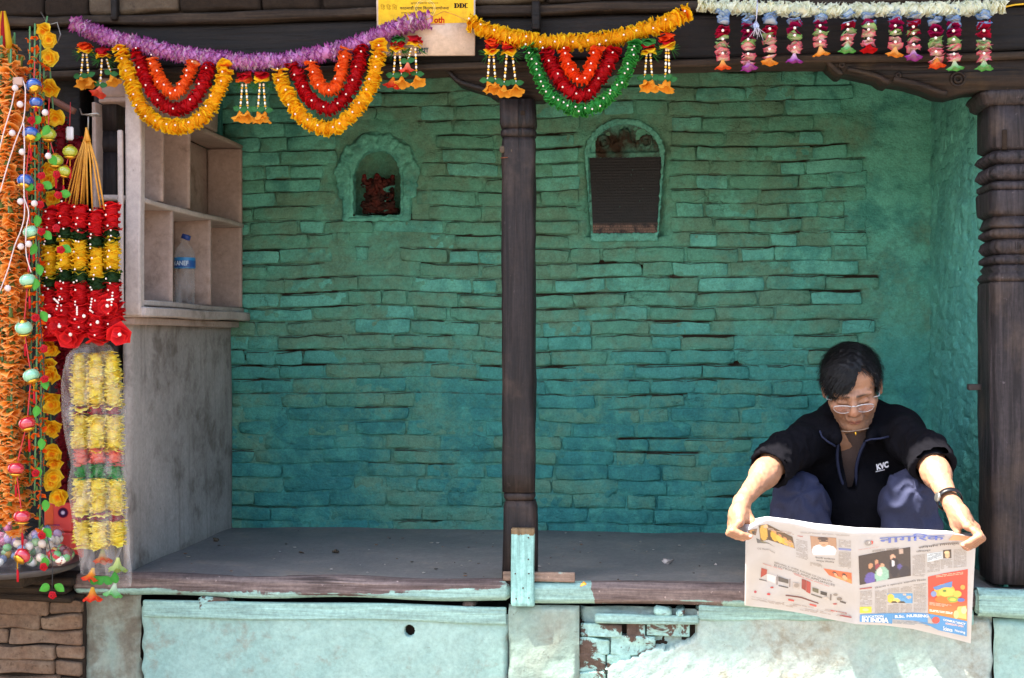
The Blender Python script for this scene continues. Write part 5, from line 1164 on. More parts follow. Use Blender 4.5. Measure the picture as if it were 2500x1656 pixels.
for u, v, a in ((90, 540, 0), (85, 610, 20), (92, 660, -15), (88, 695, 10), (100, 300, 60), (82, 470, 90), (104, 460, -60), (100, 775, -30), (103, 940, -25), (90, 1005, 10), (100, 1085, 0), (95, 1155, 15), (110, 1235, 0), (107, 1305, -40), (110, 1375, 5), (120, 1443, 60), (133, 1443, -60), (105, 580, -50), (146, 485, -80), (150, 615, -60), (118, 320, 30), (75, 350, -100), (120, 395, -40)):
    V, F, K = leaf_mesh(.030, .0125, col=LC); lf = MB(); M = Matrix.Translation(W(u, v-14, 3.42)) @ Matrix.Rotation(R(a), 4, 'Y') @ Matrix.Rotation(R(-80), 4, 'X'); lf.add(xf(V, M), F, K); lf.build('leaf', M_LEAF, rt)

# slanting bar, dark red strand and small fittings behind
p, q = W(100, 228, 3.70), W(180, 272, 3.66)
sb_ = MB(); tube([p, q], .0115, 4, sb_); o = sb_.build('wooden_bar', simple('red_brown_wood', lin('#6b4436'), .6, .3, .3, 40, .3), smooth=False); tag(o, 'short slanting red brown bar behind the yellow flower string', 'bar')
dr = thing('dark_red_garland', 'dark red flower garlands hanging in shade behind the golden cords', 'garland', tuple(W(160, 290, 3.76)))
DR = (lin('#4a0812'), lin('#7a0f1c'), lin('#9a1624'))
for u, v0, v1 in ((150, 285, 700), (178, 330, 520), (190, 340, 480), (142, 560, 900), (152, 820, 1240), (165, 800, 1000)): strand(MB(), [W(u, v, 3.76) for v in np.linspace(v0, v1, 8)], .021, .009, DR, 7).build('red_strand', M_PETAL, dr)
o = wbox(W(160, 325, 3.6).x, W(178, 325, 3.6).x, 3.6, 3.612, W(165, 342, 3.6).z, W(165, 309, 3.6).z, 'z', 4, .004, .0005); 
wt = thing('plastic_tag', 'small white plastic tube hanging beside the golden cords', 'tag', tuple(W(168, 325, 3.6))); o.build('tube', M_WHITEPL, wt); tube([W(172, 250, 3.62), W(170, 310, 3.606)], .001, 4).build('thread', M_REDCORD, wt)

# bunch of red, green and yellow strands on golden cords, hung from a steel hook
fb = thing('flower_bunch', 'bunch of red, green and yellow flower strands on golden cords', 'flower bunch', tuple(W(213, 300, 3.56)))
hk = MB(); tube([W(195, 266, 3.58), W(200, 280, 3.56), W(214, 280, 3.545), W(238, 277, 3.54), W(246, 284, 3.545), W(225, 283, 3.55), W(210, 281, 3.555)], .0022, 6, hk); tube([W(216, 280, 3.55), W(215, 318, 3.55)], .0022, 6, hk); hk.build('wire_hook', M_STEEL, fb)
ends = ((158, 500), (166, 508), (176, 505), (188, 500), (197, 498), (205, 500), (214, 508), (226, 515), (246, 508), (255, 512), (182, 512), (202, 512))
for u, v in ends: tube([W(213+rs.uniform(-3, 3), 316, 3.555), W(213+(u-213)*.5+rs.uniform(-2, 2), 400, 3.55+rs.uniform(-.012, .01)), W(u, v, 3.545+rs.uniform(-.02, .02))], [.0020, .0026, .0022], 6).build('golden_cord', M_YELCORD, fb)
tube([W(211, 312, 3.55), W(215, 345, 3.548)], [.003, .0075], 8).build('cord_binding', M_YELCORD, fb)
pearls = MB(); BRED = (lin('#b5101c'), lin('#d8161f'), lin('#ef2a2c')); DGR = (lin('#1d3319'), lin('#26431f'), lin('#34582a')); BYEL = (lin('#f0701c'), lin('#f6c51c'), lin('#f6df3c'))
for u, yy, dv in ((124, 3.545, 14), (160, 3.53, 0), (196, 3.52, 4), (234, 3.53, 20), (272, 3.545, 2), (178, 3.575, -4), (250, 3.575, 10)):
    segs = ((498, 556, BRED, .0260), (556, 584, DGR, .0250), (582, 660, BYEL, .0255), (658, 688, DGR, .0255), (686, 742, BRED, .0275), (742, 812, BRED, .033))
    for a, b, pal, r in segs:
        strand(MB(), [W(u+rs.uniform(-1, 1)+(u-200)*0.06*(v-500)/300, v+dv, yy) for v in np.linspace(a, b, 4)], r, .0060, pal, 7, False, .12, .22, .17, beads=pearls if yy < 3.56 else None, bead_every=4).build({id(BRED): 'red_petals', id(DGR): 'green_petals', id(BYEL): 'yellow_petals'}[id(pal)], M_PETAL, fb)
for u, v, r in ((172, 815, .042), (145, 795, .036), (292, 815, .036), (238, 785, .034), (120, 770, .034), (205, 770, .036), (262, 745, .036)):
    mb = MB()
    for k in range(4): V, F, K = petal_disc(r*(1-.2*k), 6, *BRED, cone=.2, ruff=.22); V[:, 2] += .2*r*k; mb.add(xf(V, frame(W(u, v, 3.53), (rs.uniform(-.4, .4), -1, rs.uniform(-.7, .1)), rs.random()*6)), F, K)
    mb.build('red_flower', M_PETAL, fb); ellipsoid(W(u, v+2, 3.495), (.005,)*3, pearls, nu=8, nv=5)
for u, v, u2, v2 in ((146, 725, 138, 755), (188, 750, 188, 768), (224, 730, 220, 758), (275, 715, 272, 745), (262, 733, 276, 731), (132, 730, 141, 738)):
    for k in range(5): ellipsoid(W(u+(u2-u)*k/4, v+(v2-v)*k/4, 3.49), (.0028,)*3, pearls, nu=8, nv=5)
tag(pearls.build('pearl_bead', M_PEARL, fb), kind='stuff')

# pale yellow garlands wrapped in clear plastic
bg_ = thing('wrapped_garland', 'pale yellow flower garlands wrapped in a long clear plastic bag', 'garland', tuple(W(230, 835, 3.56)))
PY = (lin('#f6d93a'), lin('#fbe450'), lin('#fdf084')); RB = (lin('#7a1420'), lin('#a51c28'), lin('#b52a30')); PK = (lin('#f4a28c'), lin('#f08a70'), lin('#ee5a4c'))
for u0, u1, Y, vb in ((194, 205, 3.555, 1330), (233, 243, 3.545, 1340), (272, 286, 3.56, 1325), (214, 224, 3.585, 1300), (256, 268, 3.59, 1300)):
    for a, b, pal, r, nm in ((862, 992, PY, .030, 'yellow_petals'), (992, 1012, RB, .023, 'red_petals'), (1012, 1096, PY, .030, 'yellow_petals'), (1096, 1132, PK, .025, 'pink_petals'), (1132, 1166, GRN, .024, 'green_petals'), (1166, 1252, PY, .030, 'yellow_petals'), (1252, 1270, RB, .023, 'red_petals'), (1270, vb, PY, .0295, 'yellow_petals')):
        f = lambda v: u0+(u1-u0)*(v-862)/470
        strand(MB(), [W(f(v), v, Y) for v in np.linspace(a, b, 4)], r, .0046, pal, 10, True, .12, .25, .13, seg=24, taper=(lambda t: .62+.38*min(1, t*3)) if a == 862 else None).build(nm, M_PETAL, bg_)
for u, v, ct, cb in ((228, 1395, '#e8c93a', '#e8302a'), (226, 1442, '#f2cf4a', '#ea2f2a'), (281, 1432, '#e6e8d8', '#63b85e'), (250, 1350, '#9bb35c', '#c8503c'), (288, 1370, '#d7d98a', '#9db56a')): bell(MB(), W(u, v-8, 3.545), .023, .034, lin(ct), lin(cb), (-.3, rs.uniform(-.15, .15), 0)).build('bell_blossom', M_PETAL, bg_)
for u, v in ((236, 1425), (274, 1425), (284, 1424), (222, 1425)):
    V, F, K = leaf_mesh(.03, .013, col=lin('#3f8f35')); lf = MB(); lf.add(xf(V, Matrix.Translation(W(u, v, 3.535)) @ Matrix.Rotation(rs.uniform(-1, 1), 4, 'Y') @ Matrix.Rotation(R(100), 4, 'X')), F, K); lf.build('leaf', M_LEAF, bg_)
def bag(pts, Y, seed, name='plastic_bag'):
    """sleeve of crumpled film: rows of (v, left u, right u)"""
    n = 40; V = []; nn = mknoise(seed, 12, 7)
    vs = np.linspace(pts[0][0], pts[-1][0], 46); L = np.interp(vs, [p[0] for p in pts], [p[1] for p in pts]); Rr = np.interp(vs, [p[0] for p in pts], [p[2] for p in pts])
    for v, l, r in zip(vs, L, Rr):
        c = W((l+r)/2, v, Y); hw = (W(r, v, Y).x-W(l, v, Y).x)/2
        for i in range(n):
            a = 2*math.pi*i/n; V.append((c.x+hw*math.copysign(abs(math.cos(a))**.8, math.cos(a)), c.y+min(hw*.62, .045)*math.copysign(abs(math.sin(a))**.8, math.sin(a)), c.z))
    V = np.array(V); d = np.stack([nn(V+k*3.1) for k in range(3)], 1)*.0032; d[:, 2] *= 0.3; V += d
    mb = MB(); mb.add(V, [gridF(n, len(vs), True)]); return mb.build(name, M_FILM, bg_)
bag(((832, 222, 240), (845, 190, 262), (870, 164, 280), (900, 155, 290), (1000, 154, 300), (1060, 160, 304), (1200, 170, 308), (1330, 186, 296), (1395, 198, 284), (1400, 200, 280)), 3.562, 5)
bag(((1000, 240, 304), (1200, 246, 312), (1330, 250, 318), (1420, 262, 318), (1432, 266, 316)), 3.572, 6)
for du in (0, 12): tube([W(226+du, 790, 3.56), W(230+du, 815, 3.558), W(231, 838, 3.56)], .0016, 5).build('thread', M_YELCORD, bg_)

# round tray with bags of sweets, red boxes
tr = W(-5, 1400, 3.62); TZ = 0.648
ty = thing('round_tray', 'round dark metal tray at the lower left corner', 'tray', (tr.x, 3.63, TZ-.02))
lathe([(.0005, TZ-.012), (.19, TZ-.012), (.205, TZ-.004), (.21, TZ-.001), (.212, TZ-.006), (.20, TZ-.020), (.0005, TZ-.022)], 48, M=Matrix.Translation((tr.x, 3.63, 0))).build('tray', simple('dull_dark_tray', lin('#4a4442'), .5, .4, .3, 30), ty)
wbox(tr.x-.2, tr.x+.10, 3.55, 3.9, .588, TZ-.023, 'x', 6, .004, .001, 5, 3).build('wooden_block', M_OLDWOOD, ty)
M_FILM2 = film('thin_sweet_bag', lin('#e6dad6'), .10)
WRAP = [lin(c) for c in ('#d98a92', '#9cc488', '#e2cbb4', '#b01c28', '#eadfd0', '#e0a94a', '#5f9a5c', '#c96f8a', '#b99ac0', '#7f93b4')]
def sweets(u, v, Y, r, lab, seed, cols):
    g = random.Random(seed); c = W(u, v, Y); t = thing('sweet_bag', lab, 'bag', (c.x, c.y, TZ), 'bags of sweets on the round tray'); cz = max(c.z, TZ+r[2]*.75)
    sp = MB()
    for k in range(26):
        d = Vector((g.gauss(0, 1), g.gauss(0, 1), g.gauss(0, 1))).normalized(); q = Vector((c.x+d.x*r[0]*.72, c.y+d.y*r[1]*.72, cz+d.z*r[2]*.66)); ellipsoid(q, (.013, .011, .011), sp, cols[g.randrange(len(cols))], 8, 5, M=Matrix.Rotation(g.random()*3, 4, 'Y'))
    tag(sp.build('sweet', M_FOIL, t), kind='stuff')
    e = ellipsoid((c.x, c.y, cz), r, nu=36, nv=20); V = e.V[-1]; e.V[-1] = V+np.stack([mknoise(seed+k, 10, 12)(V) for k in range(3)], 1)*.0035; e.build('plastic_wrap', M_FILM2, t)
sweets(20, 1345, 3.56, (.075, .06, .05), 'large clear bag of mixed pale sweets at the left photo edge', 3, WRAP)
sweets(100, 1350, 3.57, (.055, .05, .045), 'clear bag of pale green sweets behind the lowest red lantern', 4, WRAP[1:3]+WRAP[4:7])
sweets(148, 1355, 3.56, (.034, .04, .024), 'small clear bag of dark red sweets on the tray rim', 5, [WRAP[3], WRAP[6], WRAP[4], lin('#7a3a3a')])
sweets(112, 1312, 3.66, (.05, .05, .032), 'clear bag of silver wrapped sweets below the red box', 6, [WRAP[8], WRAP[9], WRAP[4], WRAP[2]])
sweets(10, 1305, 3.66, (.06, .05, .04), 'clear bag of pink sweets under the hanging flowers', 7, [WRAP[0], WRAP[7], WRAP[4]])
def box_(u0, v0, u1, v1, Y, lab, big):
    a, b = W(u0, v1, Y), W(u1, v0, Y); t = thing('carton', lab, 'box', ((a.x+b.x)/2, Y+.05, a.z), 'small red cartons stacked behind the sweets')
    wbox(a.x, b.x, Y, Y+.09, a.z+.0005, b.z-.0005, 'x', 3, .0015, 0).build('carton_body', simple('red_orange_card', lin('#d2423c'), .45, .4, .08), t)
    pr = MB(); f = lambda P: np.array([tuple(W(x, y, Y-.0008)) for x, y in P])
    pr.add(f(quad2(u0+2, v0+4, u0+(u1-u0)*.34, v1-4)), [np.array([[3, 2, 1, 0]])], lin('#d8603a'))
    if big:
        A = np.linspace(0, 6.2832, 25)
        for rr, c in ((13, '#8a2038'), (11, '#3d1c3c'), (5.5, '#8f7fa8'), (3.5, '#d8cce0')): pr2 = f([(u0+46+rr*math.cos(x), v0+24+rr*math.sin(x)) for x in A[:-1]]); pr2[:, 1] -= .0004*(14-rr)/3; pr.add(pr2, [np.array([list(range(24))[::-1]])], lin(c))
        pr.add(f(quad2(u0+5, v0+53, u0+38, v0+55.5)), [np.array([[3, 2, 1, 0]])], lin('#7a2c6a'))
    pr.build('printed_face', M_PRINT, t, smooth=False)
box_(108, 1228, 173, 1298, 3.74, 'upper red carton with a dark round print', True)
box_(112, 1301, 173, 1372, 3.74, 'lower red carton half hidden behind the sweets', False)

# water bottle in the shelf
bx, by, bz = -1.497, 4.345, 1.360
wb = thing('water_bottle', 'clear plastic water bottle with blue label on the shelf', 'bottle', (bx, by, bz))
T = Matrix.Translation((bx, by, bz)); prof = [(.0005, .001), (.026, 0), (.031, .004), (.033, .012)]
for k in range(9): z = .016+k*.0105; prof += [(.033, z), (.0305, z+.0045), (.033, z+.009)]
prof += [(.033, .115), (.0325, .117), (.0325, .150), (.0335, .153), (.031, .166), (.024, .182), (.016, .192), (.0125, .197), (.0125, .206), (.015, .207), (.015, .210)]
lathe(prof, 28, M=T).build('bottle_body', M_CLEAR, wb)
lathe([(.0335, .116), (.0338, .118), (.0338, .148), (.0335, .150)], 36, M=T).build('label', simple('blue_label', lin('#2f7fb8'), .4, .4, .05), wb)
lathe([(.0345, .1185), (.0345, .1405)], 36, M=T, col=lin('#1f4f8f')).build('label_band', simple('dark_blue_label', lin('#24508f'), .4, .4, .08), wb)
lt = MB()
def cyl(P): return np.array([(bx+.0352*math.sin(x/33.0*1.0), by-.0352*math.cos(x/33.0), bz+y/1000.0) for x, y in P])
text_mb('KANEF', [(-26, 139), (22, 139), (22, 124), (-26, 124)], lin('#cfe0ee'), lt, .02, cyl); lt.build('lettering', M_PRINT, wb, smooth=False)
T2 = T @ Matrix.Translation((0.002, 0, .2095)) @ Matrix.Rotation(.35, 4, 'Y'); lathe([(.0005, .0155), (.013, .0155), (.0145, .013), (.0148, 0), (.014, 0)], 20, M=T2).build('bottle_cap', simple('blue_cap', lin('#233f86'), .4, .4, .1), wb)
# ---------------------------------------------------------------- the reading man
def V3(u, v, Y): return np.array(W(u, v, Y))
J = dict(SL=V3(1986, 1070, 3.96), SR=V3(2192, 1056, 3.96), EL=V3(1893, 1126, 3.67), ER=V3(2268, 1120, 3.66), WL=V3(1813, 1222, 3.50), WR=V3(2321, 1227, 3.485),
         KL=V3(1948, 1218, 3.80), KR=V3(2226, 1212, 3.71), HL=np.array([.50, 4.20, .70]), HR=np.array([.68, 4.20, .70]), AL=np.array([.465, 3.82, .635]), AR=np.array([.635, 3.79, .635]))
HC = V3(2080, 946, 3.88); HS = 0.885
HM = Matrix.Translation(HC) @ Matrix.Rotation(R(-5), 4, 'Z') @ Matrix.Rotation(R(29), 4, 'X') @ Matrix.Rotation(R(-5), 4, 'Y') @ Matrix.Diagonal((HS, HS, HS, 1))
HR3 = (Matrix.Rotation(R(-5), 3, 'Z') @ Matrix.Rotation(R(29), 3, 'X') @ Matrix.Rotation(R(-5), 3, 'Y'))
HRn = np.array(HR3)
def hp(x, y, z): return np.array(HM @ Vector((x, y, z)))
def hloc(V): return ((V-HC)@HRn)/HS
man = thing('person', 'man in black fleece and navy trousers sitting on the bench reading a newspaper', 'person', (.55, 4.1, ZB))
B = Solid((.10, 3.36, .62), (.86, 4.30, 1.27), .0027)
he = lambda c, r, k=.012, m='add': B.ell(hp(*c), [q*HS for q in r], k*HS, m, HR3)
hc = lambda p, q, r0, r1=None, k=.010, m='add': B.cap(hp(*p), hp(*q), r0*HS, (r1 if r1 is not None else r0)*HS, k*HS, m)
he((0, .015, .035), (.079, .092, .085)); he((0, -.028, -.03), (.066, .064, .080)); he((0, -.050, -.100), (.034, .034, .024), .02)
for s in (-1, 1):
    hc((s*.056, .0, -.050), (s*.024, -.050, -.103), .018, .016, .02); he((s*.047, -.062, -.024), (.022, .018, .016), .02)
    hc((s*.012, -.084, .020), (s*.050, -.070, .020), .009, .008, .014)
    he((s*.031, -.100, -.001), (.016, .014, .011), .012, 'sub'); he((s*.031, -.073, -.003), (.017, .013, .0125), .004)
    hc((s*.018, -.0875, -.006), (s*.043, -.080, -.007), .0022, .0022, .003)
    he((s*.0145, -.094, -.034), (.0085, .010, .008), .008)
    he((s*.083, .004, -.004), (.010, .020, .030), .008); he((s*.090, -.004, -.002), (.005, .010, .018), .004, 'sub')
    hc((s*.026, -.088, -.038), (s*.034, -.076, -.066), .004, .003, .010, 'sub')
hc((0, -.086, .014), (0, -.106, -.024), .0085, .0125, .014); he((0, -.107, -.030), (.012, .010, .010), .008)
he((0, -.086, -.058), (.026, .014, .014), .012); hc((-.020, -.089, -.064), (0, -.096, -.060), .0045, .0058, .006); hc((.020, -.089, -.064), (0, -.096, -.060), .0045, .0058, .006); he((0, -.091, -.0735), (.017, .0085, .0062), .006)
hc((-.022, -.098, -.0668), (.022, -.098, -.0668), .0022, .0022, .004, 'sub'); he((0, -.094, -.084), (.018, .008, .006), .010, 'sub')
nb = np.array([.56, 4.005, .985])
B.cap(hp(0, .03, -.05), nb, .052, .058, .03)
B.cap(nb+np.array([0, .02, -.05]), (.57, 4.10, .85), .07, .10, .04); B.cap((.57, 4.10, .85), (.59, 4.19, .72), .11, .12, .04); B.cap(J['SL'], J['SR'], .05, .05, .04)
def limb(S, E, Wp):
    d = Wp-E; B.cap(S, E, .042, .034, .02); B.cap(E, E+d*.35, .0335, .034, .02); B.cap(E+d*.3, Wp, .0335, .0200, .02)
limb(J['SL'], J['EL'], J['WL']); limb(J['SR'], J['ER'], J['WR'])
def hand(Wp, palm_c, k_i, k_p, pips, tips, th, sgn):
    """palm, four fingers curled round the paper edge and a thumb lying behind it"""
    ax = k_p-k_i
    for t in (0, .33, .66, 1):
        k = k_i+ax*t; B.cap(Wp+(k-Wp)*.1, k, .0165, .0098, .012)
    B.ell(palm_c, (.022, .022, .028), .015)
    for i, t in enumerate((0, .33, .66, 1)):
        k = k_i+ax*t; p = pips[0]+(pips[1]-pips[0])*t; q = tips[0]+(tips[1]-tips[0])*t
        r = (.0080, .0083, .0079, .0069)[i]; B.cap(k, p, r*1.12, r, .0025); B.ell(k, (r*1.25,)*3, .006); m = p+(q-p)*.5+np.array([0, -.003, -.001]); B.cap(p, m, r, r*.93, .003); B.cap(m, q, r*.93, r*.78, .003)
    B.cap(th[0], th[1], .0135, .011, .012); B.cap(th[1], th[2], .0105, .0085, .005)
hand(J['WL'], V3(1800, 1258, 3.47), V3(1806, 1276, 3.425), V3(1786, 1284, 3.478), (V3(1788, 1296, 3.398), V3(1778, 1303, 3.448)), (V3(1832, 1310, 3.401), V3(1815, 1317, 3.425)), (V3(1818, 1248, 3.485), V3(1833, 1272, 3.463), V3(1838, 1292, 3.452)), 1)
hand(J['WR'], V3(2345, 1262, 3.455), V3(2362, 1284, 3.412), V3(2384, 1290, 3.462), (V3(2392, 1308, 3.392), V3(2400, 1316, 3.435)), (V3(2350, 1331, 3.394), V3(2362, 1341, 3.415)), (V3(2326, 1250, 3.475), V3(2330, 1278, 3.462), V3(2338, 1300, 3.452)), -1)
B.disp(lambda P: .0005*mknoise(61, 14, 55)(P))
def skin_col(V):
    L = hloc(V); x, y, z = np.abs(L[:, 0]), L[:, 1], L[:, 2]; n = mknoise(3, 12, 30)(V); n2 = mknoise(5, 10, 8)(V)
    c = np.tile(np.array(lin('#9d7257')), (len(V), 1))*(1+.05*n2+.03*n)[:, None]
    def blend(m, h): 
        nonlocal c
        m = np.clip(m, 0, 1)[:, None]; c = c*(1-m)+np.array(lin(h))*m
    hd = np.linalg.norm(V-HC, axis=1) < .18
    face = hd & (y < -.02)
    blend(face*np.exp(-((x-.04)/.022)**2-((z+.025)/.02)**2)*.35, '#b3664a'); blend(face*np.exp(-(x/.016)**2-((z+.03)/.014)**2)*.3, '#b06a4e')
    blend(face*(z < -.036)*np.clip(1-np.abs(np.hypot(x/.052, (z+.078)/.048)-.72)/.5, 0, 1)*(.35+.12*n), '#5f4a40')
    lip = np.exp(-(x/.020)**4-((z+.0668)/.0085)**4)*(y < -.078)*face; blend(lip*.65, '#8e4f48'); blend(face*np.exp(-((x-(.030-.55*(z+.05)))/.0035)**2)*(z < -.036)*(z > -.07)*.45, '#6b4634'); blend(face*(x < .03)*(np.exp(-((z-.044)/.0022)**2)+np.exp(-((z-.056)/.0022)**2))*.22, '#6f4a37'); blend(face*np.exp(-((x-.0045)/.0018)**2-((z-.022)/.010)**2)*.4, '#6b4634')
    blend(np.exp(-(x/.023)**4-((z+.0668)/.0014)**2)*(y < -.078)*face*.8, '#4a2622')
    zb = .021+.10*np.maximum(x-.030, 0)*-1+.04*np.minimum(x-.012, .02); blend(face*(x > .010)*(x < .052)*np.exp(-((z-zb)/.0042)**2)*(.75+.2*n), '#2a1d18')
    blend(face*(x > .014)*(x < .047)*np.exp(-((z+.0065)/.0018)**2)*(y < -.065)*.9, '#1e1412'); blend(face*np.exp(-((x-.031)/.018)**2-((z-.008)/.006)**2)*.35, '#7c4e3a'); blend(face*np.exp(-((x-.030)/.018)**2-((z+.017)/.006)**2)*.3, '#84523e')
    blend(face*np.exp(-((x-.008)/.004)**2-((z+.037)/.003)**2)*.8, '#4a2a22')
    scalp = hd & (z > .06) & (y > -.05); blend(scalp*.6, '#3a2c28')
    kn = np.zeros(len(V))
    for q in (V3(1806, 1276, 3.42), V3(1786, 1284, 3.47), V3(2362, 1284, 3.41), V3(2384, 1290, 3.46)): kn = np.maximum(kn, np.exp(-(np.linalg.norm(V-q, axis=1)/.012)**2))
    blend(kn*.3, '#9a5c46'); return np.clip(c, 0, 1)
gs = G('skin', .48, .38); cs = gs.attr(); ns = gs.noise(240, 4, .6); gs.col(gs.mix(gs.op('MULTIPLY', ns, .25), cs, gs.mix(1.0, cs, (.78, .7, .66), 'MULTIPLY'))); gs.bump(gs.op('ADD', ns, gs.noise(70, 3, .6)), .35, .0015)
gs.set(**{'Subsurface Weight': .12, 'Subsurface Radius': (.012, .005, .003), 'Subsurface Scale': .5})
B.build('body', gs.m, man, skin_col, 2)
del B
# fingernails
M_NAIL = simple('fingernail', lin('#d59a86'), .3, .5, .05)
for a, b in ((V3(1832, 1310, 3.401), V3(1815, 1317, 3.425)), (V3(2350, 1331, 3.394), V3(2362, 1341, 3.415))):
    for t in (0, .33, .66, 1): q = a+(b-a)*t+np.array([0, -.0062, .001]); ellipsoid(q, (.0050, .0016, .0038), nu=10, nv=6).build('fingernail', M_NAIL, man)

# hair
Hh = Solid(HC-.17, HC+.17, .0026)
Hh.ell(hp(0, .020, .042), [q*HS for q in (.091, .101, .092)], .0, 'add', HR3); Hh.ell(hp(-.028, -.046, .066), [q*HS for q in (.052, .034, .046)], .03*HS, 'add', HR3)
def hairline(P):
    L = hloc(P); x, y, z = L[:, 0], L[:, 1], L[:, 2]
    zf = np.interp(x, [-.09, -.078, -.070, -.055, -.035, -.012, .010, .022, .034, .050, .064, .070, .076, .09], [-.02, -.02, .008, .018, .020, .034, .062, .092, .100, .094, .072, .02, -.022, -.022])
    t = np.clip((y+.050)/.055, 0, 1); t = t*t*(3-2*t); zb = np.where(y > .025, -.075, -.012)
    zz = zf*(1-t)+zb*t; n = .0035*mknoise(8, 10, 55)(P)
    return (zz-z)*HS+n
Hh.cut(hairline); sw = mknoise(14, 10, 26)
def strands(P):
    L = hloc(P); return .0009*np.sin(420*(L[:, 1]*.8-.45*L[:, 2]+.25*L[:, 0])+1.2*sw(P))+.0008*sw(P)
Hh.disp(strands)
gh = G('black_hair', .55, .25); nh_ = gh.noise(1.0, 4, .6, gh.map(60, 260, 260)); gh.col(gh.mix(gh.step(nh_, .4, .75), lin('#080707'), lin('#131011'))); gh.bump(nh_, .6, .002)
hv, hq = Hh.skin(1); hmb = MB(); hmb.add(hv, [hq]); hair = hmb.build('hair', gh.m, man)
hl = MB(); hr = random.Random(4); pick = [i for i in range(0, len(hv)) if hr.random() < .22]
cen = HC
for i in pick[:7000]:
    L = hloc(hv[i:i+1])[0]; nrm = hv[i]-cen; nrm /= np.linalg.norm(nrm)
    dl = np.array([-.7+hr.uniform(-.3, .3), -.45+hr.uniform(-.3, .3), -.5]) if L[0] < .03 else np.array([.25, -.2+hr.uniform(-.3, .3), -.9])
    d = HRn@dl; d -= nrm*(d@nrm); d /= np.linalg.norm(d)+1e-9; Ln = hr.uniform(.016, .034); sd_ = np.cross(d, nrm)*.0006; b = hv[i]-nrm*.001
    e1 = b+d*Ln*.5+nrm*.0022; e2 = b+d*Ln+nrm*hr.uniform(-.001, .0018); hl.add([b-sd_, b+sd_, e1+sd_, e1-sd_, e2], [np.array([[0, 1, 2, 3]]), np.array([[3, 2, 4]])], (1, 1, 1))
tag(hl.build('hair_strand', gh.m, hair), kind='stuff')
gt = MB()                                                       # greying stubble of hair at the right temple
for k in range(110):
    b = hp(.062+hr.gauss(0, .006), -.040+hr.gauss(0, .012), .045+hr.gauss(0, .018)); L_ = hr.uniform(.005, .011); e = b+HRn@np.array([.25, -.1+hr.uniform(-.3, .3), -.9])*L_; tube([b, e], [.0004, .0002], 3, gt, (1, 1, 1), False)
tag(gt.build('grey_hair', simple('grey_hair', lin('#5d5855'), .6, .3), hair), kind='stuff')

# spectacles: bright brow bar, thin lower rims
gl_ = MB(); thin = MB(); ln = MB(); ZG, YG = -.012, -.104
for s in (-1, 1):
    A = np.linspace(R(172), R(8), 16); up = [hp(s*.0325+.0265*math.cos(a), YG+.14*abs(s*.0325+.0265*math.cos(a))**1.5*3.2, ZG+.010*abs(math.sin(a))**.5) for a in A]
    tube(up, .0015, 6, gl_)
    A2 = np.linspace(R(180), R(360), 18); lo_ = [hp(s*.0325+.0265*math.cos(a), YG+.14*abs(s*.0325+.0265*math.cos(a))**1.5*3.2, ZG+.0165*math.sin(a)) for a in A2]; tube(lo_, .0008, 6, thin)
    ring = up[::-1][::-1]+lo_[::-1]; c = sum(ring)/len(ring); ln.add([c]+ring, [np.array([[0, 1+i, 1+(i+1) % len(ring)] for i in range(len(ring))])], (1, 1, 1))
    tube([hp(s*.059, YG+.047, ZG+.006), hp(s*.078, -.050, ZG+.006), hp(s*.084, .0, .010), hp(s*.083, .022, -.004)], .0014, 6, gl_)
tube([hp(-.007, YG, ZG+.004), hp(-.003, YG-.003, ZG+.009), hp(.003, YG-.003, ZG+.009), hp(.007, YG, ZG+.004)], .0019, 6, gl_)
M_SILVER = simple('silver_frame', lin('#b5b2b1'), .3, .6, .05, 60, Metallic=.6)
sp_ = gl_.build('spectacles', M_SILVER, man); thin.build('lower_rim', M_SILVER, sp_); ln.build('lens', film('spectacle_lens', lin('#b9a8a8'), .25, .05), sp_)

# clothes
MBLK = G('black_fleece', .95, .12); nf = MBLK.noise(300, 3, .6); MBLK.col(MBLK.mix(nf, lin('#0b0a0d'), lin('#151418'))); MBLK.bump(MBLK.op('ADD', nf, MBLK.noise(45, 4, .6)), .5, .003); MBLK.set(**{'Specular IOR Level': .05})
def ivec(a, b): d = b-a; return d/np.linalg.norm(d)
Jk = Solid((.17, 3.60, .66), (.86, 4.34, 1.10), .0042)
Jk.cap(J['SL']+[.01, 0, .0], nb+[-.03, .02, .035], .056, .05, .03); Jk.cap(J['SR']-[.01, 0, 0], nb+[.03, .02, .035], .056, .05, .03); Jk.cap(nb+[0, .01, .01], (.57, 4.11, .85), .105, .14, .05); Jk.cap((.57, 4.11, .85), (.59, 4.18, .73), .145, .16, .05); Jk.ell((.555, 4.0, .93), (.120, .08, .10), .05)
Jk.cap(J['SL'], (.47, 4.02, .88), .055, .075, .05); Jk.cap(J['SR'], (.66, 4.02, .88), .055, .075, .05)
for a, S, E, Wp in ((1, J['SL'], J['EL'], J['WL']), (2, J['SR'], J['ER'], J['WR'])):
    d = ivec(E, Wp); Jk.cap(S, E, .062, .053, .03); Jk.cap(E-ivec(S, E)*.01, E+d*.03, .053, .050, .02)
    fl_ = ivec(S, E)
    for q in (.45, .62, .78, .92): 
        c = S+(E-S)*q; Jk.ell(c+np.array([0, -.02, .03]), (.036, .024, .028), .02)
    for q in (.012, .034): Jk.cap(E+d*q, E+d*(q+.012), .0555, .0545, .006)
for s, tip in ((-1, V3(2006, 1062, 3.855)), (1, V3(2166, 1062, 3.862))):
    sidep = nb+np.array([s*.066, -.02, .055]); Jk.cap(nb+np.array([s*.04, .055, .075]), sidep, .022, .022, .012); Jk.cap(sidep, tip+np.array([0, .02, .004]), .020, .024, .012); Jk.cap(sidep+np.array([-s*.004, -.03, -.02]), V3(2040 if s < 0 else 2124, 1072, 3.845), .020, .018, .012)
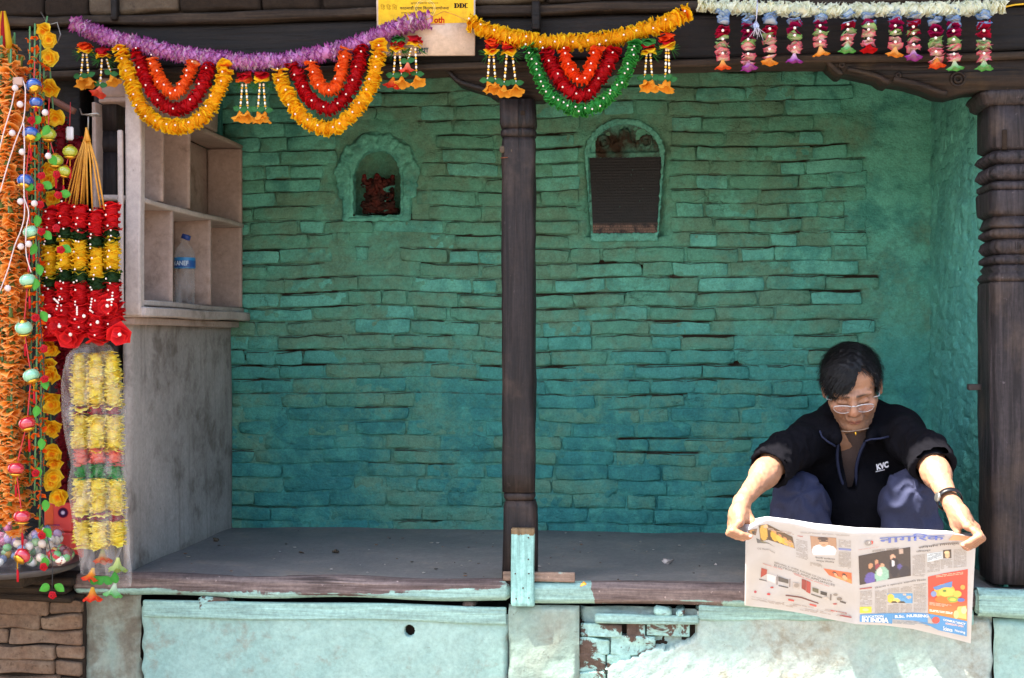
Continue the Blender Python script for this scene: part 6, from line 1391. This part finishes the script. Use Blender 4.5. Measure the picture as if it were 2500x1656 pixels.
Jk.ell((.562, 3.94, .77), (.095, .085, .15), .04)
Jk.cap(nb+np.array([-.04, .055, .075]), nb+np.array([.04, .055, .075]), .022, .022, .012)
fo = mknoise(51, 10, 7); fo2 = mknoise(52, 12, 16); fo3 = mknoise(53, 8, 11)
def jfold(P):
    d = .003*fo(P)+.0012*fo2(P)
    for S, E in ((J['SL'], J['EL']), (J['SR'], J['ER'])):
        ax = ivec(S, E); t = (P-S)@ax; r = np.linalg.norm(P-S-t[:, None]*ax, axis=1); w_ = np.clip((t-.08)/.1, 0, 1)*(r < .10)
        d += .0026*w_*np.sin(t*95+2.2*fo3(P)+(P[:, 2])*40)
    return d
Jk.disp(jfold)
for E, Wp in ((J['EL'], J['WL']), (J['ER'], J['WR'])):
    d = ivec(E, Wp); Jk.cap(E+d*.005, E+d*.12, .043, .044, .003, 'sub'); Jk.cut(lambda P, E=E, d=d: np.where(np.linalg.norm(P-E, axis=1) < .12, (P-E)@d-.046, -1))
# open front: a wedge cut out between the two fronts
def vcut(P):
    t = (P[:, 1]); k = 3.9/t                                     # compare in the plane y = 3.9 straight ahead of the chest
    x = P[:, 0]; z = P[:, 2]; zt, zb = V3(2085, 1040, 3.88)[2], V3(2085, 1195, 3.90)[2]; s = np.clip((z-zb)/(zt-zb), 0, 1); xc = V3(2078, 1190, 3.9)[0]*(1-s)+V3(2083, 1050, 3.88)[0]*s
    return np.maximum(np.maximum(np.abs(x-xc)-(.010+.026*s), zb-z), P[:, 1]-3.985)
Jk.cut(lambda P: -vcut(P))
jacket = Jk.build('jacket', MBLK.m, man, None, 2); del Jk
M_NAVY = simple('navy_edging', lin('#23263a'), .7, .2, .15, 120)
ed = MB()
for pts in (((2001, 1052), (2006, 1066), (2020, 1078), (2040, 1090)), ((2112, 1078), (2125, 1073), (2150, 1071), (2170, 1066))): tube([tuple(V3(u, v, 3.822+.0006*i)) for i, (u, v) in enumerate(pts)], .0028, 6, ed)
ed.build('collar_edging', M_NAVY, jacket)
pl_ = MB()
for pts in (((2046, 1080), (2044, 1120), (2052, 1165), (2068, 1200), (2086, 1215), (2104, 1250), (2096, 1290)), ((2112, 1080), (2098, 1110), (2090, 1150), (2094, 1190), (2108, 1230), (2112, 1270))):
    P = spline([tuple(V3(u, v, 3.872+.0002*(v-1080))) for u, v in pts], 24)[0]; tube([tuple(q) for q in P], .0045, 6, pl_)
pl_.build('zip_edge', M_NAVY, jacket)
lg = MB(); f = lambda P: np.array([tuple(W(u, v, 3.828+.00025*(u-2138))) for u, v in P])
lx = [(2139, 1134), (2168, 1126), (2170, 1141), (2141, 1149)]
ltm = MB(); text_mb('KVC', lx, lin('#d8d4d6'), ltm, .05, f); lx2 = [(2138, 1151), (2160, 1146), (2160, 1148), (2138, 1153)]; ltm.add(f(lx2), [np.array([[3, 2, 1, 0]])], lin('#b9b5b8')); ltm.build('chest_logo', M_PRINT, jacket, smooth=False)
# shirt
Sh = Solid((.40, 3.82, .70), (.72, 4.25, 1.10), .004)
Sh.cap(nb+[0, .008, .012], (.565, 4.10, .85), .085, .118, .05); Sh.ell((.553, 4.0, .93), (.105, .064, .09), .05); Sh.cap((.565, 4.10, .85), (.59, 4.17, .74), .13, .14, .04)
M_SHIRT = simple('brown_jersey', lin('#574640'), .9, .15, .2, 220, .4)
ax_ = ivec(nb, hp(0, .02, -.09)); Sh.cap(nb+[0, -.008, -.02], nb+ax_*.12, .074, .067, .03)
zc0 = V3(2088, 1049, 3.86)
Sh.cut(lambda P: P[:, 2]-zc0[2]-(P[:, 1]-3.90)*.38-(P[:, 0]-zc0[0])*.10)
Sh.disp(lambda P: .002*mknoise(71, 10, 9)(P)); shirt = Sh.build('shirt', M_SHIRT, man, None, 2)
tube([tuple(V3(u, v, 3.845)) for u, v in ((2054, 1053), (2070, 1054), (2090, 1052), (2108, 1049), (2121, 1045))], .0012, 6).build('collar_piping', simple('tan_piping', lin('#8d7868'), .6), shirt)
ellipsoid(V3(2089, 1059, 3.838), (.0028, .002, .005), nu=8, nv=6).build('zip_pull', M_GOLD, shirt)
# trousers and shoes
Tr = Solid((.22, 3.58, .585), (.86, 4.36, .96), .0045)
Tr.cap(J['HL'], J['HR'], .105, .105, .04); Tr.cap(J['HL'], J['KL'], .088, .064, .02); Tr.cap(J['HR'], J['KR'], .088, .064, .02); Tr.cap(J['KL']+[0, 0, .004], (.437, 3.87, .69), .064, .058, .02); Tr.cap(J['KR']+[0, 0, .004], (.652, 3.83, .69), .064, .058, .02); Tr.cap(J['KL'], J['AL'], .062, .050, .02); Tr.cap(J['KR'], J['AR'], .062, .050, .02)
Tr.cap(J['KL']+[-.03, .0, -.08], J['KL']+[.0, .02, -.01], .048, .048, .02); Tr.cap(J['KR']+[.03, 0, -.08], J['KR']+[0, .02, -.01], .048, .048, .02)
ft = mknoise(81, 10, 6); ft2 = mknoise(82, 8, 10)
def tfold(P):
    d = .0015*ft(P)
    for K, A in ((J['KL'], J['AL']), (J['KR'], J['AR'])):
        r = np.linalg.norm(P-K, axis=1); a = np.arctan2(P[:, 0]-K[0], P[:, 2]-K[2]-.02); d += .0055*np.exp(-(r/.16)**2)*np.sin(a*5+1.3*ft2(P))*np.clip(r/.07, 0, 1)
    return d
Tr.disp(tfold); Tr.cut(lambda P: ZB+.006-P[:, 2])
gt_ = G('navy_cotton_trousers', .8, .2); nt = gt_.noise(260, 3, .6); gt_.col(gt_.mix(nt, lin('#25273b'), lin('#383b52'))); gt_.bump(nt, .3, .002)
Tr.build('trousers', gt_.m, man, None, 2)
for nm, A, dx in (('shoe', J['AL'], -.2), ('shoe', J['AR'], .2)):
    So = Solid(A-.16, A+.16, .004); So.cap(A+[0, .03, .004], A+[dx*.09, -.05, -.012], .034, .030, .02); So.ell(A+[dx*.11, -.06, -.016], (.034, .04, .024), .02); So.cut(lambda P: ZB+.005-P[:, 2]); So.build(nm, simple('black_leather', lin('#17151a'), .4, .4, .2), man)
# watch
wd = ivec(J['ER'], J['WR']); wc = J['WR']-wd*.012; up_ = np.cross(wd, [0, 0, 1.0]); up_ /= np.linalg.norm(up_); vp = np.cross(wd, up_)
wt_ = MB(); A = np.linspace(0, 2*math.pi, 33)
V = [wc+wd*o+(up_*math.cos(a)+vp*math.sin(a))*(.0285+dr) for a in A[:-1] for o, dr in ((-.007, 0), (-.007, .003), (.007, .003), (.007, 0))]
wt_.add(V, [np.array([[i*4+k, i*4+(k+1) % 4, ((i+1) % 32)*4+(k+1) % 4, ((i+1) % 32)*4+k] for i in range(32) for k in range(4)])])
wst = wt_.build('wristwatch', simple('black_watch_strap', lin('#141316'), .4, .4, .1), man)
fd = -up_ if up_[1] > 0 else up_; fd = fd*.75+np.array([-.45, -.2, .3]); fd /= np.linalg.norm(fd); fd -= wd*(fd@wd); fd /= np.linalg.norm(fd)
Mw = Matrix.Translation(wc+fd*.0305) @ Vector(fd).to_track_quat('Z', 'Y').to_matrix().to_4x4()
lathe([(.0005, .004), (.0095, .004), (.0115, .003), (.012, 0), (.0115, -.002)], 24, M=Mw).build('watch_case', M_STEEL, wst)
# ---------------------------------------------------------------- the newspaper
TOPU = [1797, 1815, 1872, 1930, 1990, 2090, 2150, 2230, 2310, 2392]; TOPV = [1286, 1272, 1261, 1268, 1278, 1288, 1290, 1292, 1296, 1304]
FRV = [1312, 1296, 1267, 1276, 1289, 1300, 1298, 1297, 1301, 1312]          # the front rim, where the page turns down
BOTU = [1818, 1838, 1885, 1950, 2020, 2088, 2160, 2230, 2300, 2370]; BOTV = [1478, 1481, 1486, 1496, 1511, 1524, 1527, 1536, 1553, 1571]
AA = np.array([0, .06, .16, .27, .38, .5, .62, .74, .87, 1.0])
def sheetpt(a, b, lift=0.0):
    """a across, b down (b < 0 is the strip turned back over the top); lift towards the reader's side is negative"""
    a = np.asarray(a, float); b = np.asarray(b, float); a, b = np.broadcast_arrays(a, b)
    tu, tv, fv = np.interp(a, AA, TOPU), np.interp(a, AA, TOPV), np.interp(a, AA, FRV); bu, bv = np.interp(a, AA, BOTU), np.interp(a, AA, BOTV)
    fu = tu+(1836-1797)*np.clip(1-a/.10, 0, 1)*0.6-8*np.clip((a-.93)/.07, 0, 1)
    bb = np.clip(b, 0, 1); u = fu+(bu-fu)*bb**(.8); v = fv+(bv-fv)*bb
    ed = 6*np.clip((0.06-bb)/.06, 0, 1)
    tt = np.clip(-b, 0, 1); u = u+(tu-u)*tt*(b < 0); v = np.where(b < 0, fv+(tv-fv)*tt, v)
    crease = .018*np.exp(-((a-.5)/.045)**2); wave = .010*np.sin(a*9+1.2)+.007*np.sin(a*17+bb*5)+.004*np.sin(a*31+bb*9+1)+.003*np.sin(bb*16+a*8)
    Y = 3.425+.015*np.cos((a-.5)*5)*-1+.185*bb**1.1-crease*(.4+.6*bb)-wave*(.35+.65*bb)+np.where(b < 0, .045*tt**.8, 0)
    Y = Y-lift; return np.array([tuple(W(x, y, q)) for x, y, q in zip(u.ravel(), v.ravel(), Y.ravel())])
na, nb_ = 90, 50
gp = G('newsprint', .9, .1); n = gp.noise(40, 4, .6); cc = gp.mix(n, lin('#ccc9c7'), lin('#d8d5d3')); gp.col(cc); gp.bump(gp.noise(14, 4, .6), .25, .004)
trp = gp.n('ShaderNodeBsdfTranslucent'); gp.inp(trp.inputs[0], lin('#d4d1ce')); mxp = gp.n('ShaderNodeMixShader'); mxp.inputs[0].default_value = .30
gp.t.links.new(gp.b.outputs[0], mxp.inputs[1]); gp.t.links.new(trp.outputs[0], mxp.inputs[2]); gp.t.links.new(mxp.outputs[0], gp.t.nodes['Material Output'].inputs[0])
np_ = thing('newspaper', 'open broadsheet newspaper held up by the sitting man', 'newspaper', tuple(sheetpt(.5, 1)[0]))
def page(da, db0, db1, lift, name, top=True):
    bs = np.concatenate([np.linspace(-1, -.001, 10) if top else [], np.linspace(0, 1, nb_)]); As = np.linspace(0, 1, na); A, Bq = np.meshgrid(As, bs)
    P = sheetpt(A+da, Bq*np.where(Bq > 0, db1, db0), lift); mb = MB(); mb.add(P, [gridF(na, len(bs))]); return mb.build(name, gp.m, np_)
page(0, 1, 1, 0, 'front_sheet'); page(-.012, 1.25, .985, -.004, 'inner_sheet'); page(.004, 1.12, 1.012, -.007, 'back_sheet')
# ---- print, measured on the page in a 2367 x 1440 enlargement (x0 = 1750, y0 = 1230, 3.381 px per px)
_ga, _gb = np.meshgrid(np.linspace(0, 1, 121), np.linspace(0, 1, 81))
_P = sheetpt(_ga, _gb); _rel = _P-np.array(CAM); _dep = _rel@np.array(_f); _gu = 1250+FPX*(_rel@np.array(_r))/_dep; _gv = 828-FPX*_rel[:, 2]/_dep
_gu = _gu.reshape(_ga.shape); _gv = _gv.reshape(_ga.shape)
def page_ab(x, y):
    """page coordinates of a measured point"""
    u, v = 1750+x/3.381, 1230+y/3.381; a = b = .5
    for _ in range(14):
        a = min(1, max(0, a)); b = min(1, max(0, b)); i, j = min(119, int(a*120)), min(79, int(b*80)); s, t = a*120-i, b*80-j
        q = lambda g: (g[j, i]*(1-s)*(1-t)+g[j, i+1]*s*(1-t)+g[j+1, i]*(1-s)*t+g[j+1, i+1]*s*t)
        du = (g_ := _gu)[j, min(i+1, 120)]-g_[j, i]; dv = _gv[j+1, i]-_gv[j, i]
        a += (u-q(_gu))/max(du, 1e-6)/120*.9; b += (v-q(_gv))/max(dv, 1e-6)/80*.9
    return min(.998, max(.002, a)), min(.998, max(.002, b))
def quad(c, nx, ny):
    ab = [page_ab(*p) for p in c]; S, T = np.meshgrid(np.linspace(0, 1, nx), np.linspace(0, 1, ny)); q = np.array(ab)
    return ((1-S)*(1-T))[..., None]*q[0]+(S*(1-T))[..., None]*q[1]+(S*T)[..., None]*q[2]+((1-S)*T)[..., None]*q[3], S, T
def patch(c, fn, nx=14, ny=10, lift=.0010, mb=None):
    ab, S, T = quad(c, nx, ny); mb = mb or MB(); mb.add(sheetpt(ab[..., 0], ab[..., 1], lift), [gridF(nx, ny)], np.array([fn(s, t) for s, t in zip(S.ravel(), T.ravel())])); return mb
def flat(h): c = lin(h); return lambda s, t: c
def blobs(bgc, items, noise=.12, seed=1):
    g = random.Random(seed); b0 = lin(bgc)
    def fn(s, t):
        c = b0
        for x, y, rx, ry, h in items:
            if ((s-x)/rx)**2+((t-y)/ry)**2 < 1: c = lin(h)
        k = 1+g.uniform(-noise, noise); return tuple(min(1, q*k) for q in c)
    return fn
def R4(x0, y0, x1, y1, sl=0.0, sr=None): return [(x0, y0), (x1, y0+sl), (x1, y1+(sl if sr is None else sr)), (x0, y1)]
def pic(name, c, fn, nx=26, ny=20): patch(c, fn, nx, ny).build(name, M_NEWS, np_)
pic('photo_print', [(345, 180), (625, 275), (645, 372), (360, 312)], blobs('#5b4a36', [(.12, .5, .12, .5, '#c9a24a'), (.2, .12, .06, .14, '#d9b48a'), (.3, .7, .08, .35, '#4a3a28'), (.42, .6, .10, .35, '#d6a63c'), (.45, .3, .06, .12, '#c98e5a'), (.58, .65, .10, .3, '#e0b451'), (.60, .38, .05, .1, '#c4855a'), (.74, .7, .10, .3, '#d9ab45'), (.76, .42, .05, .1, '#c98a5c'), (.9, .75, .10, .3, '#cf9c3b'), (.9, .5, .05, .1, '#b87c50')], seed=2), 34, 20)
pic('photo_print', [(255, 205), (335, 205), (322, 262), (262, 240)], blobs('#7b6350', [(.5, .5, .3, .5, '#b98d55'), (.7, .6, .2, .3, '#3c3a34')], seed=3), 10, 8)
pic('photo_print', [(325, 285), (400, 320), (482, 360), (335, 325)], blobs('#5d6266', [(.5, .5, .2, .4, '#7d7a5a')], seed=9), 10, 6)
pic('photo_print', [(770, 265), (985, 282), (990, 385), (782, 395)], blobs('#a58369', [(.5, .95, .48, .42, '#d9d6dc'), (.55, .40, .16, .30, '#c49b7c'), (.55, .12, .18, .14, '#4a3d38'), (.55, .30, .15, .06, '#3e3836'), (.55, .56, .06, .03, '#6a4a3e')], .05, 4), 30, 26)
pic('photo_print', [(782, 395), (990, 385), (975, 425), (800, 425)], blobs('#dcd9de', [], .03, 5), 10, 5)
pic('photo_print', [(880, 535), (1112, 572), (1115, 662), (925, 590)], blobs('#d9683c', [(.36, .45, .10, .30, '#3a2a24'), (.36, .58, .08, .22, '#dba07a'), (.72, .45, .10, .28, '#33241f'), (.72, .62, .09, .26, '#e0a880'), (.5, .95, .2, .25, '#e8935a'), (.9, .9, .12, .3, '#e58a4c')], seed=6), 26, 16)
pic('photo_print', [(1170, 432), (1597, 358), (1602, 595), (1180, 672)], blobs('#3d3635', [(.24, .62, .07, .30, '#3f2f28'), (.24, .42, .045, .10, '#c28f6e'), (.22, .85, .11, .22, '#5d53a0'), (.37, .34, .04, .09, '#c79273'), (.38, .50, .05, .12, '#8a3a4a'), (.48, .52, .045, .10, '#d2a080'), (.46, .82, .14, .30, '#8db9a2'), (.42, .70, .06, .14, '#c9cfc4'), (.68, .28, .05, .12, '#cfa38a'), (.70, .62, .09, .34, '#23222c'), (.68, .48, .025, .12, '#dfe0e6'), (.84, .10, .04, .10, '#b9a294'), (.88, .7, .07, .05, '#b0343c'), (.88, .82, .1, .2, '#2c2b33'), (.80, .62, .04, .1, '#4f4a86')], seed=7), 44, 36)
pic('photo_print', [(1868, 385), (1935, 378), (1937, 448), (1870, 452)], blobs('#4a423c', [(.5, .6, .3, .42, '#d6b48c'), (.45, .3, .3, .2, '#e0c498')], seed=8), 12, 12)
pic('text_panel', [(1735, 412), (1862, 395), (1866, 452), (1738, 485)], flat('#c9d6de'), 8, 6)
pic('photo_print', [(1408, 742), (1616, 740), (1616, 822), (1412, 818)], blobs('#5c9ed2', [(.12, .55, .16, .5, '#e2c24e'), (.35, .75, .14, .25, '#e8d27a'), (.25, 1.0, .12, .2, '#3f3a30'), (.55, .98, .14, .2, '#4a4638'), (.85, .4, .10, .14, '#e0b48a'), (.68, .12, .06, .1, '#e3c0a0')], seed=10), 26, 14)
pic('advert_print', [(1743, 603), (2072, 540), (2067, 970), (1745, 905)], lambda s, t: tuple(np.array(lin('#cd4a37'))*(1-max(0, t-.55)/.45)+np.array(lin('#dd8a3f'))*(max(0, t-.55)/.45)), 26, 24)
ad = MB()
pic2 = lambda c, h, nx=8, ny=6: patch(c, flat(h), nx, ny, .0019, ad)
def disc_(cx_, cy_, rx, ry, h, lift=.0019, n=20):
    A = np.linspace(0, 2*math.pi, n, endpoint=False); ab = np.array([page_ab(cx_+rx*math.cos(a), cy_+ry*math.sin(a)) for a in A]); ad.add(sheetpt(ab[:, 0], ab[:, 1], lift), [np.array([list(range(n))])], lin(h))
disc_(1880, 722, 88, 60, '#e6b24c'); disc_(1905, 790, 105, 36, '#d9772f', .0024); disc_(1900, 730, 70, 40, '#efc75a', .0027); disc_(1945, 790, 50, 26, '#8fae4a', .0029); disc_(1948, 792, 26, 12, '#e7c94f', .0033); disc_(2015, 795, 32, 16, '#5d6fb4', .0029); disc_(1790, 745, 24, 24, '#7f93c4', .0027); disc_(1985, 745, 36, 28, '#e8bf52', .0029); disc_(2030, 690, 20, 20, '#e6a24e', .0024); disc_(1880, 720, 16, 10, '#5f8a46', .0033)
pic2([(1785, 690), (1945, 640), (1940, 690), (1800, 715)], '#5b86c0'); pic2([(1990, 850), (2060, 842), (2062, 955), (1960, 935)], '#e6c46c'); disc_(1976, 915, 22, 34, '#efd68a', .0026); disc_(2040, 880, 24, 30, '#f0dc9c', .0026)
pic2([(1180, 852), (1277, 850), (1277, 900), (1180, 903)], '#e8cf3a'); disc_(1228, 876, 26, 13, '#efe08a', .0026)
pic2([(1182, 918), (1455, 905), (1448, 992), (1180, 975)], '#4d93cc', 14, 6); pic2([(1455, 905), (1740, 908), (1742, 985), (1453, 955)], '#4d93cc', 14, 6); pic2([(1740, 908), (2065, 970), (2064, 1096), (1830, 1045)], '#4d93cc', 14, 6); pic2([(1650, 975), (1830, 1000), (1830, 1045), (1740, 1000)], '#4d93cc', 8, 4); disc_(1808, 962, 32, 28, '#d8564a', .0030)
pic2([(1950, 255), (2110, 268), (2060, 305), (1915, 302)], '#e3ac80'); 
for c, h in (([(368, 530), (415, 545), (412, 580), (362, 610)], '#a14336'), ([(412, 578), (488, 600), (485, 662), (412, 632)], '#d6d0cc'), ([(508, 600), (592, 628), (590, 660), (508, 640)], '#54504a'), ([(497, 588), (503, 590), (500, 672), (493, 668)], '#8c7d76'), ([(600, 620), (607, 622), (605, 690), (598, 688)], '#8c7d76'), ([(628, 648), (688, 660), (682, 705), (625, 692)], '#b6aea8'), ([(702, 620), (738, 632), (735, 720), (700, 700)], '#8e3b34'), ([(740, 633), (776, 650), (772, 745), (738, 728)], '#a5413a'), ([(790, 692), (840, 705), (838, 740), (790, 722)], '#63634f'), ([(856, 720), (910, 735), (908, 762), (856, 748)], '#3c3b3a'), ([(780, 742), (870, 772), (868, 782), (778, 752)], '#6a655f'), ([(935, 745), (948, 748), (945, 800), (932, 797)], '#77716c'), ([(1020, 800), (1068, 815), (1062, 828), (1015, 812)], '#57524e'), ([(510, 672), (590, 690), (588, 698), (510, 680)], '#4c4744'), ([(350, 620), (412, 635), (410, 642), (350, 628)], '#5a5450')): pic2(c, h, 4, 4)
for x, y, rx, ry, h in ((658, 675, 22, 18, '#8f8780'), (900, 780, 22, 12, '#bdb6b0'), (980, 752, 18, 10, '#8b857f'), (1012, 786, 22, 14, '#7d7771'), (455, 692, 14, 7, '#b23c36'), (975, 828, 18, 5, '#b23c36'), (318, 728, 11, 11, '#b04a55'), (428, 747, 15, 9, '#c03b3b'), (1280, 320, 10, 16, '#cc4a3c'), (1250, 325, 30, 22, '#8e8a86'), (1245, 320, 18, 14, '#dcd6d2')): disc_(x, y, rx, ry, h, .0022, 14)
for c, h in (([(568, 752), (700, 770), (840, 820), (838, 828), (696, 780), (568, 762)], '#6d3e3a'), ([(590, 785), (637, 795), (637, 808), (590, 800)], '#c24a42'), ([(766, 824), (824, 838), (822, 852), (766, 838)], '#c9544a'), ([(1014, 915), (1112, 932), (1112, 944), (1014, 928)], '#9c4c48'), ([(1006, 366), (1108, 375), (1108, 388), (1006, 382)], '#7b86b8'), ([(1180, 700), (1280, 688), (1280, 697), (1180, 708)], '#a64a44')):
    if len(c) == 6: pic2([c[0], c[1], c[4], c[5]], h, 8, 3); pic2([c[1], c[2], c[3], c[4]], h, 8, 3)
    else: pic2(c, h, 6, 3)
tag(ad.build('advert_art', M_NEWS, np_), kind='stuff')
# headings
def ptext(body, c, h, mb, bold=0.0, lift=.0020):
    ab = np.array([page_ab(*p) for p in c]); text_mb(body, [tuple(q) for q in ab], lin(h), mb, bold, lambda P: sheetpt(P[:, 0], P[:, 1], lift))
mh = MB(); ptext('नागिरक', [(1345, 262), (1880, 248), (1880, 300), (1345, 332)], '#5e70b4', mh, .015); mh.build('masthead', M_NEWS, np_, smooth=False)
hd = MB()
ptext('IN INDIA', [(1198, 945), (1420, 942), (1418, 985), (1198, 974)], '#e9eef4', hd, .05, .0034); ptext('EDUCATION', [(1198, 925), (1375, 918), (1375, 938), (1198, 944)], '#dbe6f0', hd, .04, .0034); ptext('B.Sc. NURSING', [(1470, 920), (1748, 915), (1748, 940), (1470, 945)], '#dbe6f0', hd, .04, .0034)
ptext('SERVING A WIDE RANGE OF QUALITY', [(475, 478), (955, 640), (950, 655), (475, 494)], '#6a615c', hd, .0, .0020); ptext('ELECTRONICS AND APPLIANCES', [(475, 500), (975, 668), (972, 684), (475, 516)], '#6a615c', hd, .0, .0020)
ptext('संिवधान िनमार्ण', [(1665, 352), (2000, 318), (2000, 342), (1665, 378)], '#55504d', hd, .01, .0020); ptext('पिरवतर्न', [(1645, 388), (1765, 375), (1765, 396), (1645, 408)], '#55504d', hd, .01, .0020); ptext('कलाकार सम्मान', [(1282, 388), (1505, 362), (1505, 385), (1282, 410)], '#8b827c', hd, .0, .0020); ptext('िवकास र व्यापार सहमित िदवस', [(1305, 688), (1725, 618), (1725, 640), (1305, 708)], '#55504d', hd, .0, .0020)
ptext('नेपाली सािहत्य', [(812, 436), (975, 452), (975, 470), (812, 456)], '#55504d', hd, .0, .0020); ptext('यात्रा िवशेष', [(820, 460), (970, 478), (970, 494), (820, 478)], '#55504d', hd, .0, .0020); ptext('CG Showroom', [(335, 365), (480, 398), (478, 412), (335, 378)], '#7c746f', hd, .0, .0020)
ptext('सस्तो', [(665, 258), (712, 268), (712, 280), (665, 272)], '#b23c36', hd, .02, .0020)
ptext('CONSULTANCY', [(1868, 948), (2055, 985), (2052, 1005), (1868, 965)], '#dbe6f0', hd, .05, .0034); ptext('ADMISSION OPEN', [(1885, 978), (2035, 1005), (2035, 1022), (1885, 995)], '#e6c8c4', hd, .04, .0034); ptext('Science', [(1868, 1010), (1945, 1025), (1945, 1060), (1868, 1045)], '#dbe6f0', hd, .03, .0034); ptext('Nursing', [(1965, 1035), (2050, 1052), (2050, 1080), (1965, 1060)], '#dbe6f0', hd, .03, .0034)
tag(hd.build('heading', M_NEWS, np_, smooth=False), kind='stuff')
# columns of small type: rows of short broken lines
tx = MB(); g = random.Random(77)
def column(c, rows, h='#aaa199', dens=.9, th=.42):
    q = [np.array(p, float) for p in c]
    for r in range(rows):
        t0, t1 = (r+.2)/rows, (r+.2+th)/rows; s = 0
        while s < .97:
            e = min(.99, s+g.uniform(.08, .3))
            if g.random() < dens:
                P = [q[0]*(1-a)*(1-t)+q[1]*a*(1-t)+q[2]*a*t+q[3]*(1-a)*t for a, t in ((s, t0), (e, t0), (e, t1), (s, t1))]; k = g.uniform(.9, 1.12)
                ab = np.array([page_ab(*p) for p in P]); tx.add(sheetpt(ab[:, 0], ab[:, 1], .0016), [np.array([[3, 2, 1, 0]])], tuple(min(1, x*k) for x in lin(h)))
            s = e+.03
column([(655, 290), (750, 312), (752, 470), (655, 440)], 15); column([(1006, 295), (1108, 305), (1108, 362), (1006, 358)], 6); column([(1006, 395), (1108, 398), (1108, 545), (1006, 520)], 14); column([(770, 480), (870, 500), (870, 530), (770, 512)], 4)
column([(1616, 430), (1720, 415), (1726, 605), (1616, 600)], 17); column([(1738, 480), (1842, 470), (1842, 560), (1738, 570)], 8); column([(1850, 465), (1945, 455), (1945, 530), (1850, 545)], 7); column([(1955, 380), (2062, 365), (2062, 520), (1955, 535)], 14); column([(1742, 418), (1858, 402), (1858, 448), (1742, 474)], 6, '#7a8490')
column([(1182, 725), (1282, 715), (1282, 840), (1182, 842)], 11); column([(1305, 720), (1402, 708), (1402, 910), (1305, 905)], 18); column([(1412, 700), (1508, 690), (1508, 735), (1412, 737)], 4); column([(1518, 688), (1612, 678), (1612, 733), (1518, 734)], 5); column([(1412, 828), (1508, 830), (1508, 905), (1412, 903)], 7); column([(1518, 830), (1612, 830), (1612, 905), (1518, 905)], 7); column([(1625, 668), (1730, 655), (1730, 895), (1625, 895)], 20)
column([(1455, 962), (1640, 972), (1820, 1018), (1455, 990)], 3, '#8f9aa4'); column([(1755, 810), (1940, 835), (1935, 860), (1755, 838)], 3, '#f0c9b0'); column([(1755, 870), (1950, 895), (1945, 915), (1755, 890)], 2, '#f4e8dc', .95, .6); column([(1810, 590), (2035, 560), (2035, 585), (1810, 612)], 2, '#efb99a')
column([(285, 765), (560, 815), (560, 850), (285, 790)], 4, '#b3a59d', .8); column([(570, 815), (840, 862), (840, 910), (570, 862)], 4, '#b3a59d', .8); column([(850, 860), (1110, 910), (1110, 950), (850, 905)], 4, '#b3a59d', .7); column([(380, 490), (700, 590), (700, 600), (380, 500)], 1, '#c98a84', .9); column([(640, 580), (960, 690), (960, 700), (640, 590)], 1, '#c98a84', .9); column([(940, 875), (1108, 905), (1108, 918), (940, 888)], 1, '#b85a54', .8, .6)
column([(690, 232), (1100, 258), (1100, 270), (690, 246)], 2, '#a9a09a', .9); column([(385, 190), (640, 240), (640, 262), (385, 212)], 2, '#bba79c', .8); column([(560, 300), (648, 330), (648, 378), (560, 350)], 4); column([(1168, 380), (1340, 355), (1340, 358), (1168, 384)], 1, '#c96a5c', 1, .5); column([(1780, 335), (2000, 312), (2000, 322), (1780, 345)], 1, '#8f867f')
tag(tx.build('text_line', M_NEWS, np_, smooth=False), kind='stuff')
